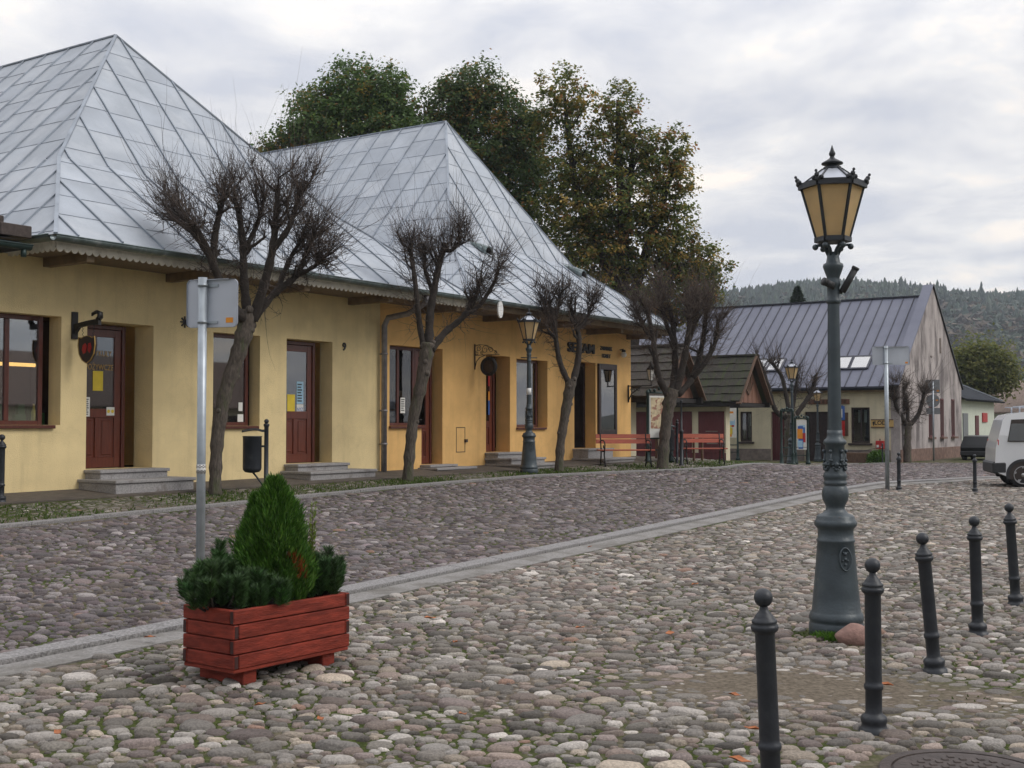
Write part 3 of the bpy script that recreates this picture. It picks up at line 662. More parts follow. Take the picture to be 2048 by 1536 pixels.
def room(fr, parent, a, c, lo, hi, y, d=1.1):
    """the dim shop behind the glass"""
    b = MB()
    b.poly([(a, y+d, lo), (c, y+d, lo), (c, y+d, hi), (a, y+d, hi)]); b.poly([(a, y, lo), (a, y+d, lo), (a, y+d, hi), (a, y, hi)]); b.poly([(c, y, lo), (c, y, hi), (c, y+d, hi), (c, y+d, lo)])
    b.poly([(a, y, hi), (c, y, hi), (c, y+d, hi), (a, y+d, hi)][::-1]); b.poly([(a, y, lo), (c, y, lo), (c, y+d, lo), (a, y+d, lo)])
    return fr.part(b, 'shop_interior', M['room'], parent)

def window(fr, a, c, lo, hi, r, mull=(), sill=True, fm='frame', gm='glass', fw=.075, sillm=None, extra=0.):
    b = MB(); y0, y1 = r, r+.07
    b.bbox(a, a+fw, y0, y1, lo, hi); b.bbox(c-fw, c, y0, y1, lo, hi); b.bbox(a+fw, c-fw, y0, y1, hi-fw, hi); b.bbox(a+fw, c-fw, y0, y1, lo, lo+fw*.9)
    for m in mull: b.bbox(m-.04, m+.04, y0+.004, y1-.004, lo+fw*.9, hi-fw)
    w = fr.part(b, 'window', M[fm])
    g = MB(); g.box(a+fw*.7, c-fw*.7, y0+.028, y0+.036, lo+fw*.6, hi-fw*.7); fr.part(g, 'pane', M[gm], w)
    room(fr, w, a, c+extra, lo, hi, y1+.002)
    if sill:
        s = MB(); s.bbox(a-.02, c+.06, -.06, r-.002, lo-.055, lo-.002); fr.part(s, 'sill', M[sillm or fm], w)
    return w

def door(fr, a, c, lo, hi, r, glass_lo, gm='glass', frw=.07, twoleaf=False, side=None):
    b = MB(); y0 = r
    b.bbox(a, a+frw, y0, y0+.09, lo, hi); b.bbox(c-frw, c, y0, y0+.09, lo, hi); b.bbox(a+frw, c-frw, y0, y0+.09, hi-frw, hi)
    d = fr.part(b, 'door', M['frame'])
    l = MB(); A, Cc, H = a+frw, c-frw, hi-frw; y = y0+.03; st = .13
    l.bbox(A+.004, A+st, y, y+.05, lo+.01, H-.004); l.bbox(Cc-st, Cc-.004, y, y+.05, lo+.01, H-.004); l.bbox(A+st, Cc-st, y, y+.05, H-st, H-.004)
    l.bbox(A+st, Cc-st, y, y+.05, glass_lo-.15, glass_lo); l.bbox(A+st, Cc-st, y, y+.05, lo+.01, lo+.18)
    mid = (A+Cc)/2; l.bbox(mid-.05, mid+.05, y, y+.05, lo+.18, glass_lo-.15)
    for p, q in ((A+st, mid-.05), (mid+.05, Cc-st)):
        l.bbox(p-.002, q+.002, y+.022, y+.04, lo+.175, glass_lo-.145); l.bbox(p+.04, q-.04, y+.008, y+.03, lo+.22, glass_lo-.19, .012)
    lf = fr.part(l, 'door_leaf', M['doorwood'], d)
    g = MB(); g.box(A+st-.01, Cc-st+.01, y+.02, y+.028, glass_lo-.01, H-st+.01); fr.part(g, 'pane', M[gm], d)
    h = MB(); h.smooth = True; hx = A+.075; h.tube([(hx, y-.045, lo+1.0), (hx+.12, y-.045, lo+1.0)], .011, 8); h.tube([(hx, y-.045, lo+1.0), (hx, y+.002, lo+1.0)], .012, 8); h.bbox(hx-.022, hx+.022, y-.006, y-.001, lo+.86, lo+1.08, .002)
    fr.part(h, 'handle', M['iron'], d)
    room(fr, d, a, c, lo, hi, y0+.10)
    return d, y+.018

def poster(fr, parent, a, c, lo, hi, y, m, name='poster'):
    b = MB(); b.box(a, c, y-.003, y-.0005, lo, hi); return fr.part(b, name, M[m], parent)
def lines(fr, parent, a, c, lo, hi, y, k, m='blackink'):
    b = MB()
    for i in range(k):
        z = hi-(i+.5)*(hi-lo)/k; e = c-(c-a)*random.uniform(0, .35)
        b.box(a, e, y-.006, y-.0045, z-(hi-lo)/k*.22, z+(hi-lo)/k*.22)
    return fr.part(b, 'print', M[m], parent)

def steps(fr, specs):
    """specs: (a, c, out, z_low, z_top) slabs"""
    for i, (a, c, out, lo, hi) in enumerate(specs):
        b = MB(); b.bbox(a+.03, c-.03, -out+.03, -.001, lo, hi-.05, .006); b.bbox(a, c, -out, -.0005, hi-.05, hi, .008); fr.part(b, 'step', M['step'])

def clip_poly(poly, a0, a1, ax):
    def half(pl, v, sgn):
        r = []
        for i in range(len(pl)):
            p, q = pl[i], pl[(i+1) % len(pl)]; dp, dq = sgn*(p[ax]-v), sgn*(q[ax]-v)
            if dp >= 0: r.append(p)
            if dp*dq < 0: t = dp/(dp-dq); r.append((p[0]+(q[0]-p[0])*t, p[1]+(q[1]-p[1])*t))
        return r
    return half(half(poly, a0, 1), a1, -1)
def seg_at(poly, v, ax):
    xs = []
    for i in range(len(poly)):
        p, q = poly[i], poly[(i+1) % len(poly)]
        if (p[ax]-v)*(q[ax]-v) < 0: t = (v-p[ax])/(q[ax]-p[ax]); xs.append(p[1-ax]+(q[1-ax]-p[1-ax])*t)
    return (min(xs), max(xs)) if len(xs) >= 2 else None
def sheet_face(b, bs, pts, sp, sc, rib=(.028, .028), cross=(.013, .008), wob=.0, seed=0):
    """one roof slope of sheet metal: surface into b, standing seams and cross folds into bs"""
    P_ = [Vector(p) for p in pts]; nrm = (P_[1]-P_[0]).cross(P_[2]-P_[1]).normalized()
    if nrm.z < 0: P_ = P_[::-1]; nrm = -nrm
    if not cross: b.poly(P_)
    h = Vector((0, 0, 1)).cross(nrm).normalized(); t = nrm.cross(h)
    two = [(p.dot(h), p.dot(t)) for p in P_]; d0 = P_[0].dot(nrm)
    def B3(a, c, o=0.): return h*a+t*c+nrm*(d0+o)
    a0, a1 = min(p[0] for p in two), max(p[0] for p in two); rr = random.Random(seed)
    k0 = math.floor(a0/sp)
    for k in range(k0, math.ceil(a1/sp)+1):
        s = seg_at(two, k*sp+1e-5, 0)
        if s and s[1]-s[0] > .1: bs.bar(B3(k*sp, s[0]+.02, rib[1]/2), B3(k*sp, s[1]-.02, rib[1]/2), rib[0], rib[1], nrm)
        if cross:
            off = rr.uniform(0, .14)+(.0 if k % 2 else .06)
            st = clip_poly(two, k*sp+rib[0]/2, (k+1)*sp-rib[0]/2, 0)
            if len(st) < 3: continue
            full = clip_poly(two, k*sp, (k+1)*sp, 0); c0, c1 = min(p[1] for p in full), max(p[1] for p in full)
            for j in range(math.floor((c0-off)/sc)-1, math.ceil(c1/sc)+1):
                cell = clip_poly(full, j*sc+off, (j+1)*sc+off, 1)
                if len(cell) > 2: b.cur = rr.choice((0, 0, 2, 3)); b.poly([B3(*q) for q in cell]); b.cur = 0
            for j in range(math.floor(c0/sc), math.ceil(c1/sc)+1):
                g = seg_at(st, j*sc+off, 1)
                if g and g[1]-g[0] > .06: bs.bar(B3(g[0], j*sc+off, cross[1]/2), B3(g[1], j*sc+off, cross[1]/2), cross[0], cross[1], nrm)

def hip_roof(fr, uL, uR, ye, ze, b_, zb, cL, cR, ua, ya, za, yB, sp=.80, sc=.72, seed=1):
    b = MB(); bs = MB(); bs.cur = 1
    EL, ER = (uL, ye, ze), (uR, ye, ze); PL_, PR = (uL+cL, ye+b_, zb), (uR-cR, ye+b_, zb); A = (ua, ya, za); AB = (ua, yB, za)
    PLB, PRB = (uL+cL, yB, zb), (uR-cR, yB, zb); ELB, ERB = (uL, yB, ze), (uR, yB, ze)
    for i, f in enumerate(([EL, ER, PR, PL_], [PL_, PR, A], [EL, PL_, PLB, ELB], [PL_, A, AB, PLB], [PR, ER, ERB, PRB], [A, PR, PRB, AB])):
        sheet_face(b, bs, f, sp, sc, seed=seed*10+i)
    b.poly([ELB, PLB, AB, PRB, ERB])
    lift_ = Vector((0, 0, .012))
    for p, q in ((EL, PL_), (PL_, A), (ER, PR), (PR, A), (A, AB)): bs.bar(Vector(p)+lift_, Vector(q)+lift_, .06, .03)
    bs.v = bs.v; o = len(b.v); b.v += bs.v; b.f += [[i+o for i in f] for f in bs.f]; b.mi += bs.mi; b.sm += bs.sm
    return fr.part(b, 'roof', [M['zinc'], M['seam'], M['zinc_pale'], M['zinc_dull']])

def gutter_mesh(pts, r=.072):
    """half-round gutter along a path, open on top"""
    b = MB(); b.smooth = True; n = 8
    for i in range(len(pts)-1):
        p, q = Vector(pts[i]), Vector(pts[i+1]); d = (q-p).normalized(); sx = d.cross(Vector((0, 0, 1))).normalized()
        vs = []
        for o in (p, q):
            for rad in (r, r-.008):
                for k in range(n+1): t = math.pi*k/n; vs.append(o+sx*math.cos(t)*rad-Vector((0, 0, math.sin(t)*rad)))
        m = 2*(n+1); fs = []
        for k in range(n): fs.append((k, k+1, k+1+m, k+m)); fs.append((n+1+k+1, n+1+k, n+1+k+m, n+1+k+1+m))
        for k in (0, n): fs.append((k, k+m, n+1+k+m, n+1+k))
        b._add(vs, fs)
        # bead on the front lip and brackets
        b.tube([p+sx*r, q+sx*r], .011, 6)
        L = (q-p).length; s = .4
        while s < L:
            c = p+d*s; b.bar(c+sx*r*1.02+Vector((0, 0, .004)), c-sx*r*1.02+Vector((0, 0, .004)), .03, .006); s += .75
    return b
def scallop(u0, u1, y, ztop, h=.15, per=.125, th=.02, axis='x'):
    b = MB(); n = max(1, round((u1-u0)/per)); per = (u1-u0)/n; m = 8; pts = []
    for i in range(n):
        for k in range(m): t = k/m; pts.append((u0+(i+t)*per, ztop-h-.052*math.sin(math.pi*t)**.75))
    pts.append((u1, ztop-h))
    for i in range(len(pts)-1):
        (a, z), (c, w) = pts[i], pts[i+1]
        def q(u, yy, zz): return (u, yy, zz) if axis == 'x' else (yy, u, zz)
        f = [q(a, y, z), q(c, y, w), q(c, y, ztop), q(a, y, ztop)]; g = [q(a, y+th, z), q(c, y+th, w), q(c, y+th, ztop), q(a, y+th, ztop)]
        b.poly(f); b.poly(g[::-1]); b.poly([f[1], f[0], g[0], g[1]])
    return b

ZE = 4.39; YE = -1.2; USPLIT = 19.56
# ---------------------------------------------------------------- cream building
CB = Frame('cream_shop_building', 'cream plastered shop building with the leftmost tall sheet-metal hipped roof and scalloped eave board', 'building', 10.8)
cw = wall_mesh(7.4, USPLIT, .2, 4.2, [(9.1, 11.78, 1.60, 3.31, .21), (12.26, 13.59, .88, 3.29, .38), (14.93, 16.08, 1.585, 3.27, .18), (16.78, 18.08, .85, 3.27, .24)])
CB.part(cw, 'wall', M['cream'])
hip_roof(CB, 10.8, 21.3, YE, ZE, 2.45, 6.15, 1.79, 1.79, 15.94, 4.1, 9.67, 15.5, seed=1)
s = MB(); s.box(10.85, 21.2, -1.13, 0, 4.2, 4.225); CB.part(s, 'soffit', M['soffit'])
for u in (11.5, 13.9, 16.2, 18.6):
    s = MB(); s.bbox(u-.07, u+.07, -1.08, -.002, 4.06, 4.199); CB.part(s, 'eave_beam', M['beam'])
s = gutter_mesh([(10.70, .9, ZE-.035), (10.70, YE-.09, ZE-.035), (21.28, YE-.09, ZE-.035)], .09); CB.part(s, 'gutter', M['gutter'])
s = scallop(10.85, 21.25, -1.155, 4.30, .105); CB.part(s, 'fascia_board', M['fascia'])
s = scallop(-1.15, .6, 10.83, 4.30, .105, axis='y'); CB.part(s, 'fascia_board', M['fascia'])
s = MB(); s.smooth = True
s.tube([(19.56, -1.25, 4.33), (19.56, -1.22, 4.12), (19.56, -.75, 3.92), (19.56, -.22, 3.86), (19.56, -.12, 3.70), (19.56, -.12, .62)], .062, 12)
for z in (3.1, 1.9, 1.2): s.tube([(19.56, -.12, z-.02), (19.56, -.12, z+.02)], .074, 12); s.bar((19.56, -.1, z), (19.56, 0, z), .03, .02)
CB.part(s, 'downpipe', M['pipe'])
w1 = window(CB, 9.1, 11.60, 1.60, 3.31, .21, mull=(9.85, 10.98), gm='glass_bright', extra=.58)
w2 = window(CB, 14.93, 15.96, 1.585, 3.27, .18, gm='glass_bright')
s = MB(); s.smooth = True; s.tube([(11.2, .85, 2.57), (11.9, .85, 2.57)], .030, 10); CB.part(s, 'lit_tube', M['lampglow'], w1)
d1, yg = door(CB, 12.26, 13.32, .88, 3.27, .38, 1.87)
CB.text('ARTYKUŁY', .135, M['gold'], 12.80, yg-.004, 2.79, d1, ext=.001, sx=.80)
CB.text('SPOŻYWCZE', .135, M['gold'], 12.80, yg-.004, 2.56, d1, ext=.001, sx=.76)
poster(CB, d1, 12.70, 12.90, 2.17, 2.50, yg, 'yellowpaper')
p = poster(CB, d1, 12.50, 12.63, 1.74, 2.06, yg-.022, 'paper'); lines(CB, p, 12.52, 12.61, 1.76, 2.04, yg-.022, 8)
p = poster(CB, d1, 12.96, 13.12, 1.76, 1.90, yg-.022, 'paper')
s = MB()
for k in (13.0, 13.08): s.prism([(k+.03*math.cos(t*.63), 1.83+.03*math.sin(t*.63)) for t in range(10)], yg-.028, yg-.0265, 'y')
CB.part(s, 'print', M['yellowpaper'], p)
d2, yg = door(CB, 16.78, 17.84, .85, 3.25, .24, 1.87, 'glass_bright')
p = poster(CB, d2, 17.36, 17.55, 2.02, 2.46, yg, 'bluepaper'); lines(CB, p, 17.38, 17.53, 2.05, 2.43, yg, 7)
p = poster(CB, d2, 17.36, 17.55, 1.80, 2.01, yg, 'paper'); CB.text('NYZ', .10, M['blueink'], 17.455, yg-.005, 1.905, p, ext=.001, sx=.85)
poster(CB, d2, 17.10, 17.31, 1.84, 2.20, yg, 'yellowpaper')
b = poster(CB, w2, 15.72, 15.86, 1.66, 1.80, .205, 'paper', 'sticker'); b = poster(CB, w2, 15.74, 15.84, 1.86, 2.02, .205, 'paper', 'sticker')
CB.text('9', .22, M['blackink'], 18.42, -.012, 3.19, ext=.012, bold=.004, name='house_number')
s = MB()
for k in range(4): t = k*math.pi/4; s.bar((14.26-.10*math.cos(t), -.012, 3.40-.10*math.sin(t)), (14.26+.10*math.cos(t), -.012, 3.40+.10*math.sin(t)), .02, .02, (0, 1, 0))
CB.part(s, 'wall_anchor', M['iron'])
steps(CB, [(12.10, 13.72, .95, .40, .735), (12.22, 13.62, .42, .40, .88)])
steps(CB, [(16.62, 18.55, .80, .45, .72), (16.72, 18.20, .38, .45, .85)])

# goods on the sill boards inside the two cream-shop windows
M['greenpack'] = mat('green_package', (.06, .20, .07), .5, var=.2); M['tan'] = mat('tan_package', (.45, .33, .18), .6, var=.2)
r_ = random.Random(5)
def goods(name, label, u, y, z, kind):
    g = Frame(name, label, name.replace('_', ' ').split()[-1], u, -y, z, 'goods in the cream shop windows'); b = MB(); h = r_.uniform(.16, .34); w = r_.uniform(.05, .10); m = M[r_.choice(['redpaint', 'greenpack', 'paper', 'tan', 'bluepaper', 'yellowpaper', 'orangelabel'])]
    if kind: b.smooth = True; b.lathe([(w*.5, 0), (w*.52, h*.6), (w*.2, h*.78), (w*.2, h)], 10, (u, y, z))
    else: b.bbox(u-w, u+w, y-.04, y+.04, z, z+h, .006)
    g.part(b, 'body', m)
for i in range(11):
    k = i % 3 == 0; u = 10.35+i*.145; goods('shop_bottle' if k else 'shop_package', 'small bottle low in the left shop window display' if k else 'small coloured package low in the left shop window display', u, r_.uniform(.42, .72), 1.602, k)
for i in range(5):
    k = i % 2 == 0; goods('shop_bottle' if k else 'shop_package', 'small bottle in the cream shop window behind the largest bare tree' if k else 'small package in the cream shop window behind the largest bare tree', 15.35+i*.14, r_.uniform(.38, .6), 1.587, k)

# ---------------------------------------------------------------- orange building
OB = Frame('orange_shop_building', 'orange plastered shop building under the second hipped metal roof with two roof vents', 'building', USPLIT)
ow = wall_mesh(USPLIT, 30.8, .25, 4.2, [(19.88, 20.99, 1.58, 3.32, .20), (20.99, 21.76, .72, 3.32, .20), (23.48, 24.51, .945, 3.28, .32), (24.80, 26.25, 1.54, 3.25, .20), (27.6, 28.75, .97, 3.31, .35)])
OB.part(ow, 'wall', M['orange'])
hip_roof(OB, 21.3, 31.2, YE, ZE+.02, 2.45, 6.17, 2.42, 1.6, 27.2, 4.0, 10.25, 16.5, seed=2)
s = MB(); s.box(21.25, 31.1, -1.13, 0, 4.2, 4.225); s.box(30.8, 31.1, 0, 9, 4.2, 4.225); OB.part(s, 'soffit', M['soffit'])
for u in (20.9, 23.4, 25.9, 28.3, 30.6):
    s = MB(); s.bbox(u-.07, u+.07, -1.08, -.002, 4.06, 4.199); OB.part(s, 'eave_beam', M['beam'])
s = gutter_mesh([(21.32, YE-.09, ZE-.025), (31.30, YE-.09, ZE-.025), (31.30, 9, ZE-.025)], .09); OB.part(s, 'gutter', M['gutter'])
s = MB(); s.bbox(21.3, 31.15, -1.16, -1.13, 4.16, 4.33); s.bbox(31.12, 31.15, -1.13, 9, 4.16, 4.33); OB.part(s, 'fascia_board', M['beam'])
for u, y in ((24.75, .80), (29.15, .60)):
    z = 4.41+(y+1.2)*.718
    v = MB(); pr = [(-.16, 0), (-.15, .12), (-.10, .20), (0, .23), (.10, .20), (.15, .12), (.16, 0)]
    fr_ = [(u+a, y-.02, z+.03+c) for a, c in pr]; bk = [(u+a*.75, y+.62, z+.445+c*.12) for a, c in pr]; fi = [(u+a*.82, y+.0, z+.04+c*.82) for a, c in pr]; dp = [(u+a*.8, y+.3, z+.2+c*.5) for a, c in pr]
    for i in range(len(pr)-1):
        v.poly([fr_[i], fr_[i+1], bk[i+1], bk[i]][::-1]); v.poly([fi[i], fi[i+1], fr_[i+1], fr_[i]][::-1]); v.cur = 1; v.poly([dp[i], dp[i+1], fi[i+1], fi[i]][::-1]); v.cur = 0
    v.cur = 1; v.poly(dp); v.cur = 0
    OB.part(v, 'roof_vent', [M['gutter'], M['room']])
w3 = window(OB, 19.88, 20.99, 1.58, 3.32, .20, mull=(20.42,))
poster(OB, w3, 19.98, 20.14, 1.84, 2.20, .22, 'yellowpaper'); p = poster(OB, w3, 20.52, 20.68, 1.86, 2.20, .22, 'paper'); lines(OB, p, 20.54, 20.66, 1.9, 2.18, .22, 6)
d3, yg = door(OB, 20.99, 21.62, .72, 3.31, .20, 1.6, frw=.05)
d4, yg = door(OB, 23.48, 24.32, .945, 3.26, .32, 1.70)
s = MB()
for m, z0, z1 in ((0, 2.55, 2.85), (1, 2.2, 2.42), (2, 1.85, 2.2)): s.cur = m; s.box(24.07, 24.135, yg-.024, yg-.022, z0, z1)
OB.part(s, 'sticker_strip', [M['redpaint'], M['orangelabel'], M['blueink']], d4)
w4 = window(OB, 24.80, 26.08, 1.54, 3.25, .20, gm='glass_bright')
s = MB(); s.smooth = True; s.ball((25.0, .5, 3.02), .07); OB.part(s, 'lit_lamp', M['lampglow'], w4)
poster(OB, w4, 24.90, 25.05, 2.05, 2.40, .22, 'yellowpaper')
# dark open doorway
s = MB(); s.bbox(27.6, 27.68, .33, .42, .97, 3.31); s.bbox(28.67, 28.75, .33, .42, .97, 3.31); s.bbox(27.68, 28.67, .33, .42, 3.22, 3.31)
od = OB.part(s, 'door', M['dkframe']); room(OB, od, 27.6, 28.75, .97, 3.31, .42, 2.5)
s = MB(); s.bbox(27.70, 27.76, .45, 1.2, .99, 3.2); OB.part(s, 'door_leaf', M['dkframe'], od)
# display case window
s = MB(); a, c, lo, hi = 28.84, 29.86, 1.33, 3.30
s.bbox(a, a+.11, -.07, -.001, lo, hi); s.bbox(c-.11, c, -.07, -.001, lo, hi); s.bbox(a+.11, c-.11, -.07, -.001, hi-.16, hi); s.bbox(a+.11, c-.11, -.07, -.001, lo, lo+.14)
dw = OB.part(s, 'display_case', M['dkframe'])
s = MB(); s.box(a+.1, c-.1, -.045, -.038, lo+.12, hi-.14); OB.part(s, 'pane', M['glass_bright'], dw)
s = MB(); s.box(a+.1, c-.1, -.006, -.003, lo+.12, hi-.14); OB.part(s, 'backing', M['room'], dw)
s = MB(); s.box(a+.16, c-.16, -.02, -.008, 2.72, 2.98); OB.part(s, 'red_banner', M['redpaint'], dw)
s = MB(); s.box(a+.16, a+.42, -.03, -.02, 3.05, 3.09); OB.part(s, 'lit_tube', M['coollamp'], dw)
s = MB(); 
for (pa, pb, pc, pd) in ((a+.14, a+.40, 1.9, 2.6), (a+.2, a+.55, 1.5, 1.75)): s.box(pa, pb, -.022, -.010, pc, pd)
OB.part(s, 'display_card', M['signback'], dw)
OB.text('SEZAM', .36, M['blackink'], 27.93, -.03, 3.66, ext=.028, bold=.008, sx=1.30, name='shop_lettering')
OB.text('ZABAWEK', .15, M['blackink'], 29.33, -.012, 3.73, ext=.010, bold=.003, sx=.95, name='shop_lettering')
OB.text('I KASET', .15, M['blackink'], 29.33, -.012, 3.52, ext=.010, bold=.003, sx=.95, name='shop_lettering')
s = MB()
for q in ((22.28, 22.63, .97, .985), (22.28, 22.63, 1.535, 1.55), (22.28, 22.295, .985, 1.535), (22.615, 22.63, .985, 1.535)): s.box(q[0], q[1], -.006, -.001, q[2], q[3])
s.box(22.60, 22.68, -.05, -.001, 1.2, 1.27); OB.part(s, 'meter_hatch', M['rust'])
steps(OB, [(20.85, 22.35, .55, .5, .66), (20.93, 21.95, .30, .5, .72)])
steps(OB, [(23.42, 25.15, 1.15, .5, .68), (23.42, 24.95, .78, .5, .815), (23.42, 24.72, .40, .5, .945)])
steps(OB, [(27.45, 29.2, 1.0, .5, .72), (27.5, 28.9, .5, .5, .97)])

# neighbour's low roof and gutter at the left edge, built against the cream wall
NB = Frame('neighbouring_lean_to_roof', 'low dark lean-to roof with green gutter against the cream wall, at the left edge', 'roof', 8.5, 0, 3.9)
s = MB(); s.poly([(6.9, -1.25, 4.22), (10.25, -1.25, 4.22), (10.25, .9, 4.62), (6.9, .9, 4.62)]); s.box(6.9, 10.25, -1.2, .9, 4.08, 4.2); NB.part(s, 'roof_sheet', M['darkroof'])
s = gutter_mesh([(6.9, -1.32, 4.14), (10.3, -1.32, 4.14)], .075); s.tube([(10.2, -1.32, 4.08), (10.2, -1.32, 3.97)], .04, 8); NB.part(s, 'gutter', M['greeniron'])
s = MB(); s.bbox(10.05, 10.55, -1.0, .8, 4.30, 4.48, .01); s.bbox(9.95, 10.2, -.85, -.45, 4.48, 4.60, .01); NB.part(s, 'flashing', M['rust'])

# ---------------------------------------------------------------- hanging signs on the shop front
def chain(b, p, q, n=6):
    for i in range(n):
        t0, t1 = i/n, (i+1.1)/n; a = Vector(p).lerp(Vector(q), t0); c = Vector(p).lerp(Vector(q), t1)
        b.tube([a, (a+c)/2+Vector((.012*(1 if i % 2 else -1), 0, 0)), c], .005, 5)
def fit(b, du, ky, z0, z1, kz):
    b.v = [(x+du, y*ky, z1+(z-z0)*kz) for x, y, z in b.v]; return b
SG = Frame('shield_sign', 'dark shield sign with red emblem, chained from an iron bracket over the first door', 'sign', 12.14, 0, 3.2)
ub = 12.14
s = MB(); s.bbox(ub-.055, ub+.055, -.05, -.001, 2.98, 3.68); s.prism([(-.04, 3.36), (-.45, 3.42), (-.88, 3.46), (-.90, 3.30), (-.55, 3.31), (-.20, 3.27), (-.05, 3.1)], ub-.03, ub+.03, 'x')
s.smooth = True; s.tube([(ub, -.82, 3.42), (ub, -.90, 3.50), (ub, -.90, 3.60), (ub, -.80, 3.64), (ub, -.66, 3.60), (ub, -.62, 3.54)], [.05, .055, .05, .045, .035, .012], 8); s.smooth = False
SG.part(fit(s, -.13, .72, 3.42, 3.24, .62), 'bracket', M['iron'])
s = MB(); chain(s, (ub, -.30, 3.30), (ub, -.32, 3.02)); chain(s, (ub, -.72, 3.32), (ub, -.66, 3.02)); SG.part(fit(s, -.13, .72, 3.42, 3.24, .62), 'chain', M['iron'])
sh = [(-.22, 3.02), (-.30, 2.98), (-.38, 3.02), (-.49, 3.04), (-.60, 3.02), (-.68, 2.98), (-.76, 3.02), (-.78, 2.80), (-.74, 2.58), (-.63, 2.42), (-.49, 2.34), (-.35, 2.42), (-.24, 2.58), (-.20, 2.80)]
s = MB(); s.prism(sh, ub-.02, ub+.02, 'x'); bd = SG.part(fit(s, -.13, .72, 3.42, 3.24, .62), 'shield_board', M['dkframe'])
s = MB()
for k in range(len(sh)): a, c = sh[k], sh[(k+1) % len(sh)]; s.bar((ub-.024, a[0], a[1]), (ub-.024, c[0], c[1]), .012, .018, (1, 0, 0))
SG.part(fit(s, -.13, .72, 3.42, 3.24, .62), 'rim', M['gold'], bd)
s = MB(); s.prism([(-.36, 2.80), (-.44, 2.86), (-.50, 2.78), (-.47, 2.62), (-.38, 2.58), (-.33, 2.68)], ub-.026, ub-.0205, 'x'); s.prism([(-.54, 2.84), (-.62, 2.86), (-.66, 2.74), (-.60, 2.60), (-.53, 2.66)], ub-.026, ub-.0205, 'x'); SG.part(fit(s, -.13, .72, 3.42, 3.24, .62), 'emblem', M['redpaint'], bd)
RS = Frame('round_sign', 'round dark wreath-like sign under a scrolled iron bracket above the third door', 'sign', 23.0, 0, 3.3)
ub = 22.96
s = MB(); s.smooth = True; s.tube([(ub, -.03, 3.95), (ub, -.03, 2.98)], .018, 6); s.tube([(ub, -.03, 3.52), (ub, -1.15, 3.52)], .014, 6)
def scroll(cy, cz, r, turns=1.5, st=0., sg=1):
    pts = []
    for k in range(26): t = k/25; a = st+sg*turns*2*math.pi*t; q = r*(1-.75*t); pts.append((ub, cy+q*math.cos(a), cz+q*math.sin(a)))
    return pts
for cy, cz, r, st, sg in ((-.20, 3.78, .13, 1, 1), (-.50, 3.72, .17, 3, -1), (-.76, 3.70, .12, 0, 1), (-.98, 3.60, .07, 1, 1), (-.12, 3.60, .09, 2, -1), (-.36, 3.62, .08, 4, 1)): s.tube(scroll(cy, cz, r, 1.4, st, sg), .010, 5)
s.tube([(ub, -.03, 3.88), (ub, -.25, 3.92), (ub, -.6, 3.88), (ub, -.85, 3.72), (ub, -1.1, 3.55)], .010, 5)
s.tube([(ub, -.03, 3.05), (ub, -.10, 3.28), (ub, -.25, 3.43), (ub, -.5, 3.51)], .014, 6); RS.part(fit(s, .04, .62, 3.52, 3.24, .62), 'bracket', M['iron'])
s = MB(); s.tube([(ub, -.55, 3.52), (ub, -.55, 3.36)], .006, 5); s.tube([(ub, -.80, 3.52), (ub, -.80, 3.36)], .006, 5); RS.part(fit(s, .04, .62, 3.52, 3.24, .62), 'hook', M['iron'])
s = MB(); s.smooth = True; s.tube([(ub, -.67+.30*math.cos(t*math.pi/12), 3.08+.30*math.sin(t*math.pi/12)) for t in range(25)], .062, 8, cap=False); RS.part(fit(s, .04, .62, 3.52, 3.24, .62), 'wreath_rim', M['black'])
s = MB(); s.prism([(-.67+.27*math.cos(t*math.pi/12), 3.08+.27*math.sin(t*math.pi/12)) for t in range(24)], ub-.015, ub+.015, 'x'); dsk = RS.part(fit(s, .04, .62, 3.52, 3.24, .62), 'disc', M['dkframe'])
s = MB(); s.prism([(-.67+.13*math.cos(t*math.pi/4+.3)*(1 if t % 2 else .6), 3.08+.13*math.sin(t*math.pi/4+.3)*(1 if t % 2 else .6)) for t in range(8)], ub-.02, ub-.0155, 'x'); RS.part(fit(s, .04, .62, 3.52, 3.24, .62), 'emblem', M['rust'], dsk)
# white oval plate on the gutter
ov = Frame('oval_plate', 'small white oval plate fixed to the gutter above the round sign', 'sign', 22.05, 1.36, 4.15)
s = MB(); s.prism([(22.05+.10*math.cos(t*math.pi/10), 4.17+.19*math.sin(t*math.pi/10)) for t in range(20)], -1.40, -1.365, 'y'); s.bar((22.05, -1.36, 4.30), (22.05, -1.2, 4.36), .03, .02)
ov.off = (22.05, -1.36, 4.15); ov.part(s, 'plate', M['white'])
WL = Frame('small_wall_lamp', 'small white glass wall lamp right of the shop lettering on the orange front', 'lamp', 30.15, 0, 3.6)
s = MB(); s.smooth = True; s.lathe([(.05, .12), (.07, .08), (.03, .04)], 10, (30.15, -.12, 3.62)); s.tube([(30.15, 0, 3.74), (30.15, -.12, 3.76)], .015, 6); WL.part(s, 'bracket', M['iron'])
s = MB(); s.smooth = True; s.ball((30.15, -.12, 3.60), .085); WL.part(s, 'globe', M['paper'])

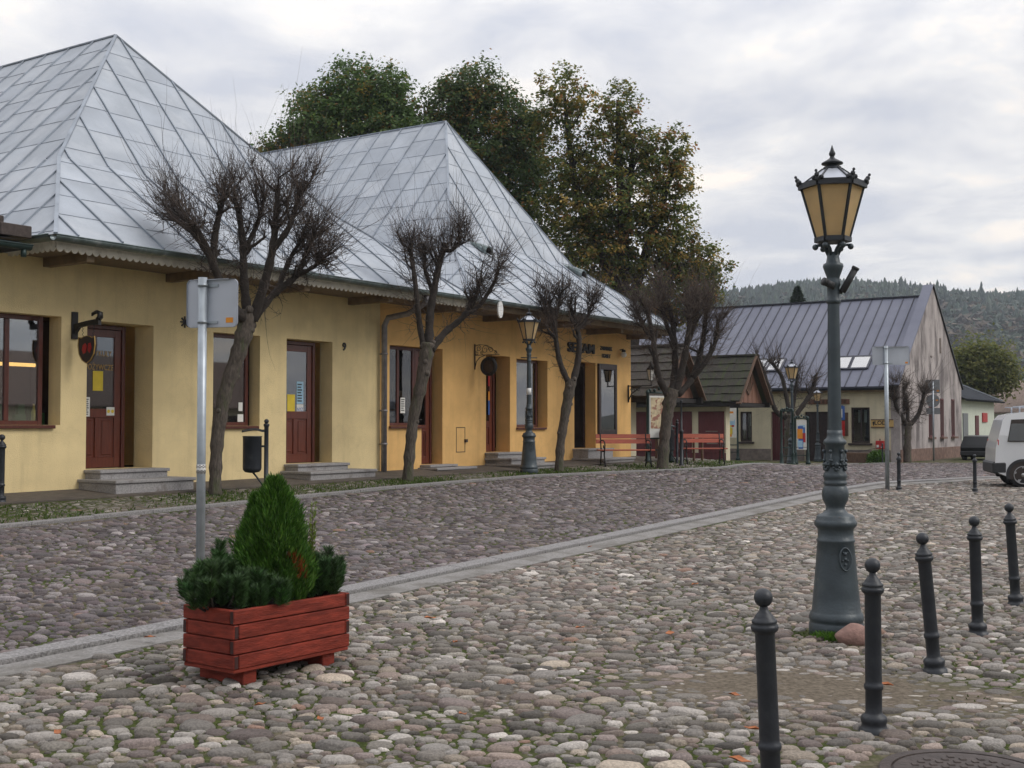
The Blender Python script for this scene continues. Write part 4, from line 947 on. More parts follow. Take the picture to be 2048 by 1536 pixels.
# ================================================================== STREET LAMPS
def hexring(r, z, rot, n=6): return [(r*math.cos(rot+k*2*math.pi/n), r*math.sin(rot+k*2*math.pi/n), z) for k in range(n)]
LP_BASE = [(.205, -.05), (.205, .085), (.200, .095), (.196, .108), (.202, .118), (.205, .135), (.200, .158), (.190, .175), (.183, .185), (.172, .30), (.158, .45), (.146, .60), (.137, .705), (.143, .712), (.143, .728), (.134, .735), (.133, .80), (.140, .815), (.155, .83), (.160, .85), (.153, .872), (.143, .88), (.143, .90), (.125, .915), (.095, .928), (.072, .955), (.070, .975), (.080, 1.00), (.095, 1.03), (.101, 1.065), (.098, 1.10), (.085, 1.13), (.078, 1.14), (.088, 1.147), (.088, 1.165), (.080, 1.172), (.084, 1.19), (.092, 1.205), (.086, 1.225), (.078, 1.24), (.074, 1.36), (.072, 1.445), (.085, 1.455), (.088, 1.468), (.080, 1.485), (.062, 1.50), (.057, 1.53), (.057, 1.56)]
LP_TOP = [(.044, 2.53), (.054, 2.54), (.054, 2.56), (.047, 2.57), (.047, 2.66), (.055, 2.675), (.055, 2.70), (.047, 2.715), (.050, 2.74), (.068, 2.79), (.078, 2.82), (.074, 2.838), (.054, 2.85), (.046, 2.89), (.044, 2.93)]
LROT = math.radians(-90+19.5)
def street_lamp(label, pos, rz=0., scale=1., flood=False, bar=False, sticker=False, group='street lamps around the square', low=False):
    t = thing('street_lamp', label, 'street lamp', pos, rz, group); t.scale = (scale,)*3
    ns = 16 if low else 36
    b = MB(); b.smooth = True; b.lathe(LP_BASE, ns)
    # garlands and rosettes on the pedestal drum
    for k in range(6):
        a = k*math.pi/3+.4; r = .083
        for j in range(-4, 5):
            aa = a+j*.11; z = 1.33-.018*(16-j*j)/4*1.0
            b.ball((r*math.cos(aa), r*math.sin(aa), z), .011, 6, 4)
        b.ball((.080*math.cos(a), .080*math.sin(a), 1.30), .02, 7, 5); b.ball((.083*math.cos(a+.52), .083*math.sin(a+.52), 1.40), .015, 6, 4)
        b.tube([(.077*math.cos(a+.52), .077*math.sin(a+.52), 1.39), (.080*math.cos(a+.52), .080*math.sin(a+.52), 1.28)], .008, 5)
    p = b.build('pedestal', M['castiron'], t)
    if not low:
        b = MB(); b.smooth = True; a = math.radians(-90+12); rr = .155; tang = (-math.sin(a), math.cos(a))
        cen = Vector((rr*math.cos(a), rr*math.sin(a), .59)); nr = Vector((math.cos(a), math.sin(a), .1))
        pts = [cen+Vector((tang[0], tang[1], 0))*.048*math.cos(k*math.pi/10)+Vector((-.1*math.cos(a), -.1*math.sin(a), 1))*.085*math.sin(k*math.pi/10)+nr*.001 for k in range(21)]
        b.tube(pts, .007, 6, cap=False)
        for (du, dz, r) in ((0, .04, .016), (-.016, .05, .008), (.016, .05, .008), (0, .0, .014), (-.02, -.01, .010), (.02, -.01, .010), (0, -.04, .012)): b.ball(cen+Vector((tang[0], tang[1], 0))*du+Vector((0, 0, dz))-nr*.004, r, 7, 5)
        b.build('crest_medallion', M['castiron'], p)
    b = MB(); b.smooth = True; prof = [(.054, 1.55), (.050, 1.8), (.047, 2.2), (.044, 2.54)]
    n = 14 if low else 40; vs = []; 
    for r, z in prof:
        for k in range(n): q = r*(1 if (low or k % 2) else .93); vs.append((q*math.cos(2*math.pi*k/n), q*math.sin(2*math.pi*k/n), z))
    b._add(vs, [(i*n+k, i*n+(k+1) % n, (i+1)*n+(k+1) % n, (i+1)*n+k) for i in range(len(prof)-1) for k in range(n)])
    b.build('shaft', M['castiron'], t)
    b = MB(); b.smooth = True; b.lathe(LP_TOP, ns)
    for k in range(6):      # curved arms under the lantern
        a = LROT+k*math.pi/3; c, s_ = math.cos(a), math.sin(a)
        b.tube([(.030*c, .030*s_, 2.90), (.055*c, .055*s_, 2.955), (.09*c, .09*s_, 2.985), (.122*c, .122*s_, 2.985)], [.015, .014, .012, .012], 6); b.ball((.132*c, .132*s_, 2.972), .024, 8, 6)
    b.build('neck', M['castiron'], t)
    # lantern cage
    b = MB(); z0, z1, r0, r1 = 3.03, 3.425, .122, .232
    lo, hi = hexring(r0, z0, LROT), hexring(r1, z1, LROT)
    for k in range(6): b.bar(lo[k], hi[k], .020, .020)
    for ring, w, h in ((hexring(r0+.004, z0-.004, LROT), .034, .036), (hexring(r1+.012, z1+.018, LROT), .036, .045)):
        for k in range(6): b.bar(ring[k], ring[(k+1) % 6], w, h)
    fl = hexring(r0*.98, z0-.02, LROT); b.poly(fl[::-1])
    for k in range(6):       # crown ornaments on the rim corners
        a = LROT+k*math.pi/3; c, s_ = math.cos(a), math.sin(a); R = r1+.018
        for (dr, dz, r) in ((0, .05, .026), (.014, .08, .019), (.026, .106, .012)): b.ball(((R+dr)*c, (R+dr)*s_, z1+dz-.01), r, 7, 5)
        for sg in (-1, 1): b.ball((R*c-sg*.032*s_, R*s_+sg*.032*c, z1+.048), .019, 6, 4)
    cage = b.build('lantern_frame', M['castdark'], t)
    for k in range(6):
        j = (k+1) % 6; q = [Vector(lo[k])*.975, Vector(lo[j])*.975, Vector(hi[j])*.975, Vector(hi[k])*.975]
        for v, z in zip(q, (z0, z0, z1, z1)): v.z = z
        ctr = sum(q, Vector())/4; nr = (q[1]-q[0]).cross(q[2]-q[1]).normalized()*.004
        b = MB(); b._add(q+[v+nr for v in q], [(3, 2, 1, 0), (4, 5, 6, 7), (0, 1, 5, 4), (1, 2, 6, 5), (2, 3, 7, 6), (3, 0, 4, 7)]); b.build('lantern_pane', M['amber'], cage)
    b = MB(); ra, rb = hexring(r1-.005, z1+.035, LROT), hexring(.072, 3.575, LROT)
    for k in range(6): j = (k+1) % 6; b.poly([ra[k], ra[j], rb[j], rb[k]])
    b.poly(hexring(r1-.005, z1+.033, LROT)[::-1]); rf = b.build('lantern_roof', M['signback'], t)
    b = MB()
    for k in range(6): b.bar(Vector(ra[k])+Vector((0, 0, .004)), Vector(rb[k])+Vector((0, 0, .004)), .012, .010)
    b.smooth = True; b.lathe([(.068, 3.56), (.074, 3.58), (.066, 3.592), (.042, 3.597), (.042, 3.61), (.082, 3.614), (.081, 3.624), (.044, 3.645), (.020, 3.66), (.016, 3.675), (.023, 3.685), (.025, 3.698), (.015, 3.72), (.008, 3.742), (.002, 3.762)], 14 if low else 20); b.build('finial', M['castdark'], rf)
    b = MB(); b.smooth = True; b.lathe([(.03, 3.02), (.03, 3.10), (.045, 3.14), (.045, 3.26), (.02, 3.30)], 12); b.build('bulb', M['paper'], t)
    if bar:
        b = MB(); b.smooth = True; b.tube([(-.19, 0, 2.62), (.19, 0, 2.62)], .014, 6); b.build('ladder_bar', M['castdark'], t)
    if sticker:
        b = MB(); b.smooth = True; b.lathe([(.0535, 1.78), (.0535, 1.93)], 14); b.build('sticker', M['white'], t)
    if flood:
        for p, q, r in (((-.02, -.06, 2.665), (-.085, -.085, 2.69), .028), ((.06, -.03, 2.62), (.15, -.06, 2.79), .026)):
            b = MB(); b.smooth = True; b.tube([p, q], [r, r], 12); b.tube([q, Vector(q)+(Vector(q)-Vector(p)).normalized()*.02], [r*1.12]*2, 12); b.bar((0, 0, 2.63), p, .02, .03); b.build('spotlight', M['plastic'], t)
    return t
street_lamp('nearest and largest street lamp, with two spotlights clamped under its lantern', (*LAMP_XY, 0), flood=True)
p, u, n = gnd(1058, 947); street_lamp('street lamp with white sticker standing before the window of the orange shop', p, .25, 1.0, bar=True, sticker=True)
p, u, n = gnd(1585, 929); L3 = p; street_lamp('street lamp in front of the bare tree beside the shingled hut', p, -.1, .985*np.linalg.norm(p[:2])/2400*206/3.75/.985, low=True)
p = W(50.95, -1.55, 0); street_lamp('farthest small street lamp, before the dark doorway of the grey-roofed house', p, .3, .87, low=True)
# wall lantern on the corner of the orange building
WLn = Frame('corner_wall_lantern', 'dark wall lantern on a scrolled bracket at the far corner of the orange building', 'lamp', 30.6, 0, 2.6)
ub = 30.62
s = MB(); s.smooth = True; s.tube([(ub, -.02, 2.75), (ub, -.02, 2.25)], .025, 6); s.tube([(ub, -.02, 2.72), (ub, -.78, 2.72)], .018, 6); s.tube([(ub, -.02, 2.3), (ub, -.12, 2.5), (ub, -.4, 2.68)], .016, 6)
for cy, cz, r in ((-.16, 2.60, .08), (-.33, 2.62, .06)): s.tube([(ub, cy+r*(1-.7*k/20)*math.cos(k*.45), cz+r*(1-.7*k/20)*math.sin(k*.45)) for k in range(21)], .009, 5)
s.tube([(ub, -.75, 2.72), (ub, -.75, 2.86)], .02, 6); WLn.part(s, 'bracket', M['iron'])
def small_lantern(fr, c, h0, r0, r1, hz, m):
    s = MB(); lo = [Vector((c[0], c[1], 0))+Vector(q) for q in hexring(r0, h0, .3)]; hi = [Vector((c[0], c[1], 0))+Vector(q) for q in hexring(r1, h0+hz, .3)]
    for k in range(6): s.bar(lo[k], hi[k], .014, .014); s.bar(lo[k], lo[(k+1) % 6], .02, .02); s.bar(hi[k], hi[(k+1) % 6], .022, .022)
    s.smooth = True; s.lathe([(r1+.02, hz), (r1*.35, hz+.13), (r1*.45, hz+.15), (.02, hz+.19), (.02, hz+.22), (.003, hz+.29)], 12, (c[0], c[1], h0))
    cage = fr.part(s, 'lantern_frame', M['iron'])
    s = MB()
    for k in range(6): s.poly([lo[k], lo[(k+1) % 6], hi[(k+1) % 6], hi[k]])
    fr.part(s, 'lantern_glass', M[m], cage)
small_lantern(WLn, (ub, -.75), 2.86, .07, .125, .32, 'paper')

# ================================================================== BOLLARDS
BP = [(.078, -.04), (.078, .025), (.066, .032), (.062, .05), (.066, .062), (.068, .078), (.062, .092), (.048, .10), (.0425, .112), (.0425, .225), (.048, .230), (.0495, .242), (.048, .254), (.0425, .26), (.0425, .275), (.0415, .715), (.045, .722), (.055, .730), (.059, .742), (.057, .753), (.050, .758), (.054, .764), (.053, .774), (.044, .780), (.040, .79), (.030, .803), (.020, .815), (.0165, .826), (.017, .834)]
def bollard_proto(label, pos, lean_x, rz):
    t = thing('bollard', label, 'bollard', pos, 0, 'cast iron bollards with ball tops'); t.rotation_euler = (math.radians(.6), math.radians(lean_x), rz)
    n = 28; b = MB(); b.smooth = True
    b.lathe(BP, n)
    b.build('post', M['castdark'], t)
    b = MB(); b.smooth = True; b.ball((0, 0, .868), .040, 20, 14); b.build('ball_top', M['castdark'], t)
    return t
def copy_tree(o, parent=None):
    c = o.copy(); COL.objects.link(c); c.parent = parent
    for ch in list(o.children): copy_tree(ch, c)
    return c
B0 = bollard_proto('nearest bollard, leaning left and cut off by the bottom of the photo', (1.10, 5.13, 0), -2.2, 0)
BL = [('upright bollard in front of the boulder and the big lamp', 1.880, 6.29, 0, -.1), ('bollard tilted most, third in the row by the big lamp', 2.73, 7.80, 0, -5.0), ('nearly upright bollard, second last of the near row', 3.536, 9.165, 0, -1.4), ('last bollard of the near row, at the right edge of the photo', 4.46, 10.675, 0, -3.6)]
for lab, x, y, z, le in BL:
    c = copy_tree(B0); c['label'] = lab; c.location = (x, y, z); c.rotation_euler = (math.radians(.5), math.radians(le), 0)
for px, py, lab in ((1798, 982, 'distant bollard just right of the far traffic sign post by the gutter'), (1950, 985, 'distant bollard standing behind the rear bumper of the white van'), (1, 1007, 'dark bollard on the walk at the left edge before the cream shop window')):
    p, u, n = gnd(px, py); c = copy_tree(B0); c['label'] = lab; c.location = tuple(p); c.rotation_euler = (0, math.radians(.5), 1)
    if px < 10: c.scale = (1.12, 1.12, 1.08)

# ================================================================== PLANTER with its plants
# corners fitted on the ground: near corner, long side to the right and back
NP = np.array([-1.68, 7.30]); la = math.atan2(.80, .585); LD = np.array([math.cos(la), math.sin(la)]); SDv = np.array([-LD[1], LD[0]])
PLEN, PWID, PZ0, PH = 1.0, .48, .115, .362
pc = NP+LD*PLEN/2+SDv*PWID/2
PT = thing('wooden_planter', 'red stained timber planter box on two feet, filled with evergreens', 'planter', (*pc, 0), la)
hx, hy = PLEN/2, PWID/2; tk = .038
def slat(name, x0, x1, y0, y1, z0, z1, ax):
    b = MB(); b.bbox(x0, x1, y0, y1, z0, z1, .005); b.cur = 1; e = .0015; i_ = .006
    if ax == 'x':
        for q, r_ in ((x0-e, x0-.0002), (x1+.0002, x1+e)): b.box(q, r_, y0+i_, y1-i_, z0+i_, z1-i_)
    else:
        for q, r_ in ((y0-e, y0-.0002), (y1+.0002, y1+e)): b.box(x0+i_, x1-i_, q, r_, z0+i_, z1-i_)
    b.build(name, [M['planter'], M['planterdark']], PT)
gp_ = .004
for k in range(4):           # boards overlap round the corners like a pinwheel, turned over at each course
    z0 = PZ0+k*PH/4+.003; z1 = PZ0+(k+1)*PH/4-.003; c = k % 2 == 1; jx = random.uniform(-.003, .003)
    if c:
        slat('long_slat', -hx+jx, hx-tk-gp_, -hy, -hy+tk, z0, z1, 'x'); slat('long_slat', -hx+tk+gp_, hx, hy-tk, hy, z0, z1, 'x')
        slat('end_slat', -hx, -hx+tk, -hy+tk+gp_, hy, z0, z1, 'y'); slat('end_slat', hx-tk, hx, -hy, hy-tk-gp_, z0, z1, 'y')
    else:
        slat('long_slat', -hx+tk+gp_, hx+jx, -hy, -hy+tk, z0, z1, 'x'); slat('long_slat', -hx, hx-tk-gp_, hy-tk, hy, z0, z1, 'x')
        slat('end_slat', -hx, -hx+tk, -hy, hy-tk-gp_, z0, z1, 'y'); slat('end_slat', hx-tk, hx, -hy+tk+gp_, hy, z0, z1, 'y')
for sx in (-1, 1):
    for sy in (-1, 1):
        b = MB(); x0 = sx*(hx-tk-.004); y0 = sy*(hy-tk-.004); b.bbox(min(x0, x0-sx*.05), max(x0, x0-sx*.05), min(y0, y0-sy*.05), max(y0, y0-sy*.05), PZ0, PZ0+PH-.004, .004); b.build('corner_post', M['planterdark'], PT)
b = MB(); b.bbox(-hx+.006, hx-.006, -hy+.006, hy-.006, PZ0-.022, PZ0+.001, .004); b.build('base_board', M['planter'], PT)
b = MB(); b.box(-hx+tk, hx-tk, -hy+tk, hy-tk, PZ0+.002, PZ0+PH-.055); b.build('soil', M['soilbed'], PT)
for sg in (-1, 1):
    b = MB(); b.bbox(sg*(hx-.16)-.055, sg*(hx-.16)+.055, -hy+.035, hy-.035, -.01, PZ0-.0225, .005); b.build('foot', M['planter'], PT)
ZT = PZ0+PH-.06
def Wp(a, c): q = pc+LD*a+SDv*c; return np.array([q[0], q[1]])
def sprays(m, pos, dirs, L, w, cols, bend=.2):
    """thin leaf-like blades: root, two mid, tip"""
    d = dirs/np.linalg.norm(dirs, axis=1, keepdims=True); r = rng.normal(0, 1, (m, 3)); sdir = np.cross(d, r); sdir /= np.linalg.norm(sdir, axis=1, keepdims=True)
    up = np.array([0, 0, 1.]); L = L[:, None]; w = w[:, None]
    mid = pos+d*L*.5; tip = pos+(d+up*bend)*L
    V = np.stack([pos, mid+sdir*w, tip, mid-sdir*w], 1).reshape(-1, 3); o = (np.arange(m)*4)[:, None]
    return V, np.concatenate([o+[0, 1, 2], o+[0, 2, 3]]), np.repeat(cols, 4, 0)
# thuja
TX = Wp(.06, .02); Ht = .83
t = thing('thuja', 'cone-shaped bright green thuja in the middle of the red planter, one browned spray', 'shrub', (*TX, ZT))
b = MB(); b.smooth = True; b.tube([(0, 0, -.03), (.005, 0, .3), (.01, .005, .7)], [.022, .015, .005], 7); b.build('stem', M['limb'], t)
m = 30000; z = rng.beta(1.15, 1.35, m)
R = np.interp(z, [0, .08, .22, .40, .55, .70, .82, .92, 1.0], [.15, .20, .235, .232, .205, .158, .105, .055, .013])
a = rng.uniform(0, 6.283, m); lump = 1+.14*np.sin(3*a+z*9)+.10*np.sin(7*a-z*17)+.08*np.sin(13*a+z*31)
rr = R*lump*np.sqrt(rng.uniform(.30, 1, m))
pos = np.stack([rr*np.cos(a), rr*np.sin(a), z*Ht], 1)
# second, lower leader on the left
sec = rng.uniform(0, 1, m) < .26; z2 = rng.uniform(.25, .80, m); R2 = .13*np.clip(1-((z2-.3)/.52).clip(0)**1.5, .05, 1); r2 = R2*np.sqrt(rng.uniform(.2, 1, m))
pos[sec] = np.stack([-.125+r2*np.cos(a), .02+r2*np.sin(a), z2*1.06*Ht], 1)[sec]
d = np.stack([np.cos(a)*.75, np.sin(a)*.75, np.full(m, 1.0)], 1)+rng.normal(0, .35, (m, 3))
cols = np.array([[.052, .138, .016], [.072, .172, .024], [.10, .20, .034], [.040, .102, .016]])[rng.integers(0, 4, m)]*rng.uniform(.75, 1.25, (m, 1))
ck = np.sin(a*5+z*13)+rng.normal(0, .5, m); cols[ck > 1.1] *= np.array([1.25, 1.2, 1.1])
br = (np.abs((a-5.45+(z-.38)*2.2+3.14) % 6.283-3.14) < .10) & (z > .22) & (z < .42) & (rr > .75*R) & (rng.uniform(0, 1, m) < .75); cols[br] = np.array([.28, .075, .018])*rng.uniform(.6, 1.2, (br.sum(), 1))
V, f, tt = sprays(m, pos, d, rng.uniform(.025, .055, m), rng.uniform(.0025, .0055, m), cols, .25); arr('foliage', V, f, M['needle'], tt, t)
# dwarf pines: upright candles thick with needles
def dwarf_pine(label, cx, cy, spots):
    base = Wp(cx, cy); t = thing('dwarf_pine', label, 'shrub', (*base, ZT), 0, 'dwarf pines in the red planter')
    bm_ = MB(); bm_.smooth = True; P0 = []; D0 = []; Cc = []
    for (x, y, h, ln) in spots:
        tip = np.array([x, y, h]); root = np.array([x*.25, y*.25, 0]); bm_.tube([root, (root+tip)/2+np.array([x*.15, y*.15, 0]), tip], [.012, .008, .004], 5)
        ax = np.array([x*.6, y*.6, .35]); ax = ax/np.linalg.norm(ax)*.5+np.array([0, 0, .7]); ax /= np.linalg.norm(ax)
        k = int(420*ln/.12); s_ = rng.uniform(-.9, .25, k)*ln; aa = rng.uniform(0, 6.283, k); e1 = np.cross(ax, [1, 0, 0]); e1 /= np.linalg.norm(e1); e2 = np.cross(ax, e1)
        P0.append(tip+ax*s_[:, None]+rng.normal(0, .004, (k, 3))); D0.append(ax*rng.uniform(.35, 1.1, (k, 1))+e1*np.cos(aa)[:, None]+e2*np.sin(aa)[:, None])
        Cc.append(np.array([.044, .088, .030])*rng.uniform(.6, 1.5, (k, 1))*np.array([1, rng.uniform(.9, 1.25), rng.uniform(.8, 1.1)]))
    bm_.build('branches', M['limb'], t)
    P0, D0, Cc = map(np.concatenate, (P0, D0, Cc)); k = len(P0)
    V, f, tt = sprays(k, P0, D0, rng.uniform(.035, .065, k), np.full(k, .0021), Cc, .12); arr('needles', V, f, M['needle'], tt, t)
def spots(n, rx, ry, hlo, hhi, seed):
    r_ = random.Random(seed); L = []
    for i in range(n):
        a = r_.uniform(0, 6.28); q = math.sqrt(r_.uniform(0, 1)); x, y = rx*q*math.cos(a), ry*q*math.sin(a)
        L.append((x, y, max(hlo, r_.uniform(hlo, hhi)*(1.12-.45*q)), r_.uniform(.06, .11)))
    return L
dwarf_pine('dark dwarf pine at the left end of the planter, tallest candle beside the sign pole', -.37, .05, spots(60, .24, .24, .12, .36, 3)+[(-.02, .10, .40, .15), (-.05, .12, .34, .15)])
dwarf_pine('dark dwarf pine hanging over the near corner of the planter, before the thuja', -.20, -.10, spots(50, .19, .12, .12, .25, 5))
dwarf_pine('dark dwarf pine alone at the right end of the planter', .385, -.03, spots(56, .19, .20, .12, .36, 8))
t = thing('yellow_weed', 'thin pale yellow-green stem growing up along the right of the thuja', 'plant', (*Wp(.26, -.10), ZT))
b = MB(); b.smooth = True; b.tube([(0, 0, 0), (.01, 0, .25), (.02, .01, .50), (.015, .01, .66)], [.005, .004, .003, .001], 5); b.build('stem', M['twiglight'], t)
k = 420; h = rng.uniform(.05, .66, k); aa = rng.uniform(0, 6.28, k); P0 = np.stack([.02*h/.5+.008*np.cos(aa), .008*np.sin(aa), h], 1)
V, f, tt = sprays(k, P0, np.stack([np.cos(aa), np.sin(aa), np.full(k, 1.1)], 1), rng.uniform(.02, .05, k)*(1.2-h), np.full(k, .004), np.array([.15, .21, .03])*rng.uniform(.7, 1.3, (k, 1))); arr('leaves', V, f, M['needle'], tt, t)

# ---------------- boulder, manhole
t = thing('boulder', 'reddish granite boulder lying against the foot of the nearest lamp', 'rock', (2.485, 8.80, .015))
b = MB(); b.smooth = True; b.ball((0, 0, .04), .125, 26, 18, (1.02, .72, .82))
b.v = [(x*(1+.10*math.sin(5*z*9+x*14))+.25*max(0, -x)*z, y*(1+.08*math.sin(x*21)), z*(1-.18*(x < -.02)*abs(x)/.12)) for x, y, z in b.v]; b.build('stone', M['rock'], t)
t = thing('manhole_cover', 'round rusty iron manhole cover in the cobbles at the bottom right', 'manhole cover', (*MAN_XY, .028))
b = MB(); b.smooth = False; b.lathe([(.40, -.05), (.40, .0), (.395, .006), (.345, .006), (.343, -.004), (.335, -.004), (.333, .004), (.30, .006), (.0, .006)], 40)
for i in range(-6, 7):
    for j in range(-6, 7):
        x, y = i*.042, j*.042
        if x*x+y*y < .26**2 and (i+j) % 2 == 0: b.bbox(x-.016, x+.016, y-.016, y+.016, .005, .011, .003)
b.build('lid', M['rust'], t)
k = 60
for i, (px, py) in enumerate([(1490, 1398), (1370, 1240), (1100, 1440), (1275, 1260), (1340, 1165)]): pass

# ---------------- fallen leaves
lv = [(1160, 1270), (925, 1450), (1470, 1410), (1505, 1480), (1770, 1388), (1480, 1545), (115, 1488), (1180, 1100), (640, 1460), (1340, 1282), (910, 1300), (300, 1290), (1010, 1105), (1230, 1190), (520, 1430), (1390, 1180), (860, 1250)]
for i, (px, py) in enumerate(lv):
    p, u, n = gnd(px, py); L = random.uniform(.035, .06); b = MB()
    q = [(-L, 0, 0), (-L*.3, L*.45, .012), (L*.4, L*.35, .006), (L, 0, .015), (L*.35, -L*.4, .008), (-L*.35, -L*.4, .014)]
    for j in range(len(q)-2): b.poly([q[0], q[j+1], q[j+2]])
    b.v += [(x, y, z-.003) for x, y, z in b.v]; b.f += [[k_+len(b.v)//2 for k_ in f[::-1]] for f in b.f]; b.mi *= 2; b.sm *= 2
    o = b.build('fallen_leaf', M['leafdead'] if 'leafdead' in M else M.setdefault('leafdead', mat('dry_orange_leaf', (.36, .12, .04), .7, var=.3, scale=30)), loc=(p[0], p[1], .055)); o.rotation_euler = (random.uniform(-.2, .2), random.uniform(-.2, .2), random.uniform(0, 6))
    tag(o, 'small dry orange leaf fallen on the cobbles of the square', 'leaf', 'dry leaves fallen on the cobbles')

# ================================================================== SIGNS SEEN FROM BEHIND
def back_sign(label, pos, h, pw, ph, r, rz, bands=False, lip=.035):
    t = thing('traffic_sign', label, 'traffic sign', pos, rz, 'traffic signs seen from behind')
    b = MB(); b.smooth = True; b.tube([(0, 0, -.1), (0, 0, h)], r, 16); b.build('pole', M['galv'], t)
    # plate faces away (+y); its folded edge is turned towards the viewer along the top
    b = MB(); z0, z1 = h-ph-.01, h-.01; x0 = -pw*.36; x1 = pw*.64; y = r+.012; rd = .04; n = 5; pts = []
    for cx, cz, a0 in ((x1-rd, z1-rd, 0), (x0+rd, z1-rd, 90), (x0+rd, z0+rd, 180), (x1-rd, z0+rd, 270)):
        for k in range(n+1): a = math.radians(a0+90*k/n); pts.append((cx+rd*math.cos(a), cz+rd*math.sin(a)))
    b.prism(pts, y, y+.004, 'y')
    m = len(pts)
    for k in range(m):
        (a, c), (d, e) = pts[k], pts[(k+1) % m]; w = .016
        b.poly([(a, y, c), (d, y, e), (d, y-w, e), (a, y-w, c)]); b.poly([(a, y-w, c), (d, y-w, e), (d, y, e), (a, y, c)])
    b.bar((x0+.07, y-lip/2, z1-.004), (-.03, y-lip/2, z1-.004), lip, .004); b.bar((.03, y-lip/2, z1-.004), (x1-.07, y-lip/2, z1-.004), lip, .004)
    pl = b.build('sign_plate', M['signback'], t)
    b = MB(); b.box(x1-.10, x1-.04, y-.0025, y-.0005, z0+.035, z0+.075); b.build('maker_label', M['orangelabel'], pl)
    for z in (z1-.05, z0+.04):
        b = MB(); b.bar((-r*1.2, y-.006, z), (r*3.2, y-.006, z), .010, .022, (0, 0, 1)); b.smooth = True; b.tube([(0, 0, z-.011), (0, 0, z+.011)], r+.005, 16); b.build('clamp', M['galv'], t)
    if bands:
        b = MB(); b.smooth = True; b.tube([(0, 0, bands-.035), (0, 0, bands+.035)], r+.0012, 16); wt = b.build('band_sticker', M['white'], t)
        b = MB(); n = 16
        for row in range(8):
            if row in (3, 4): continue
            for k in range(n):
                if (k+row) % 2:
                    a0, a1 = 2*math.pi*k/n, 2*math.pi*(k+1)/n; R = r+.0022; z = bands-.032+row*.008
                    b.poly([(R*math.cos(a0), R*math.sin(a0), z), (R*math.cos(a1), R*math.sin(a1), z), (R*math.cos(a1), R*math.sin(a1), z+.008), (R*math.cos(a0), R*math.sin(a0), z+.008)])
        b.build('check_pattern', M['blackink'], wt)
    return t
D = 9.25; p = at(403, 850, D); back_sign('back of a square aluminium traffic sign on a pole right behind the planter', (p[0], p[1], 0), 2.74, .43, .375, .034, math.radians(-14), bands=1.6-(938-850)/2400*D)
p, u, n = gnd(1775, 980); back_sign('back of a square aluminium traffic sign on the tall pole farther down the gutter', p, 3.40, .86, .44, .05, math.radians(-6), lip=.05)
# sign cluster by the far gable
p = W(54.9, 2.35, 0); t = thing('sign_post_cluster', 'grey square, round and wide sign backs on one post before the stained gable', 'traffic sign', p, math.radians(-14))
b = MB(); b.smooth = True; b.tube([(0, 0, 0), (0, 0, 3.55)], .04, 10); b.build('pole', M['galv'], t)
M['greyback'] = mat('dull_grey_sign_back', (.21, .22, .23), .6, .3, var=.08)
b = MB(); b.bbox(-.30, .30, .05, .06, 3.02, 3.62, .004); b.build('square_plate', M['greyback'], t)
b = MB(); b.prism([(.29*math.cos(k*math.pi/12), 2.68+.29*math.sin(k*math.pi/12)) for k in range(24)], .05, .06, 'y'); b.build('round_plate', M['greyback'], t)
b = MB(); b.bbox(-.28, .30, .05, .06, 2.08, 2.36, .004); b.build('wide_plate', M['greyback'], t)
b = MB(); b.box(.16, .26, .045, .049, 3.09, 3.16); b.box(.12, .22, .045, .049, 2.68, 2.73); b.build('maker_label', M['orangelabel'], t)

# ================================================================== BENCHES, BINS
def bench(label, pos, rz, L=1.75, sc=1.):
    t = thing('park_bench', label, 'bench', pos, rz, 'red slatted benches by the kerb'); t.scale = (sc,)*3
    b = MB()
    for k in range(4): y = -.40+k*.105; b.bbox(-L/2, L/2, y, y+.09, .42, .452, .006)
    b.build('seat', M['bench'], t)
    b = MB()
    for k in range(2): 
        z = .60+k*.13; y = .035+k*.035
        b._add([(-L/2, y, z), (L/2, y, z), (L/2, y+.028, z), (-L/2, y+.028, z), (-L/2, y+.03, z+.11), (L/2, y+.03, z+.11), (L/2, y+.058, z+.11), (-L/2, y+.058, z+.11)], [(3, 2, 1, 0), (4, 5, 6, 7), (0, 1, 5, 4), (1, 2, 6, 5), (2, 3, 7, 6), (3, 0, 4, 7)])
    b.build('backrest', M['bench'], t)
    for sg in (-1, 1):
        x = sg*(L/2-.12); b = MB(); b.smooth = True
        b.tube([(x, .10, 0), (x, .02, .22), (x, -.01, .41), (x, .05, .62), (x, .11, .86)], .019, 7)
        b.tube([(x, -.50, 0), (x, -.42, .20), (x, -.36, .33), (x, -.40, .41)], .019, 7); b.tube([(x, -.42, .405), (x, .02, .405)], .018, 7)
        b.tube([(x, -.46, .06), (x, -.36, .12), (x, -.2, .15), (x, -.04, .12), (x, .08, .06)], .013, 6)
        b.tube([(x, .06, .66), (x, -.10, .69), (x, -.30, .68), (x, -.42, .63), (x, -.46, .55), (x, -.40, .48), (x, -.30, .50), (x, -.27, .56)], .017, 7); b.tube([(x, -.40, .41), (x, -.44, .47), (x, -.46, .55)], .015, 6)
        b.build('armrest_leg', M['iron'], t)
    return t
p, u, n = gnd(1247, 936); bench('red slatted park bench with iron arms in front of the orange corner', W(27.35, 1.63, float(zf(27.4, 1.7))), ROT-math.radians(48), 1.44)
bench('red slatted park bench right of the fourth bare tree, beside the dark bin', gnd(1406, 930)[0]+np.array([0, .2, .02]), ROT-math.radians(52), 1.28)
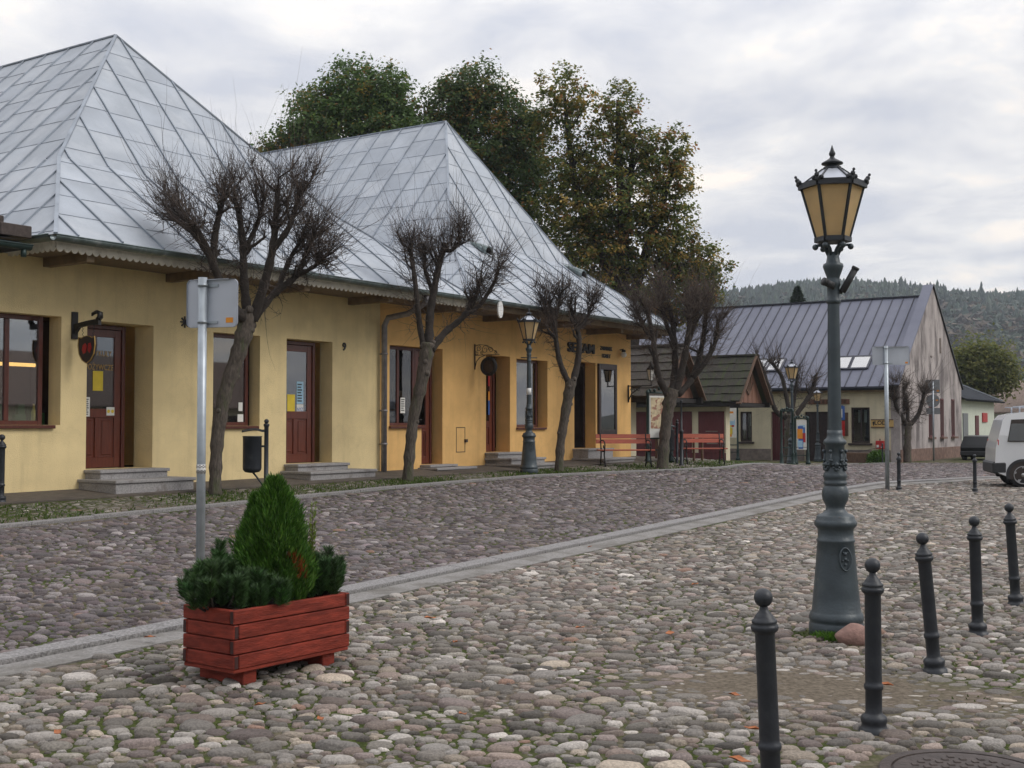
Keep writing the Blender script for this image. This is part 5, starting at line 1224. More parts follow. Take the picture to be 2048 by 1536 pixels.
def litter_bin(label, pos, rz):
    t = thing('litter_bin', label, 'litter bin', pos, rz, 'dark litter bins on posts')
    b = MB(); b.smooth = True; b.lathe([(.06, 0), (.06, .04), (.038, .05), (.036, 1.12), (.048, 1.14), (.048, 1.17), (.03, 1.18)], 14); b.ball((0, 0, 1.215), .04, 12, 8); b.build('post', M['castdark'], t)
    b = MB(); b.smooth = True; b.lathe([(.05, .36), (.12, .375), (.15, .41), (.155, .45), (.155, .95), (.160, .955), (.160, .97), (.150, .97), (.147, .94), (.14, .45)], 22, (-.23, 0, 0)); b.tube([(-.1, 0, .80), (0, 0, .80)], .02, 6); b.build('bucket', M['castdark'], t)
    b = MB(); b.smooth = True; b.tube([(-.22, 0, .37), (-.16, 0, .30), (-.06, 0, .16), (-.02, 0, .08)], .016, 7); b.build('strut', M['castdark'], t)
    b = MB(); n = 14; P_ = [(-.40+.42*k/n, 1.055+.035*math.sin(k/n*math.pi)-.05*max(0, k/n-.55)+.09*max(0, k/n-.82)/.18*.5, .03+.13*math.sin(math.pi*min(1, (k+.6)/(n*.86)))*(1 if k < n*.86 else .15)) for k in range(n+1)]
    for k in range(n):
        (x0, z0, w0), (x1, z1, w1) = P_[k], P_[k+1]
        q = [(x0, -w0, z0-.02), (x1, -w1, z1-.02), (x1, 0, z1+.012), (x0, 0, z0+.012)]; r_ = [(x0, 0, z0+.012), (x1, 0, z1+.012), (x1, w1, z1-.02), (x0, w0, z0-.02)]
        for f in (q, r_): b.poly(f); b.poly([(a, c, d-.008) for a, c, d in f[::-1]])
    b.build('hood', M['castdark'], t)
    return t
D = 20.0; p = at(533, 850, D); litter_bin('dark litter bin with curved hood on a post, seen behind the thuja', (p[0], p[1], float(zw(p[0], p[1]))), math.radians(8))
p = gnd(1362, 931)[0]; litter_bin('dark litter bin beside the thin post, left of the second bench', p+np.array([-.02, .6, 0]), math.radians(4))
p = gnd(1363, 932)[0]; t = thing('thin_dark_post', 'thin dark iron post standing in front of the second red bench', 'post', p)
b = MB(); b.smooth = True; b.lathe([(.075, 0), (.075, .05), (.05, .06), (.048, .9), (.058, .92), (.058, .96), (.03, .97), (.026, 1.72), (.04, 1.74), (.03, 1.78)], 12); b.build('shaft', M['castdark'], t)
b = MB(); b.smooth = True; b.tube([(-.10, 0, 1.70), (.02, 0, 1.72)], .012, 6); b.build('hook', M['castdark'], t)

# ================================================================== BARE POLLARD TREES
def smooth_path(pts, k=4):
    pts = [np.array(p, float) for p in pts]; out = []
    for i in range(len(pts)-1):
        p0 = pts[max(i-1, 0)]; p1 = pts[i]; p2 = pts[i+1]; p3 = pts[min(i+2, len(pts)-1)]
        for j in range(k):
            t = j/k; out.append(.5*((2*p1)+(-p0+p2)*t+(2*p0-5*p1+4*p2-p3)*t*t+(-p0+3*p1-3*p2+p3)*t**3))
    out.append(pts[-1]); return out
def twig_mesh(starts, dirs, lens, r0, nseg=4, wob=.26, lift_=.10):
    """many 3-sided tapering twigs at once"""
    m = len(starts); P_ = [starts]; d = dirs/np.linalg.norm(dirs, axis=1, keepdims=True); D_ = []
    for i in range(nseg):
        D_.append(d); P_.append(P_[-1]+d*(lens/nseg)[:, None]); d = d+rng.normal(0, wob, (m, 3))+np.array([0, 0, lift_]); d /= np.linalg.norm(d, axis=1, keepdims=True)
    D_.append(d); e1 = np.cross(dirs, rng.normal(0, 1, (m, 3))); e1 /= np.linalg.norm(e1, axis=1, keepdims=True); V = []
    for i in range(nseg+1):
        e2 = np.cross(D_[i], e1); e2 /= np.linalg.norm(e2, axis=1, keepdims=True); r = (r0*(1-.80*i/nseg))[:, None]
        for k in range(3): a = 2*math.pi*k/3; V.append(P_[i]+(e1*math.cos(a)+e2*math.sin(a))*r)
    V = np.stack(V, 1); nv = V.shape[1]; f = []
    for i in range(nseg):
        for k in range(3): a, b = i*3+k, i*3+(k+1) % 3; f += [(a, b, b+3), (a, b+3, a+3)]
    F_ = (np.array(f)[None]+(np.arange(m)*nv)[:, None, None]).reshape(-1, 3)
    return V.reshape(-1, 3), F_, np.stack(P_, 1), np.stack(D_, 1)

def pollard(label, base_px, trunk, limbs, ntw=650, tl=(.35, .9), shoots=30, rt=.13, dens=1., light=.3, heads=True, sub=4, droop=0):
    """trunk and limbs are traced as pixel polylines, given real depth round the trunk"""
    p0, u, n = gnd(*base_px); D0 = p0[1]; sc = D0/2400; rz = np.random.default_rng(int(base_px[0]))
    t = thing('pollarded_tree', label, 'tree', p0, 0, 'bare pollarded trees along the kerb')
    def P3(x, y, dd=0.): return at(x, y, D0+dd)-p0
    b = MB(); b.smooth = True
    pts = smooth_path([P3(x, y, dd) for x, y, r, dd in trunk], 5); rad = np.interp(np.linspace(0, len(trunk)-1, len(pts)), range(len(trunk)), [q[2]*sc*.78 for q in trunk])
    rad = rad*(1+.08*np.sin(np.arange(len(pts))*1.9)+.05*np.sin(np.arange(len(pts))*3.7)); rad[0] *= 1.25
    pts[0] = pts[0]+np.array([0, 0, -.08]); b.tube(pts, list(rad), 12); 
    for k in range(6):   # burls
        i = rz.integers(len(pts)//3, len(pts)); a = rz.uniform(0, 6.28); b.ball(pts[i]+np.array([math.cos(a), math.sin(a), 0])*rad[i]*.8, rad[i]*.45, 8, 6)
    b.build('trunk', M['bark'], t)
    lb = MB(); lb.smooth = True; S, Dr, Ln = [], [], []; H = []
    for L in limbs:
        r0, r1 = L[0]*sc*.72, L[1]*sc*.62; P_ = smooth_path([P3(x, y, dd) for x, y, dd in L[2]], 5); m = len(P_)
        rr = [r0+(r1-r0)*i/(m-1) for i in range(m)]; rr = [r*(1+.12*math.sin(i*2.3+L[2][0][0])) for i, r in enumerate(rr)]
        lb.tube(P_, rr, 8); lb.ball(P_[-1], rr[-1]*1.35, 8, 6)
        H.append((P_[-1], rr[-1], 1.0)); H.append((P_[int(m*.72)], rr[int(m*.72)], .7)); 
        d_end = (P_[-1]-P_[-3]); d_end = d_end/np.linalg.norm(d_end)
        for k in range(rz.integers(5, 9)):      # knobbly secondary limbs
            i = rz.integers(int(m*.45), m); d = d_end*.7+rz.normal(0, .55, 3)*np.array([1, 1, .6])+np.array([0, 0, .45]); d /= np.linalg.norm(d)
            l = rz.uniform(.16, .48); q1 = P_[i]+d*l*.5+rz.normal(0, .03, 3); q2 = P_[i]+d*l+rz.normal(0, .05, 3)
            lb.tube([P_[i], q1, q2], [rr[i]*.55, rr[i]*.42, rr[i]*.30], 7); lb.ball(q2, rr[i]*.42, 7, 5); H.append((q2, rr[i]*.3, .9)); H.append((q1, rr[i]*.3, .4))
        for i in range(int(m*.18), m): H.append((P_[i], rr[i], .30))
    lb.build('limbs', M['limb'], t)
    w = np.array([h[2] for h in H]); w /= w.sum(); ch = rz.choice(len(H), ntw, p=w); hp = np.array([h[0] for h in H])[ch]; hr = np.array([h[1] for h in H])[ch]
    cen = np.mean([h[0] for h in H], 0)-np.array([0, 0, .45]); out_ = hp-cen; out_ /= np.linalg.norm(out_, axis=1, keepdims=True)+1e-6
    d = rz.normal(0, .78, (ntw, 3))+out_*.45+np.array([0, 0, .45]); d /= np.linalg.norm(d, axis=1, keepdims=True)
    ln = (tl[0]+(tl[1]-tl[0])*rz.beta(1.3, 1.8, ntw)*1.35)*(.75+.35*np.clip(d[:, 2], 0, 1)); st = hp+d*hr[:, None]*.6
    V1, F1, PP, DD = twig_mesh(st, d, ln, rz.uniform(.0045, .0085, ntw)*max(1, D0/26))
    Vs, Fs = [V1], [F1]; o = len(V1)
    if shoots:     # long straight water shoots
        ix = rz.integers(0, ntw, shoots); ds = out_[ix]*rz.uniform(.1, 1.2, (shoots, 1))+np.array([0, 0, .70])+rz.normal(0, .36, (shoots, 3)); V2, F2, P2, D2 = twig_mesh(hp[ix]+rz.normal(0, .09, (shoots, 3)), ds, tl[1]*(.75+rz.gamma(1.6, .40, shoots)), rz.uniform(.0030, .0048, shoots)*max(1, D0/26), 4, .13, .05); Vs.append(V2); Fs.append(F2+o); o += len(V2)
    ia = np.repeat(np.arange(ntw), sub); sg = rz.integers(1, 4, len(ia)); s0 = PP[ia, sg]; d2 = DD[ia, sg]*.5+rz.normal(0, .7, (len(ia), 3))+np.array([0, 0, .12])
    V3, F3, _, _ = twig_mesh(s0, d2, ln[ia]*rz.uniform(.18, .5, len(ia)), rz.uniform(.0028, .0042, len(ia))*max(1, D0/24), 3, .25, .1); Vs.append(V3); Fs.append(F3+o)
    F_ = np.concatenate(Fs); mi = np.zeros(len(F_), int); mi[(np.arange(len(F_))//24) % 10 < light*10] = 1
    arr('twigs', np.concatenate(Vs), F_, [M['twig'], M['twiglight']], None, t, True, mi)
    return t
pollard('largest bare pollarded tree, bushy, right behind the near sign before the cream shop', (430, 990),
        [(430, 992, 17, 0), (432, 920, 16, 0), (438, 850, 18, 0), (452, 780, 18, 0), (474, 715, 20, 0), (490, 660, 23, 0), (496, 620, 24, 0)],
        [(15, 8, [(488, 640, -.1), (452, 590, -.25), (425, 525, -.4), (400, 470, -.5), (372, 435, -.55)]), (12, 7, [(425, 525, -.4), (430, 470, -.3), (438, 430, -.35), (448, 395, -.4)]),
         (10, 6, [(418, 510, -.4), (390, 470, -.2), (362, 448, -.1), (348, 438, 0)]),
         (14, 8, [(494, 625, .1), (488, 560, .2), (486, 500, .3), (480, 440, .3), (470, 400, .3)]), (9, 6, [(487, 500, .3), (505, 470, .4), (520, 430, .5), (528, 395, .4)]),
         (15, 8, [(505, 640, 0), (528, 570, -.1), (545, 500, -.2), (552, 430, -.2), (556, 380, -.1)]), (10, 6, [(545, 500, -.2), (575, 460, -.3), (590, 420, -.3), (600, 385, -.2)]),
         (12, 6, [(510, 635, .1), (550, 585, .3), (592, 552, .4), (615, 500, .5), (630, 465, .4)]), (8, 5, [(592, 552, .4), (625, 535, .3), (652, 512, .2)]), (9, 5, [(552, 590, .3), (570, 540, .6), (590, 500, .7), (612, 470, .6)])],
        1700, (.18, .62), 800, sub=4, light=.4)
pollard('second bare pollarded tree with tall thin shoots, before the cream and orange join', (815, 963),
        [(815, 965, 14, 0), (820, 900, 14, 0), (828, 830, 14, 0), (842, 770, 16, 0), (852, 715, 18, 0), (856, 685, 18, 0)],
        [(9, 6, [(848, 700, 0), (838, 640, -.1), (832, 580, -.2), (824, 520, -.2), (820, 500, -.2)]), (13, 8, [(858, 690, 0), (860, 630, .1), (868, 580, .1), (878, 530, .1), (888, 490, .1)]),
         (12, 6, [(862, 700, 0), (890, 665, .2), (925, 635, .3), (948, 600, .3), (962, 560, .3)]), (7, 5, [(930, 630, .3), (958, 612, .2), (985, 572, .2), (995, 545, .2)]), (7, 5, [(866, 585, .1), (850, 540, .3), (848, 510, .3)]), (7, 4, [(885, 500, .1), (905, 500, 0), (920, 478, 0)])],
        800, (.20, .66), 520, sub=4, light=.4)
pollard('third bare pollarded tree, small and forked low, behind the street lamp with sticker', (1118, 944),
        [(1118, 946, 12, 0), (1121, 890, 11, 0), (1130, 830, 12, 0), (1139, 780, 14, 0), (1143, 758, 14, 0)],
        [(9, 6, [(1138, 768, 0), (1120, 725, -.1), (1112, 680, -.1), (1108, 640, -.1), (1098, 605, -.1)]), (10, 6, [(1146, 765, 0), (1156, 720, .1), (1158, 680, .1), (1150, 640, .1), (1140, 612, .1)]), (6, 4, [(1110, 650, -.1), (1095, 630, 0), (1085, 600, 0)]), (6, 4, [(1154, 660, .1), (1172, 640, .2), (1182, 612, .2)]), (6, 4, [(1108, 640, -.1), (1118, 610, 0), (1120, 590, 0)])],
        700, (.18, .55), 320, sub=3, light=.4)
pollard('fourth bare pollarded tree, widest and densest, at the far corner of the orange building', (1325, 938),
        [(1325, 940, 16, 0), (1328, 890, 14, 0), (1333, 840, 14, 0), (1340, 800, 17, 0), (1346, 778, 18, 0)],
        [(11, 6, [(1338, 795, 0), (1318, 755, -.1), (1310, 710, -.2), (1304, 660, -.2), (1292, 620, -.2)]), (11, 6, [(1345, 785, 0), (1350, 730, .2), (1348, 670, .3), (1340, 620, .3)]), (12, 6, [(1352, 785, 0), (1368, 720, 0), (1378, 660, -.1), (1380, 610, -.1)]),
         (10, 6, [(1356, 790, 0), (1385, 755, .2), (1402, 700, .3), (1410, 650, .3), (1412, 612, .3)]), (9, 5, [(1385, 755, .2), (1412, 722, .1), (1432, 680, .1), (1436, 640, .1)]), (7, 5, [(1306, 680, -.2), (1288, 655, 0), (1275, 625, 0)]), (7, 5, [(1374, 690, 0), (1392, 640, .2), (1396, 600, .2)]), (7, 5, [(1350, 690, .2), (1330, 640, .4), (1322, 595, .4)])],
        1250, (.22, .68), 700, sub=3, light=.75)
p5 = (1578, 927)
pollard('bare tree with knobbed upright limbs behind the lamp by the shingled hut', p5,
        [(1576, 928, 13, 0), (1578, 890, 12, 0), (1579, 850, 13, 0), (1581, 828, 15, 0)],
        [(8, 5, [(1577, 838, 0), (1552, 822, -.1), (1540, 785, -.2), (1528, 745, -.2), (1515, 712, -.2)]), (7, 5, [(1580, 835, 0), (1572, 790, .1), (1562, 750, .2), (1540, 722, .2)]), (8, 6, [(1586, 838, 0), (1605, 812, .1), (1622, 785, .2), (1630, 758, .2)]), (6, 4, [(1583, 830, 0), (1590, 790, .2), (1594, 750, .2)])],
        300, (.3, .8), 150, sub=2)
pollard('smallest bare tree with curled twiggy crown, before the weathered gable', (1818, 925),
        [(1815, 926, 10, 0), (1815, 890, 9, 0), (1816, 860, 9, 0), (1816, 845, 11, 0)],
        [(8, 5, [(1813, 850, 0), (1798, 825, -.1), (1790, 800, -.1), (1793, 775, -.1)]), (7, 5, [(1820, 850, 0), (1836, 830, .1), (1844, 805, .1), (1848, 785, .1)]), (6, 4, [(1815, 848, 0), (1815, 815, .1), (1808, 785, .1)])],
        520, (.3, .8), 120, sub=2, light=.6)

# ================================================================== LEAFY TREES BEHIND THE SHOPS
def leafy(name, label, D, base_x, lobes, cols, nleaf, lsz, cl_r, group=None, trunks=(), trunk_r=.3, den=1., zbase=.0, cat='tree', hang=0.):
    """lobes: (px, py, rx, ry, weight) of the crown as seen, given depth; leaves gathered in clumps on twigs"""
    r_ = np.random.default_rng(base_x); p0 = at(base_x, 850, D).copy(); p0[2] = zbase; sc = D/2400
    t = thing(name, label, cat, p0, 0, group)
    C0, R0, Wt = [], [], []
    for (x, y, rx, ry, w) in lobes:
        c = at(x, y, D+r_.uniform(-.6, .6))-p0; C0.append(c); R0.append((rx*sc, min(rx, ry)*sc*1.05, ry*sc)); Wt.append(w*rx*ry)
    C0, R0, Wt = np.array(C0), np.array(R0), np.array(Wt); Wt /= Wt.sum()
    ncl = int(nleaf/30); ci = r_.choice(len(C0), ncl, p=Wt); v = r_.normal(0, 1, (ncl, 3)); v /= np.linalg.norm(v, axis=1, keepdims=True)
    rr = r_.uniform(.12, 1, ncl)**.5*r_.uniform(.84, 1.17, ncl); cc = C0[ci]+v*R0[ci]*rr[:, None]
    cs = cl_r*.86*r_.uniform(.5, 1.35, ncl); cn = r_.poisson(30, ncl)+6
    li = np.repeat(np.arange(ncl), cn); m = len(li); q = r_.normal(0, 1, (m, 3))*cs[li][:, None]*np.array([.62, .62, .46+hang]); pos = cc[li]+q
    n_ = v[li]*.5+r_.normal(0, .6, (m, 3))+np.array([0, 0, .9]); n_ /= np.linalg.norm(n_, axis=1, keepdims=True)
    a = np.cross(n_, r_.normal(0, 1, (m, 3))); a /= np.linalg.norm(a, axis=1, keepdims=True); b_ = np.cross(n_, a); s = lsz*r_.uniform(.6, 1.35, m)[:, None]
    V = np.stack([pos-a*s, pos-b_*s*.62+n_*s*.12, pos+a*s, pos+b_*s*.62+n_*s*.12], 1).reshape(-1, 3); o = (np.arange(m)*4)[:, None]
    Fc = np.concatenate([o+[0, 1, 2], o+[0, 2, 3]])
    # colour of whole sprays, some turned by autumn
    pal, prob = np.array([c[:3] for c in cols]), np.array([c[3] for c in cols]); prob = prob/prob.sum()
    k1 = r_.choice(len(pal), ncl, p=prob); k2 = np.where(r_.uniform(0, 1, m) < .68, k1[li], r_.choice(len(pal), m, p=prob))
    col = pal[k2]*r_.uniform(.72, 1.30, (m, 1))*np.exp(r_.normal(0, .12, ncl))[li][:, None]
    arr('crown', V, Fc, M['leaf'], np.repeat(col, 4, 0), t, False)
    b = MB(); b.smooth = True
    for tr in trunks:
        P_ = smooth_path([at(x, y, D)-p0 for x, y in tr[1]], 4); P_[0][2] = min(P_[0][2], 0) ; mm = len(P_)
        b.tube(P_, [tr[0]*sc*(1-.75*i/(mm-1)) for i in range(mm)], 8)
        for k in range(12):
            i = r_.integers(mm//3, int(mm*.8)); d = np.array([r_.normal(0, .8), r_.normal(0, .6), r_.uniform(.3, 1)]); d /= np.linalg.norm(d); l = r_.uniform(.5, 1.3); e = P_[i]+d*l*.5+np.array([0, 0, .05]); b.tube([P_[i], e, P_[i]+d*l+np.array([0, 0, .25])], [tr[0]*sc*.28, tr[0]*sc*.18, tr[0]*sc*.06], 5)
    b.build('trunk', M['treebark'], t)
    return t
dark = [(.050, .088, .030, .5), (.066, .110, .036, .3), (.085, .12, .036, .12), (.15, .12, .03, .06), (.18, .10, .03, .04)]
mid_ = [(.044, .075, .028, .5), (.060, .095, .034, .3), (.12, .10, .03, .14), (.16, .09, .03, .06)]
aut = [(.058, .082, .026, .36), (.092, .11, .030, .27), (.15, .135, .034, .17), (.22, .15, .04, .10), (.19, .095, .035, .06), (.26, .19, .06, .04)]
leafy('maple_tree', 'dark green leafy tree, leftmost of three behind the metal roofs', 52, 690, [(700, 175, 62, 62, 1), (640, 225, 70, 60, 1), (760, 200, 75, 70, 1), (700, 270, 140, 80, 1), (585, 285, 62, 42, .8), (800, 290, 80, 80, 1), (720, 370, 170, 90, .7), (545, 312, 34, 26, .7)], [(a*1.7, b_*1.65, c*1.5, w) for a, b_, c, w in dark], 50000, .082, .42, 'leafy trees behind the shops', [(16, [(700, 900), (705, 600), (698, 400), (705, 240)]), (9, [(700, 560), (640, 420), (625, 280)]), (9, [(705, 520), (770, 400), (775, 260)])])
leafy('maple_tree', 'dark green round-topped leafy tree, middle of three behind the metal roofs', 53, 950, [(945, 178, 68, 50, 1), (905, 215, 68, 55, 1), (990, 225, 68, 60, 1), (950, 300, 115, 85, 1), (880, 290, 70, 80, .9), (1010, 360, 80, 100, 1), (1060, 430, 80, 100, .8), (1062, 300, 42, 85, 1), (1045, 240, 30, 45, .8)], [(a*1.75, b_*1.65, c*1.5, w) for a, b_, c, w in mid_], 44000, .082, .42, 'leafy trees behind the shops', [(16, [(955, 900), (960, 600), (950, 400), (950, 230)]), (9, [(955, 560), (1010, 420), (1020, 280)])])
leafy('maple_tree', 'half-turned autumn leafy tree with orange and green leaves, rightmost of three behind the roofs', 50, 1240,
      [(1125, 178, 58, 50, .55), (1095, 235, 45, 60, .5), (1165, 225, 52, 55, .55), (1240, 230, 52, 62, .65), (1175, 310, 95, 70, .7), (1270, 300, 52, 60, .75), (1338, 305, 52, 50, .9), (1345, 360, 48, 45, .9), (1250, 400, 130, 90, .9), (1150, 400, 85, 90, .8), (1335, 440, 62, 60, .85), (1270, 500, 125, 90, 1), (1370, 520, 70, 60, 1), (1420, 530, 38, 42, .9), (1330, 590, 100, 60, .9), (1180, 520, 100, 90, .9), (1408, 575, 40, 40, .8)],
      [(a*1.65, b_*1.6, c*1.45, w) for a, b_, c, w in aut], 50000, .080, .34, 'leafy trees behind the shops', [(15, [(1255, 900), (1250, 640), (1245, 470), (1238, 320), (1236, 200)]), (12, [(1252, 640), (1300, 480), (1330, 390), (1345, 320)]), (11, [(1250, 600), (1170, 440), (1140, 300), (1128, 180)]), (10, [(1255, 680), (1340, 560), (1400, 520)]), (9, [(1248, 470), (1260, 350), (1270, 260)])])
wil = [(.15, .17, .045, .5), (.21, .21, .06, .35), (.10, .13, .038, .15)]
leafy('willow_tree', 'yellow-green drooping willow behind the low annex at the right', 88, 1965, [(1945, 727, 38, 32, 1), (1985, 733, 38, 32, 1), (1917, 745, 24, 30, 1), (2013, 750, 20, 26, 1), (1965, 756, 56, 30, 1), (1905, 768, 20, 22, .8)], wil, 17000, .13, .75, None, [(7, [(1965, 860), (1965, 800), (1960, 740)])], hang=.5)
# dark spruce peeping over the grey roof
p0 = at(1597, 850, 95); p0[2] = 0; t = thing('spruce_tree', 'dark pointed spruce top showing above the ridge of the grey roof', 'tree', p0)
hT = 1.6+(850-572)/2400*95; b = MB(); b.smooth = True; b.tube([(0, 0, 0), (0, 0, hT*.6), (0, 0, hT)], [.28, .14, .02], 8); b.build('trunk', M['treebark'], t)
k = 16000; fz = 1-.45*rng.uniform(0, 1, k)**1.5; a = np.floor(rng.uniform(0, 1, k)*9)*.698+np.floor(fz*75)*1.3+rng.normal(0, .15, k); R = (1-fz)*hT*.52*rng.uniform(.05, 1, k); wz = np.floor(fz*75)/75
pos = np.stack([R*np.cos(a), R*np.sin(a), wz*hT-.30*R+rng.normal(0, .05, k)], 1)
V, f, tt = sprays(k, pos, np.stack([np.cos(a), np.sin(a), np.full(k, .05)], 1)+rng.normal(0, .4, (k, 3)), rng.uniform(.12, .28, k), np.full(k, .035), np.array([.030, .050, .028])*rng.uniform(.6, 1.4, (k, 1)), .0); arr('crown', V, f, M['needle'], tt, t)

# ================================================================== SHINGLED HUTS
def hut(label, u0, n_end, w, L, ze, zr, mroof, walls, zg):
    fr = Frame('shingled_hut', label, 'hut', u0, n_end, zg, 'shingled huts beyond the orange shop')
    y0, y1 = -n_end, -n_end+L; um = u0+w/2; ov = .0
    b = MB(); nc = 6
    for sgn, ua in ((1, u0), (-1, u0+w)):
        for i in range(nc):
            f0, f1 = i/nc, (i+1)/nc; za, zb_ = ze+(zr-ze)*f0, ze+(zr-ze)*f1+.03; xa, xb = ua+sgn*w/2*f0, ua+sgn*w/2*f1
            th = .07; nrm = Vector((-sgn*(zr-ze), 0, w/2)).normalized()
            yy = y0; 
            while yy < y1-.01:      # separate wide shakes with ragged butts
                ye_ = min(y1, yy+random.uniform(.25, .5)); jz = random.uniform(-.02, .02)
                A = Vector((xa, yy, za+jz)); B_ = Vector((xb, yy, zb_)); C2 = Vector((xb, ye_-.006, zb_)); D2 = Vector((xa, ye_-.006, za+jz)); N2 = nrm*th
                b._add([A, D2, C2, B_, A+N2, D2+N2, C2+nrm*.015, B_+nrm*.015], [(0, 1, 2, 3)[::-1], (4, 5, 6, 7), (0, 4, 5, 1)[::-1], (0, 3, 7, 4)[::-1], (1, 5, 6, 2)[::-1]] if sgn < 0 else [(0, 1, 2, 3), (4, 5, 6, 7)[::-1], (0, 4, 5, 1), (0, 3, 7, 4), (1, 5, 6, 2)])
                yy = ye_
    b.bbox(um-.10, um+.10, y0-.02, y1, zr+.03, zr+.10); fr.part(b, 'roof', M[mroof])
    g = MB(); g.poly([(u0+.08, y0+.30, ze), (u0+w-.08, y0+.30, ze), (um, y0+.30, zr-.05)])
    for k in range(7): uu = u0+.3+k*(w-.6)/6; hh = (zr-ze)*(1-abs(uu-um)/(w/2)); g.bbox(uu-.012, uu+.012, y0+.285, y0+.3, ze, ze+max(.05, hh-.12), .002)
    gp = fr.part(g, 'gable_boarding', M['planks'])
    g = MB()
    for a in (35, 62, 90, 118, 145): r = math.radians(a); g.bar((um, y0+.26, ze+.30), (um+.75*math.cos(r)*.8, y0+.26, ze+.30+.85*math.sin(r)), .05, .03, (0, 1, 0))
    fr.part(g, 'sunburst_laths', M['hutwood'], gp)
    for sgn, ua in ((1, u0), (-1, u0+w)):
        g = MB(); g.bar((ua-sgn*.05, y0+.02, ze-.06), (um, y0+.02, zr+.02), .05, .20, (0, 1, 0)); fr.part(g, 'barge_board', M['hutwood'])
    g = MB(); g.bbox(u0+.02, u0+.14, y0, y1, ze-.16, ze+.02); g.bbox(u0+w-.14, u0+w-.02, y0, y1, ze-.16, ze+.02); g.bbox(u0+.14, u0+w-.14, y0+.18, y0+.30, ze-.16, ze-.02); fr.part(g, 'eave_board', M['black'])
    yw0 = y0+walls; 
    b = MB(); xw = u0+.45; b.box(xw, xw+.35, yw0, y1, -.1, ze-.02); fr.part(b, 'wall', M['housecream'])
    b = MB(); b.bbox(xw-.03, xw-.001, yw0, y1, -.1, zg+.42); fr.part(b, 'plinth', M['plinth'])
    return fr, xw, yw0
A1 = float(zf(33.5, .3))
h1, xw, yw = hut('nearer shingled hut, greyer roof, half hidden by the orange corner and the fourth bare tree', 32.45, .28, 2.72, 8.0, 2.45, 4.02, 'shinglegrey', 1.4, A1)
b = MB(); b.bbox(xw-.06, xw-.002, yw+.25, yw+2.6, A1+.5, 2.15); d_ = h1.part(b, 'window', M['hutwood'])
for k in range(4):
    for j in range(2): g = MB(); g.box(xw-.064, xw-.061, yw+.40+k*.55, yw+.40+k*.55+.42, A1+.65+j*.72, A1+1.25+j*.72); h1.part(g, 'pane', M['room'], d_)
A2 = float(zf(41, -1.2))
h2, xw, yw = hut('farther shingled hut with mossy green-brown roof and brown end gable, left of the far lamp', 40.28, -.66, 2.98, 7.2, 2.42, 4.12, 'shingle', .72, A2)
for k, (a, c) in enumerate(((.06, 1.08), (1.35, 2.45), (2.75, 3.8))):
    b = MB(); b.bbox(xw-.05, xw-.002, yw+a, yw+c, A2+.42, 2.10); dd = h2.part(b, 'shutter_panel', M['burgundy'])
    g = MB()
    for q in range(5): g.box(xw-.056, xw-.052, yw+a+.25, yw+c-.25-random.uniform(0, .2), A2+.75+q*.11, A2+.79+q*.11)
    if k == 0: h2.part(g, 'chalked_lines', M['plinth'], dd)
b = MB(); b.bbox(xw-.035, xw-.0305, yw, yw+3.9, A2-.05, A2+.42); h2.part(b, 'lower_panel', M['burgundy'])

# ================================================================== GREY-ROOFED HOUSE at the end of the square
HU, HN = 51.7, 1.69
HS = Frame('grey_roofed_house', 'long cream house with big grey sheet-metal roof and weathered stained gable', 'house', HU, HN, 0)
y0 = -HN; YL = y0+24; HD = 10.7; um = HU+5.5; ze, zr = 3.24, 7.62; ops = []
def hy(px): return -planeU(px, 880, HU)[0]
def hz(py, px=1700): return planeU(px, py, HU)[1]
doorA = (hy(1570), hy(1542), -.02, hz(822)); doorB = (hy(1662), hy(1609), -.02, hz(823)); winA = (hy(1740), hy(1702), hz(886), hz(815)); winB = (hy(1504), hy(1480), hz(885), hz(822))
b = MB()
ys = sorted({y0, YL, *[q for o in (doorA, doorB, winA, winB) for q in o[:2]]}); zs = sorted({-.1, 3.1, *[q for o in (doorA, doorB, winA, winB) for q in o[2:]]})
for i in range(len(ys)-1):
    for j in range(len(zs)-1):
        cy, cz = (ys[i]+ys[i+1])/2, (zs[j]+zs[j+1])/2
        if any(min(o[0], o[1]) < cy < max(o[0], o[1]) and o[2] < cz < o[3] for o in (doorA, doorB, winA, winB)): continue
        b.poly([(HU, ys[i+1], zs[j]), (HU, ys[i], zs[j]), (HU, ys[i], zs[j+1]), (HU, ys[i+1], zs[j+1])])
for o in (doorA, doorB, winA, winB):
    a, c = min(o[:2]), max(o[:2]); r = .25
    b.poly([(HU, a, o[2]), (HU+r, a, o[2]), (HU+r, a, o[3]), (HU, a, o[3])]); b.poly([(HU, c, o[2]), (HU, c, o[3]), (HU+r, c, o[3]), (HU+r, c, o[2])]); b.poly([(HU, a, o[3]), (HU+r, a, o[3]), (HU+r, c, o[3]), (HU, c, o[3])]); b.poly([(HU, a, o[2]), (HU, c, o[2]), (HU+r, c, o[2]), (HU+r, a, o[2])])
b.poly([(HU, YL, -.1), (HU+HD, YL, -.1), (HU+HD, YL, 3.1), (um, YL, zr-.1), (HU, YL, 3.1)][::-1]); b.poly([(HU+HD, y0, -.1), (HU+HD, YL, -.1), (HU+HD, YL, 3.1), (HU+HD, y0, 3.1)]); HS.part(b, 'front_wall', M['housecream'])
b = MB(); b.prism([(HU-.02, -.1), (HU+HD+.02, -.1), (HU+HD+.02, 3.30), (HU+HD+.12, 3.42), (um, zr+.42), (HU-.12, 3.32), (HU-.02, 3.2)], y0-.12, y0+.28, 'y'); gb = HS.part(b, 'gable_wall', M['gable'])
b = MB(); b.bar((HU-.30, y0+.08, 3.30), (um+.02, y0+.08, zr+.50), .46, .06, (0, 0, 1)); HS.part(b, 'verge_flashing', M['graymetal'])
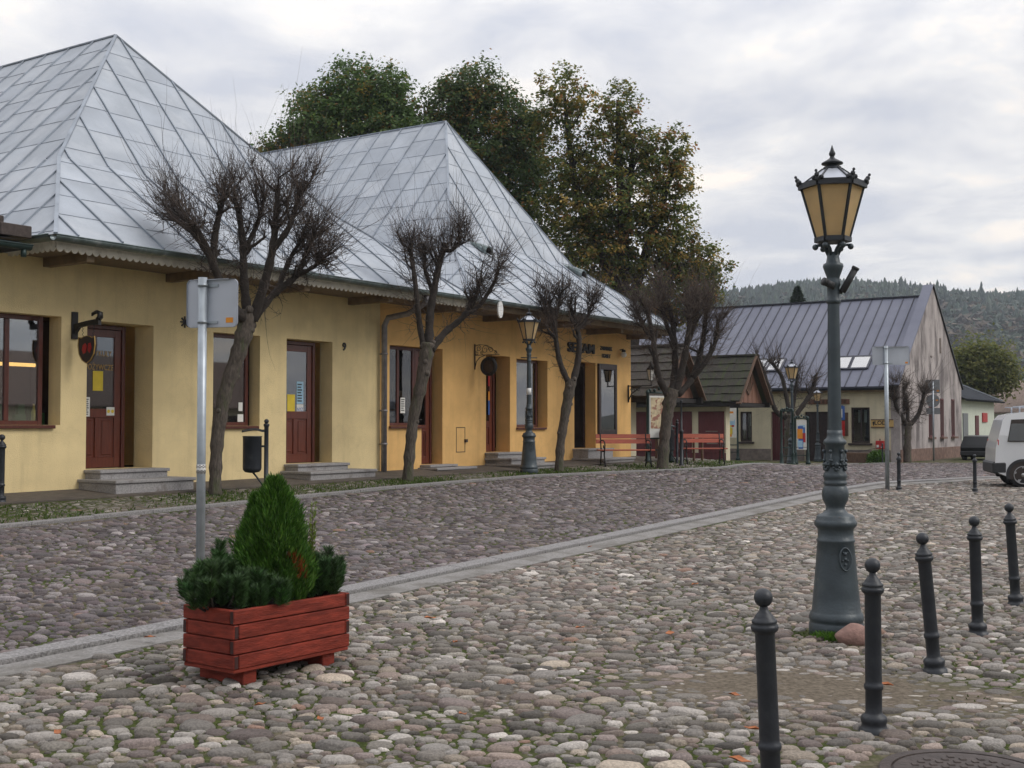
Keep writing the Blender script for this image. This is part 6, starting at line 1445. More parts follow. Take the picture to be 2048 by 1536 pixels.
b = MB(); b.bar((HU+HD+.2, y0+.06, 3.40), (um, y0+.06, zr+.47), .50, .09, (0, 0, 1)); HS.part(b, 'verge_flashing', M['cardark'])
b = MB(); bs = MB(); bs.cur = 1; SLP = (zr-ze)/5.8
F1 = [(HU-.30, y0+.28, ze), (HU-.30, YL+.2, ze), (um, YL+.2, zr), (um, y0+.28, zr)]; F2 = [(um, y0+.28, zr), (um, YL+.2, zr), (HU+HD+.3, YL+.2, ze), (HU+HD+.3, y0+.28, ze)]
sheet_face(b, bs, F1, .50, 9, (.03, .04), None); sheet_face(b, bs, F2, .50, 9, (.03, .04), None)
bs.bar((um, y0+.28, zr+.02), (um, YL+.2, zr+.02), .22, .06); bs.bar((HU-.31, y0+.28, ze-.05), (HU-.31, YL, ze-.05), .05, .14)
o = len(b.v); b.v += bs.v; b.f += [[i+o for i in f] for f in bs.f]; b.mi += bs.mi; b.sm += bs.sm; rf = HS.part(b, 'roof', [M['graymetal'], M['grayseam']])
s = gutter_mesh([(HU-.42, y0+.2, ze-.06), (HU-.42, YL, ze-.06)], .08); HS.part(s, 'gutter', M['darkroof'])
b = MB(); b.box(HU-.35, HU-.001, y0+.3, YL, 3.02, 3.11); HS.part(b, 'eave_board', M['beam'])
sl = math.hypot(5.8, zr-ze); tx, tz = 5.8/sl, (zr-ze)/sl
for px in (1528, 1556, 1692, 1727):
    n_, z_ = planeU(px, 725, HU+1.6); yc = -n_; s0 = 1.35
    b = MB(); q = []
    for dy_, s_ in ((-.42, s0), (.42, s0), (.42, s0+.95), (-.42, s0+.95)): q.append(Vector((HU-.30+tx*s_, yc+dy_, ze+tz*s_)))
    nr = Vector((-tz, 0, tx))
    for k in range(4): b.bar(q[k]+nr*.03, q[(k+1) % 4]+nr*.03, .09, .11, nr)
    w = HS.part(b, 'skylight', M['grayseam'], rf); g = MB(); g.poly([v+nr*.07 for v in q][::-1]); HS.part(g, 'pane', M['skylight'], w)
def house_door(o, m):
    a, c = min(o[:2]), max(o[:2]); b = MB(); x = HU+.16
    b.bbox(x, x+.06, a, c, o[2], o[3])
    for k in range(6): yy = a+(c-a)*(k+.5)/6; b.bbox(x-.012, x, yy-(c-a)/14, yy+(c-a)/14, o[2]+.1, o[3]-.12, .004)
    d_ = HS.part(b, 'door', M[m]); g = MB(); g.smooth = True; g.tube([(x-.06, a+.08, 1.0), (x-.06, a+.2, 1.0)], .015, 6); HS.part(g, 'handle', M['iron'], d_)
house_door(doorA, 'burgundy'); house_door(doorB, 'dkframe')
for o in (winA, winB):
    a, c = min(o[:2]), max(o[:2]); b = MB(); x = HU+.10; f = .08
    for q in ((a, a+f, o[2], o[3]), (c-f, c, o[2], o[3]), (a+f, c-f, o[3]-f, o[3]), (a+f, c-f, o[2], o[2]+f), ((a+c)/2-.03, (a+c)/2+.03, o[2]+f, o[3]-f)): b.bbox(x, x+.07, *q)
    w = HS.part(b, 'window', M['dkframe']); g = MB(); g.box(x+.03, x+.036, a+.05, c-.05, o[2]+.05, o[3]-.05); HS.part(g, 'pane', M['glass'], w)
    g = MB(); g.box(x+.6, x+.61, a-.3, c+.3, o[2]-.2, o[3]+.2); HS.part(g, 'shop_interior', M['room'], w); g = MB(); g.bbox(HU-.12, HU+.10, a-.1, c+.1, o[2]-.09, o[2]-.003); HS.part(g, 'sill', M['dkframe'], w)
    for k in (.3, .62): g = MB(); g.box(x+.3, x+.31, a+(c-a)*k, a+(c-a)*(k+.14), o[3]-.65, o[3]-.1); HS.part(g, 'curtain', M['annexwall'], w)
b = MB()
for (p_, q_) in ((y0+.30, min(winA[:2])-.2), (min(winA[:2])-.2, min(doorB[:2])), (max(doorB[:2]), min(doorA[:2])), (max(doorA[:2]), YL)): b.bbox(HU-.035, HU-.001, p_+.001, q_-.001, -.1, .52, .005)
HS.part(b, 'plinth', M['plinth'])
b = MB(); b.bbox(HU-.06, HU+HD, y0-.165, y0-.121, -.1, .55, .005); HS.part(b, 'plinth', M['brickplinth'])
# slit windows and stain posts of the gable
def gu_(px, py=880): return facade(px, py, HN+.12)
for px in (1861, 1884, 1906):
    uu = gu_(px)[0]; b = MB(); f = .07; x0, x1 = uu-.26, uu+.26; yy = y0-.155
    for q in ((x0, x0+f, 1.05, 2.85), (x1-f, x1, 1.05, 2.85), (x0+f, x1-f, 2.78, 2.85), (x0+f, x1-f, 1.05, 1.12), (uu-.03, uu+.03, 1.12, 2.78)): b.bbox(q[0], q[1], yy, y0-.121, q[2], q[3])
    w = HS.part(b, 'window', M['burgundy']); g = MB(); g.box(x0+.02, x1-.02, y0-.135, y0-.1215, 1.08, 2.82); HS.part(g, 'pane', M['room'], w); g = MB(); g.bbox(x0-.12, x1+.12, yy-.14, y0-.121, .95, 1.045); HS.part(g, 'sill', M['brickplinth'], w)
b = MB(); b.bbox(um+1.1, um+1.28, y0-.16, y0-.121, 5.0, 5.7, .004); b.bbox(um-.55, um-.3, y0-.15, y0-.121, 4.72, 4.80); HS.part(b, 'wall_slot', M['plinth'])
b = MB(); b.bbox(um-.3, um-.05, YL-6.2, YL-5.9, zr, zr+.45, .02); HS.part(b, 'chimney', M['plinth'], rf)
# boards and signs on the house front
bb = Frame('brown_shop_board', 'long brown shop board above the dark door of the grey-roofed house', 'sign', HU, 0, 2.6); a, c = hy(1700), hy(1618)
b = MB(); b.bbox(HU-.06, HU-.002, a, c, hz(808), hz(798), .006); bo = bb.part(b, 'board', M['planks'])
b = MB(); r_ = random.Random(4); yy = a+.15
while yy < c-.2: b.bbox(HU-.075, HU-.0605, yy, yy+.10, hz(806.5), hz(799.5), .01); yy += .19
bb.part(b, 'carved_relief', M['hutwood'], bo)
ls = Frame('ice_cream_sign', 'yellow wooden LODY ice cream sign right of the house window', 'sign', HU, 0, 1.9); a, c = hy(1788), hy(1743); z0_, z1_ = hz(854), hz(840)
b = MB(); b.bbox(HU-.06, HU-.002, a, c, z0_, z1_, .008); M['signyellow'] = mat('yellow_sign_board', (.55, .36, .13), .6, var=.1); bo = ls.part(b, 'board', M['signyellow'])
b = MB(); b.bbox(HU-.075, HU-.0605, a, c, z0_-.03, z0_+.012, .003); b.bbox(HU-.075, HU-.0605, a, c, z1_-.012, z1_+.03, .003); ls.part(b, 'rim', M['hutwood'], bo)
put_text('LODY', .25, M['blackink'], bo, Matrix.Translation((HU-.065-ls.off[0], (a+c)/2+.0-ls.off[1], (z0_+z1_)/2+.02-ls.off[2])) @ Matrix.Rotation(-math.pi/2, 4, 'Z') @ Matrix.Rotation(math.pi/2, 4, 'X'), bold=.004)
b = MB(); yc = c-.11; b.prism([(yc+.04, (z0_+z1_)/2), (yc-.04, (z0_+z1_)/2), (yc, (z0_+z1_)/2-.12)], HU-.068, HU-.0605, 'x'); b.smooth = True; b.ball((HU-.064, yc, (z0_+z1_)/2+.04), .045, 8, 6, (.15, 1, 1)); ls.part(b, 'cone_mark', M['blackink'], bo)
rb = Frame('red_letter_box', 'bright red letter box on the cream house wall below the yellow sign', 'letter box', HU, 0, .9); yc = hy(1762)
b = MB(); b.bbox(HU-.22, HU-.002, yc-.17, yc+.17, hz(897), hz(881), .015); bx = rb.part(b, 'box', M['redpaint'])
b = MB(); b.box(HU-.224, HU-.2205, yc+.03, yc+.13, hz(895), hz(889)); b.box(HU-.224, HU-.2205, yc-.13, yc-.06, hz(895), hz(893)); rb.part(b, 'label', M['paper'], bx); b = MB(); b.box(HU-.16, HU-.13, yc-.02, yc+.02, hz(881), hz(877)); rb.part(b, 'bracket', M['iron'], bx)
bl = Frame('blue_sign', 'narrow blue and red hanging sign just right of the big lamp shaft on the house', 'sign', HU, 0, 2); yc = hy(1687)
b = MB(); b.bbox(HU-.30, HU-.27, yc-.16, yc+.16, hz(840), hz(812), .004); b.bar((HU-.285, yc, hz(812)), (HU, yc, hz(810)), .02, .02); bl.part(b, 'blue_panel', M['blueink'])
b = MB(); b.box(HU-.306, HU-.3005, yc-.06, yc+.06, hz(835), hz(818)); bl.part(b, 'white_mark', M['white']); b = MB(); b.bbox(HU-.30, HU-.27, yc-.16, yc+.16, hz(872), hz(842), .004); bl.part(b, 'red_panel', M['redpaint'])
b = Frame('menu_board', 'brown menu board between the house window and the blue sign', 'sign', HU, 0, 1.8); a, c = hy(1697), hy(1688); q = MB(); q.bbox(HU-.05, HU-.002, a, c+.1, hz(872), hz(825), .006); b.part(q, 'board', M['hutwood'])
# small fenced bed with shrubs in front
pb = W(50.6, .25, 0); t = thing('wooden_plant_box', 'low brown wooden box between two green shrubs before the house plinth', 'planter', pb, ROT)
b = MB(); b.bbox(-.3, .3, -.55, .55, 0, .42, .01); b.build('box', M['hutwood'], t)
for k, (dn, lab) in enumerate(((.95, 'light green rounded shrub right of the brown plant box'), (-.85, 'light green shrub left of the brown plant box, behind the chain post'))):
    p = W(50.4, .25+dn, 0); leafy('box_shrub', lab, p[1], 1, [], [], 0, .1, .1) if False else None
    t = thing('box_shrub', lab, 'shrub', p, 0, 'shrubs by the brown plant box'); m = 2200; v = rng.normal(0, 1, (m, 3)); v /= np.linalg.norm(v, axis=1, keepdims=True); v[:, 2] = np.abs(v[:, 2])
    P_ = v*np.array([.42, .42, .50])*rng.uniform(.4, 1.05, (m, 1)); V, f, tt = sprays(m, P_, v+rng.normal(0, .5, (m, 3)), rng.uniform(.06, .12, m), np.full(m, .03), np.array([.085, .17, .03])*rng.uniform(.6, 1.3, (m, 1))); arr('foliage', V, f, M['needle'], tt, t)
    b = MB(); b.tube([(0, 0, -.05), (0, 0, .3)], [.03, .01], 5); b.build('stem', M['twig'], t)
for k, n_ in enumerate((-.72, 1.55)):
    p = W(49.95, n_, 0); t = thing('chain_post', 'short dark post holding a sagging chain before the plant box', 'post', p, 0, 'chain posts before the plant box'); b = MB(); b.smooth = True; b.lathe([(.05, 0), (.035, .05), (.03, .75), (.045, .78), (.02, .85)], 8); b.build('shaft', M['castdark'], t)
    if k == 0:
        q = W(49.95, 1.55, 0)-p; b = MB(); b.smooth = True; b.tube([np.array(q)*i/8+np.array([0, 0, .72-.22*math.sin(math.pi*i/8)]) for i in range(9)], .012, 5); b.build('chain', M['castdark'], t)

p = W(60, 78, 0); OPH = thing('opposite_house', 'house across the square with dark roof, seen only mirrored in the shop panes', 'house', p, ROT)  # out of view; added to give the shop panes something to mirror
b = MB(); b.prism([(-.2, -.1), (9, -.1), (9, 3.4), (4.4, 7.6), (-.2, 3.4)], -22, 26, 'x'); b.build('wall', M['housecream'], OPH)
b = MB()
for sg, ya_ in ((1, -.7), (-1, 9.5)):
    b._add([(-22.5, ya_, 3.25), (26.5, ya_, 3.25), (26.5, 4.4, 7.85), (-22.5, 4.4, 7.85), (-22.5, ya_, 3.1), (26.5, ya_, 3.1), (26.5, 4.4, 7.70), (-22.5, 4.4, 7.70)], [(0, 1, 2, 3), (4, 7, 6, 5), (0, 4, 5, 1), (1, 5, 6, 2), (0, 3, 7, 4)])
b.build('roof', M['tileroof'], OPH)
for k in range(9):
    for dep, yy in ((-.25, -.2),):
        b = MB(); x0 = -20+k*5.0; b.bbox(x0, x0+1.2, 8.99, 9.06, 1.0, 2.5); b.bbox(x0, x0+1.2, -.26, -.19, 1.0, 2.5); b.build('window', M['dkframe'], OPH)
# ---------------- annex, background house
AN = Frame('low_annex', 'low pale annex with dark sloping roof joined to the right of the weathered gable', 'house', HU+HD+.02, HN, 0); ua, uc = HU+HD+.02, HU+HD+8.2; ya = y0+.05
b = MB(); b.box(ua, uc, ya, ya+6, -.1, 3.0); AN.part(b, 'wall', M['annexwall'])
b = MB(); b.poly([(ua, ya-.35, 2.92), (uc+.5, ya-.35, 2.92), (uc-2.6, ya+3, 4.6), (ua, ya+3, 4.6)]); b.poly([(uc+.5, ya-.35, 2.92), (uc+.5, ya+6.3, 2.92), (uc-2.6, ya+3, 4.6)]); b.poly([(ua, ya+3, 4.6), (uc-2.6, ya+3, 4.6), (uc+.5, ya+6.3, 2.92), (ua, ya+6.3, 2.92)]); b.poly([(ua, ya-.35, 2.90), (ua, ya+6.3, 2.90), (uc+.5, ya+6.3, 2.90), (uc+.5, ya-.35, 2.90)]); rf = AN.part(b, 'roof', M['darkroof'])
b = MB(); b.bar((ua, ya+3, 4.63), (uc-2.6, ya+3, 4.63), .12, .06); b.bar((uc-2.6, ya+3, 4.63), (uc+.5, ya-.35, 2.95), .10, .05); AN.part(b, 'ridge_cap', M['galv'], rf)
s = gutter_mesh([(ua, ya-.42, 2.88), (uc+.5, ya-.42, 2.88)], .07); AN.part(s, 'gutter', M['darkroof'])
for (a, c, lo, hi, m) in ((ua+.9, ua+1.9, -.05, 2.2, 'greyback'), (ua+3.6, ua+4.3, .9, 2.1, 'burgundy')):
    b = MB(); b.bbox(a, c, ya-.05, ya-.001, lo, hi); AN.part(b, 'door' if lo < 0 else 'window', M[m])
b = Frame('red_wall_sign', 'small red sign on the pale annex wall just above the van roof edge', 'sign', ua+5.2, HN, 1.8); q = MB(); q.bbox(ua+5.2, ua+6.3, ya-.06, ya-.002, 1.75, 2.25, .005); b.part(q, 'panel', M['redpaint'])
p = at(2010, 850, 92); BH = thing('white_background_house', 'white house with weathered brown roof, far right behind the van', 'house', (p[0]+2, p[1], 0), ROT-.5)
b = MB(); b.prism([(-4, -.1), (4, -.1), (4, 2.7), (0, 4.9), (-4, 2.7)], -6, 8, 'y'); b.build('wall', M['annexwall'], BH)
b = MB(); b._add([(-4.4, -6.3, 2.55), (0, -6.3, 5.05), (0, 8.3, 5.05), (-4.4, 8.3, 2.55), (-4.4, -6.3, 2.43), (0, -6.3, 4.92), (0, 8.3, 4.92), (-4.4, 8.3, 2.43)], [(0, 1, 2, 3)[::-1], (4, 5, 6, 7), (0, 4, 5, 1), (3, 2, 6, 7), (0, 3, 7, 4)]); b._add([(4.4, -6.3, 2.55), (0.001, -6.3, 5.05), (.001, 8.3, 5.05), (4.4, 8.3, 2.55), (4.4, -6.3, 2.43), (.001, -6.3, 4.92), (.001, 8.3, 4.92), (4.4, 8.3, 2.43)], [(0, 1, 2, 3), (4, 5, 6, 7)[::-1], (0, 4, 5, 1)[::-1], (3, 2, 6, 7)[::-1], (0, 3, 7, 4)[::-1]]); rf = b.build('roof', M['tileroof'], BH)
b = MB(); b.bbox(-1.2, -.6, -2.4, -1.8, 3.9, 5.7, .02); b.bbox(-1.26, -.54, -2.46, -1.74, 5.7, 5.82, .02); b.build('chimney', M['gable'], rf)

# ---------------- poster stands in the square
def stand(name, label, p, rz, w, h, panel, mats_, group=None, foot=True):
    t = thing(name, label, 'notice board', p, rz, group)
    for sg in (-1, 1):
        b = MB(); b.smooth = True; b.lathe([(.10, 0), (.10, .10), (.07, .14), (.06, .42), (.075, .46), (.045, .52), (.04, h-.12), (.055, h-.10), (.055, h-.06), (.02, h)], 10, (sg*w/2, 0, 0)); b.build('post', M['greeniron'], t)
    b = MB(); b.smooth = True; b.tube([(-w/2, 0, .38), (w/2, 0, .38)], .02, 6); b.tube([(-w/2, 0, .70), (w/2, 0, .70)], .025, 6); b.tube([(-w/2, 0, h-.08), (w/2, 0, h-.08)], .03, 6)
    for k in range(5): a = -w/2+w*(k+.5)/5; b.ball((a, 0, h-.02+.05*(k == 2)), .05, 7, 5)
    b.build('rails', M['greeniron'], t)
    if panel:
        lo, hi = panel; b = MB(); b.bbox(-w/2+.05, w/2-.05, -.02, .02, lo, hi, .004); pn = b.build('panel', M['paper'], t)
        if mats_ == 'posters':
            for i in range(11):
                a = random.uniform(-w/2+.07, w/2-.34); z = random.uniform(lo+.03, hi-.42); b = MB(); dw_, dh = random.uniform(.18, .28), random.uniform(.22, .40); b.box(a, a+dw_, -.0225-.0012*(i+1), -.0215-.0012*(i+.4), z, z+dh); b.build('poster', M[random.choice(['redpaint', 'bluepaper', 'paper', 'yellowpaper', 'blueink', 'orangelabel', 'paper', 'bluepaper'])], pn)
        elif mats_ == 'map':
            M['mapprint'] = mat('printed_map', (.62, .52, .34), .6, var=.25, scale=9, col2=(.36, .17, .12), mask=(.52, .56), mscale=6); b = MB(); b.box(-w/2+.09, w/2-.09, -.024, -.0205, lo+.25, hi-.05); b.build('map_print', M['mapprint'], pn)
    return t
p = gnd(1306, 930)[0]; stand('map_stand', 'green stand with a cream map panel, between the orange corner and the fourth tree', p+np.array([.32, 1.2, 0]), math.radians(28), .78, 2.05, (.72, 1.88), 'map')
p = gnd(1461, 921)[0]; stand('poster_stand', 'green iron stand covered with colourful posters, before the farther hut', (p[0], p[1], p[2]), math.radians(-4), .46*p[1]/38, 2.0*p[1]/38, (.72*p[1]/38, 1.86*p[1]/38), 'posters')
p = gnd(1499, 919)[0]; q = W(43.2, .0, float(zf(43.2, 0))); stand('empty_stand', 'empty green iron stand without panel, right of the colourful poster stand', q, math.radians(-4), .42, 2.15, None, None)
q = at(1603, 850, 48.5); stand('poster_stand', 'white poster stand partly hidden by the bare tree and lamp near the hut', (q[0], q[1], float(zw(q[0], q[1]))), math.radians(-10), .5, 1.95, (.6, 1.8), 'posters')
q = W(39.2, .9, float(zf(39.2, .9))); t = thing('cafe_table', 'dark wooden table and bench frame under the eave of the nearer hut', 'table', W(31.9, 1.0, float(zf(31.9, 1.0))), ROT)
b = MB(); b.bbox(-.35, .35, -.7, .7, .72, .77); b.build('tabletop', M['hutwood'], t)
for a in (-.28, .28):
    for c in (-.6, .6): b = MB(); b.bbox(a-.03, a+.03, c-.03, c+.03, 0, .719); b.build('leg', M['hutwood'], t)

# ================================================================== VEHICLES
def vehicle(name, label, cat, p, rz, prof, half, roofz, belt, glz, wheels, body, windows, bumper, mold=None, rack=False, wr=.31):
    """prof: side outline (x, z); tumblehome above the belt line"""
    t = thing(name, label, cat, p, rz)
    def hw(x, z): return half*(1-.0*z) if z < belt else half-(z-belt)*.20
    b = MB(); b.smooth = False; n = len(prof); b2 = []
    L = [(x, -hw(x, z), z) for x, z in prof]; R = [(x, hw(x, z), z) for x, z in prof]
    cx = sum(q[0] for q in prof)/n
    for i in range(n):
        j = (i+1) % n; b.poly([L[i], R[i], R[j], L[j]])
    # sides as bands between belt and roof, with wheel-arch cut-outs left as dark arches laid proud
    b.poly(L); b.poly(R[::-1])
    bd = b.build('body', M[body], t)
    mod = bd.modifiers.new('soft_edges', 'BEVEL'); mod.width = .045; mod.segments = 3; mod.limit_method = 'ANGLE'; mod.angle_limit = math.radians(20)
    for sg in (-1, 1):
        for poly in windows:
            b = MB(); pts = [(x, sg*(hw(x, z)+.006), z) for x, z in poly]; c = np.mean(np.array(poly), 0)
            big = [(c[0]+(x-c[0])*1.06+.0, sg*(hw(x, z)+.003), c[1]+(z-c[1])*1.10) for x, z in poly]
            b.poly(pts if sg < 0 else pts[::-1]); w = b.build('side_window', M['carglass'], t); b = MB(); b.poly(big if sg < 0 else big[::-1]); b.build('window_seal', M['room'], w)
        for (wx, wz) in wheels:
            y = sg*(half-.10); b = MB(); b.smooth = True; n_ = 32
            b.lathe([(wr*.64, -.095), (wr*.92, -.10), (wr, -.06), (wr, .06), (wr*.92, .10), (wr*.64, .095)], n_); b.v = [(wx+a, y+sg*c, wz+d_) for a, d_, c in b.v]; wl_ = b.build('wheel', M['tyre'], t)
            b = MB(); b.smooth = False; ro = wr*.66
            for k in range(5):
                a = k*2*math.pi/5+.3; c_, s_ = math.cos(a), math.sin(a); b.bar((wx+.03*c_, y+sg*.085, wz+.03*s_), (wx+ro*.95*c_, y+sg*.095, wz+ro*.95*s_), .055, .03, (0, 1, 0))
            b.smooth = True; b.tube([(wx+ro*math.cos(k*math.pi/14), y+sg*.097, wz+ro*math.sin(k*math.pi/14)) for k in range(29)], .016, 6, cap=False); b.tube([(wx, y+sg*.07, wz), (wx, y+sg*.115, wz)], .05, 12); b.build('rim', M['alloy'], wl_)
            b = MB(); b.prism([(wx+ro*math.cos(k*math.pi/12), wz+ro*math.sin(k*math.pi/12)) for k in range(24)], y+sg*.02, y+sg*.04, 'y'); b.build('hub_disc', M['room'], wl_)
            b = MB(); A = [(wx+(wr+.07)*math.cos(k*math.pi/18), max(wz-.10, wz+(wr+.07)*math.sin(k*math.pi/18))) for k in range(-3, 22)]; B_ = [(wx+(wr+.005)*math.cos(k*math.pi/18), max(wz-.10, wz+(wr+.005)*math.sin(k*math.pi/18))) for k in range(-3, 22)]
            for k in range(len(A)-1): q = [(A[k][0], sg*(half+.018), A[k][1]), (A[k+1][0], sg*(half+.018), A[k+1][1]), (B_[k+1][0], sg*(half+.018), B_[k+1][1]), (B_[k][0], sg*(half+.018), B_[k][1])]; b.poly(q); b.poly([(x, yy-sg*.14, z) for x, yy, z in q][::-1]); b.poly([q[0], q[1], (q[1][0], q[1][1]-sg*.03, q[1][2]), (q[0][0], q[0][1]-sg*.03, q[0][2])])
            b.build('wheel_arch', M['plastic'], t); b = MB(); b.prism([(x, z) for x, z in B_], sg*(half+.004)-(.0 if sg > 0 else .004), sg*(half+.004)+(.004 if sg > 0 else 0), 'y'); b.build('wheel_well', M['room'], t)
    for x0, x1, z0, z1 in bumper:
        b = MB(); b.bbox(x0, x1, -half-.015, half+.015, z0, z1, .04); b.build('bumper', M['plastic'], t)
    if mold:
        for sg in (-1, 1):
            for (x0, x1, z0, z1) in mold: b = MB(); b.bbox(x0, x1, min(sg*half, sg*(half+.02)), max(sg*half, sg*(half+.02)), z0, z1, .006); b.build('side_moulding', M['plastic'], t)
    return t
# van seen from the left, rear at the photo's right edge; local +x is its front
VPROF = [(0.02, .38), (0.0, .60), (.02, .95), (.10, 1.25), (.20, 1.62), (.30, 1.74), (.60, 1.80), (1.5, 1.82), (2.3, 1.78), (2.65, 1.68), (3.10, 1.22), (3.35, 1.10), (3.95, .96), (4.10, .78), (4.14, .40), (3.9, .26), (.3, .26)]
q = at(1964, 850, 32.2); 
VAN = vehicle('white_van', 'white small van with roof bars parked at the right edge, seen from its side', 'van', (q[0]-.10, q[1]-.75, 0), math.radians(-14), VPROF, .86, 1.8, 1.10, 1.2, [(.62, .31), (3.32, .31)], 'vanwhite',
  [[(.30, 1.12), (.40, 1.60), (.92, 1.62), (.92, 1.12)], [(1.0, 1.12), (1.0, 1.62), (1.62, 1.62), (1.66, 1.12)], [(1.76, 1.12), (1.72, 1.62), (2.35, 1.60), (2.85, 1.12)]], [(-.06, .26, .34, .62), (3.98, 4.2, .30, .60)], mold=[(1.02, 2.92, .52, .64)])
b = MB()
for sg in (-1, 1): b.smooth = True; b.tube([(.45, sg*.60, 1.93), (2.3, sg*.60, 1.90)], .016, 6); [b.tube([(x, sg*.60, 1.78), (x, sg*.60, 1.93)], .02, 6) for x in (.6, 1.5, 2.2)]
for x in (.75, 1.9): b.bar((x, -.66, 1.95), (x, .66, 1.95), .05, .03)
b.build('roof_rack', M['signback'], VAN)
b = MB(); b.smooth = True; b.lathe([(.07, 0), (.07, .01), (.05, .014)], 16); b.v = [(1.12+x, -.86-z, .88+y) for x, y, z in b.v]; b.build('fuel_cap', M['vanwhite'], VAN)
b = MB(); b.bbox(.06, .10, -.84, -.74, .72, 1.15, .01); b.bbox(.06, .10, .74, .84, .72, 1.15, .01); b.build('tail_light', M['redpaint'], VAN); VAN.scale = (1.07,)*3
b = MB(); b.bar((1.72, -.868, .40), (1.70, -.868, 1.10), .006, .008, (0, 1, 0)); b.bar((.98, -.868, .66), (.98, -.868, 1.10), .006, .008, (0, 1, 0)); b.build('door_seam', M['plastic'], VAN); b = MB(); b.bbox(1.78, 1.95, -.89, -.861, .95, .99, .006); b.build('door_handle', M['plastic'], VAN)
ld = thing('ladder', 'wooden and metal ladder load tied on the roof bars of the white van', 'ladder', (q[0]-.10, q[1]-.75, 0), math.radians(-14)); ld.scale = (1.07,)*3
b = MB(); b.bar((.95, -.25, 1.995), (3.2, -.25, 2.02), .05, .06); b.bar((.95, .15, 1.995), (3.2, .15, 2.02), .05, .06); b.build('rail', M['soffit'], ld)
b = MB(); [b.bar((1.1+k*.3, -.25, 2.0), (1.1+k*.3, .15, 2.0), .03, .03) for k in range(7)]; b.build('rung', M['soffit'], ld)
b = MB(); b.bbox(1.25, 2.6, -.2, .5, 2.035, 2.33, .06); b.build('covered_load', M['signback'], ld)
CPROF = [(0.0, .40), (-.02, .75), (.12, .92), (.55, 1.38), (1.4, 1.44), (2.1, 1.36), (2.8, .95), (3.6, .82), (3.75, .45), (3.5, .22), (.2, .22)]
q = at(1950, 850, 54)
CAR = vehicle('dark_parked_car', 'small black car parked by the annex, mostly hidden behind the white van', 'car', (q[0], q[1], -.02), math.radians(58), CPROF, .80, 1.4, .90, .95, [(.60, .29), (2.95, .29)], 'cardark', [[(.52, .93), (.72, 1.30), (1.4, 1.36), (1.4, .93)], [(1.48, .93), (1.48, 1.36), (2.0, 1.30), (2.55, .93)]], [(-.06, .12, .30, .55), (3.6, 3.8, .25, .5)], wr=.29); CAR.scale = (.8,)*3

# ================================================================== WOODED HILL and the air in front of it
def hill_z(X, Y):
    b_ = np.clip((Y-330)/560, 0, 1); s = b_*b_*(3-2*b_); x = X/np.maximum(Y, 1)
    ridge = 80+42*np.clip(x-.15, 0, .6)+6*np.sin(X*.012)+4*np.sin(X*.031+1)
    return s*ridge
gx = np.arange(-420, 781, 30.); gy = np.concatenate([np.arange(300, 900, 25.), np.arange(900, 1101, 50.)]); X, Y = np.meshgrid(gx, gy, indexing='ij'); Zh = hill_z(X, Y)-.6
V = np.stack([X, Y, Zh], -1).reshape(-1, 3); ii = np.arange(len(gx)*len(gy)).reshape(len(gx), len(gy)); fa = np.stack([ii[:-1, :-1], ii[1:, :-1], ii[1:, 1:], ii[:-1, 1:]], -1).reshape(-1, 4)
M['hillsoil'] = mat('hill_undergrowth', (.040, .042, .022), .95, var=.4, scale=.05)
struct(arr('hill', V, fa, M['hillsoil']))
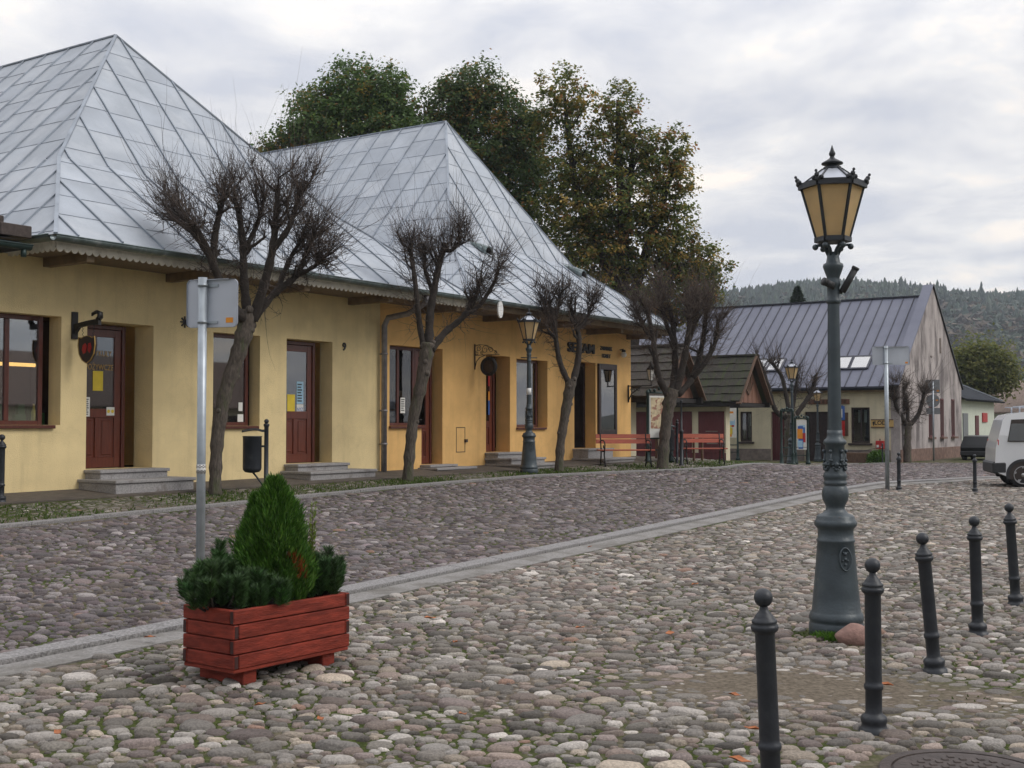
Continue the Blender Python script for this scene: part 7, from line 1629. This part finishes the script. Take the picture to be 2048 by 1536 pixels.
def forest():
    m = 15000; Y = rng.uniform(400, 960, m); x = rng.uniform(.08, .56, m); X = x*Y; Z = hill_z(X, Y)
    conif = (rng.uniform(0, 1, m) < np.clip(.25+(Z-45)/60, .10, .96))
    def template(kind, seed):
        r_ = np.random.default_rng(seed); vs = []; fs = []
        if kind == 0:
            nt_ = 6; na = 7
            for k in range(nt_):
                z0 = .14+.86*k/nt_; z1 = min(1, z0+.30); R = .20*(1-.82*k/nt_); o = len(vs); ph = r_.uniform(0, 6)
                for a in range(na): t = ph+2*math.pi*a/na; rr = R*r_.uniform(.55, 1.25); vs.append((rr*math.cos(t), rr*math.sin(t), z0+r_.uniform(-.05, .02)))
                vs.append((r_.normal(0, .01), r_.normal(0, .01), z1)); fs += [(o+a, o+(a+1) % na, o+na) for a in range(na)]
        else:
            for k in range(16):
                v = r_.normal(0, 1, 3); v /= np.linalg.norm(v); c = np.array([.22, .22, .30])*v*r_.uniform(.5, 1)+np.array([0, 0, .62]); o = len(vs); q = r_.normal(0, 1, (4, 3)); q /= np.linalg.norm(q, axis=1, keepdims=True)
                for w in q: vs.append(tuple(c+w*.15*r_.uniform(.7, 1.3)))
                fs += [(o, o+1, o+2), (o, o+2, o+3), (o, o+3, o+1), (o+1, o+3, o+2)]
        return np.array(vs), np.array(fs)
    Vs, Fs, Ts = [], [], []; o = 0
    for kind in (0, 1):
        for sd_ in range(4):
            ids = np.nonzero((conif == (kind == 0)) & (np.arange(m) % 4 == sd_))[0]; v, f = template(kind, 50+sd_+10*kind); k = len(ids)
            h = rng.uniform(8, 14, k)+rng.gamma(1.0, .8, k) if kind == 0 else rng.uniform(8, 13, k); a = rng.uniform(0, 6.28, k); ca, sa = np.cos(a), np.sin(a); wd_ = (h if kind else np.minimum(h, 13))*rng.uniform(1.1, 1.8, k)
            VX = v[None, :, 0]*ca[:, None]-v[None, :, 1]*sa[:, None]; VY = v[None, :, 0]*sa[:, None]+v[None, :, 1]*ca[:, None]
            P_ = np.stack([X[ids][:, None]+VX*wd_[:, None], Y[ids][:, None]+VY*wd_[:, None], Z[ids][:, None]+v[None, :, 2]*h[:, None]], -1)
            Vs.append(P_.reshape(-1, 3)); Fs.append((f[None]+(np.arange(k)*len(v))[:, None, None]).reshape(-1, 3)+o); o += k*len(v)
            pal = np.array([[.026, .056, .034], [.038, .066, .034], [.020, .044, .028]]) if kind == 0 else np.array([[.04, .062, .03], [.10, .07, .035], [.085, .062, .038], [.035, .058, .028], [.045, .065, .03]])
            Ts.append(np.repeat(pal[rng.integers(0, len(pal), k)]*rng.uniform(.7, 1.3, (k, 1)), len(v), 0))
    o = arr('hillside_forest', np.concatenate(Vs), np.concatenate(Fs), M['needle'], np.concatenate(Ts), None, False); struct(o, 'stuff')
forest()
b = MB(); b.box(-730, 1150, -610, 1230, -1.5, 150)
m = bpy.data.materials.new('thin_blue_haze'); m.use_nodes = True; t = m.node_tree; t.nodes.clear(); ou = t.nodes.new('ShaderNodeOutputMaterial'); pv = t.nodes.new('ShaderNodeVolumePrincipled')
pv.inputs['Color'].default_value = (.80, .88, 1.0, 1); pv.inputs['Density'].default_value = .00033; pv.inputs['Anisotropy'].default_value = .1; t.links.new(pv.outputs[0], ou.inputs['Volume'])
struct(b.build('haze', m), 'stuff')
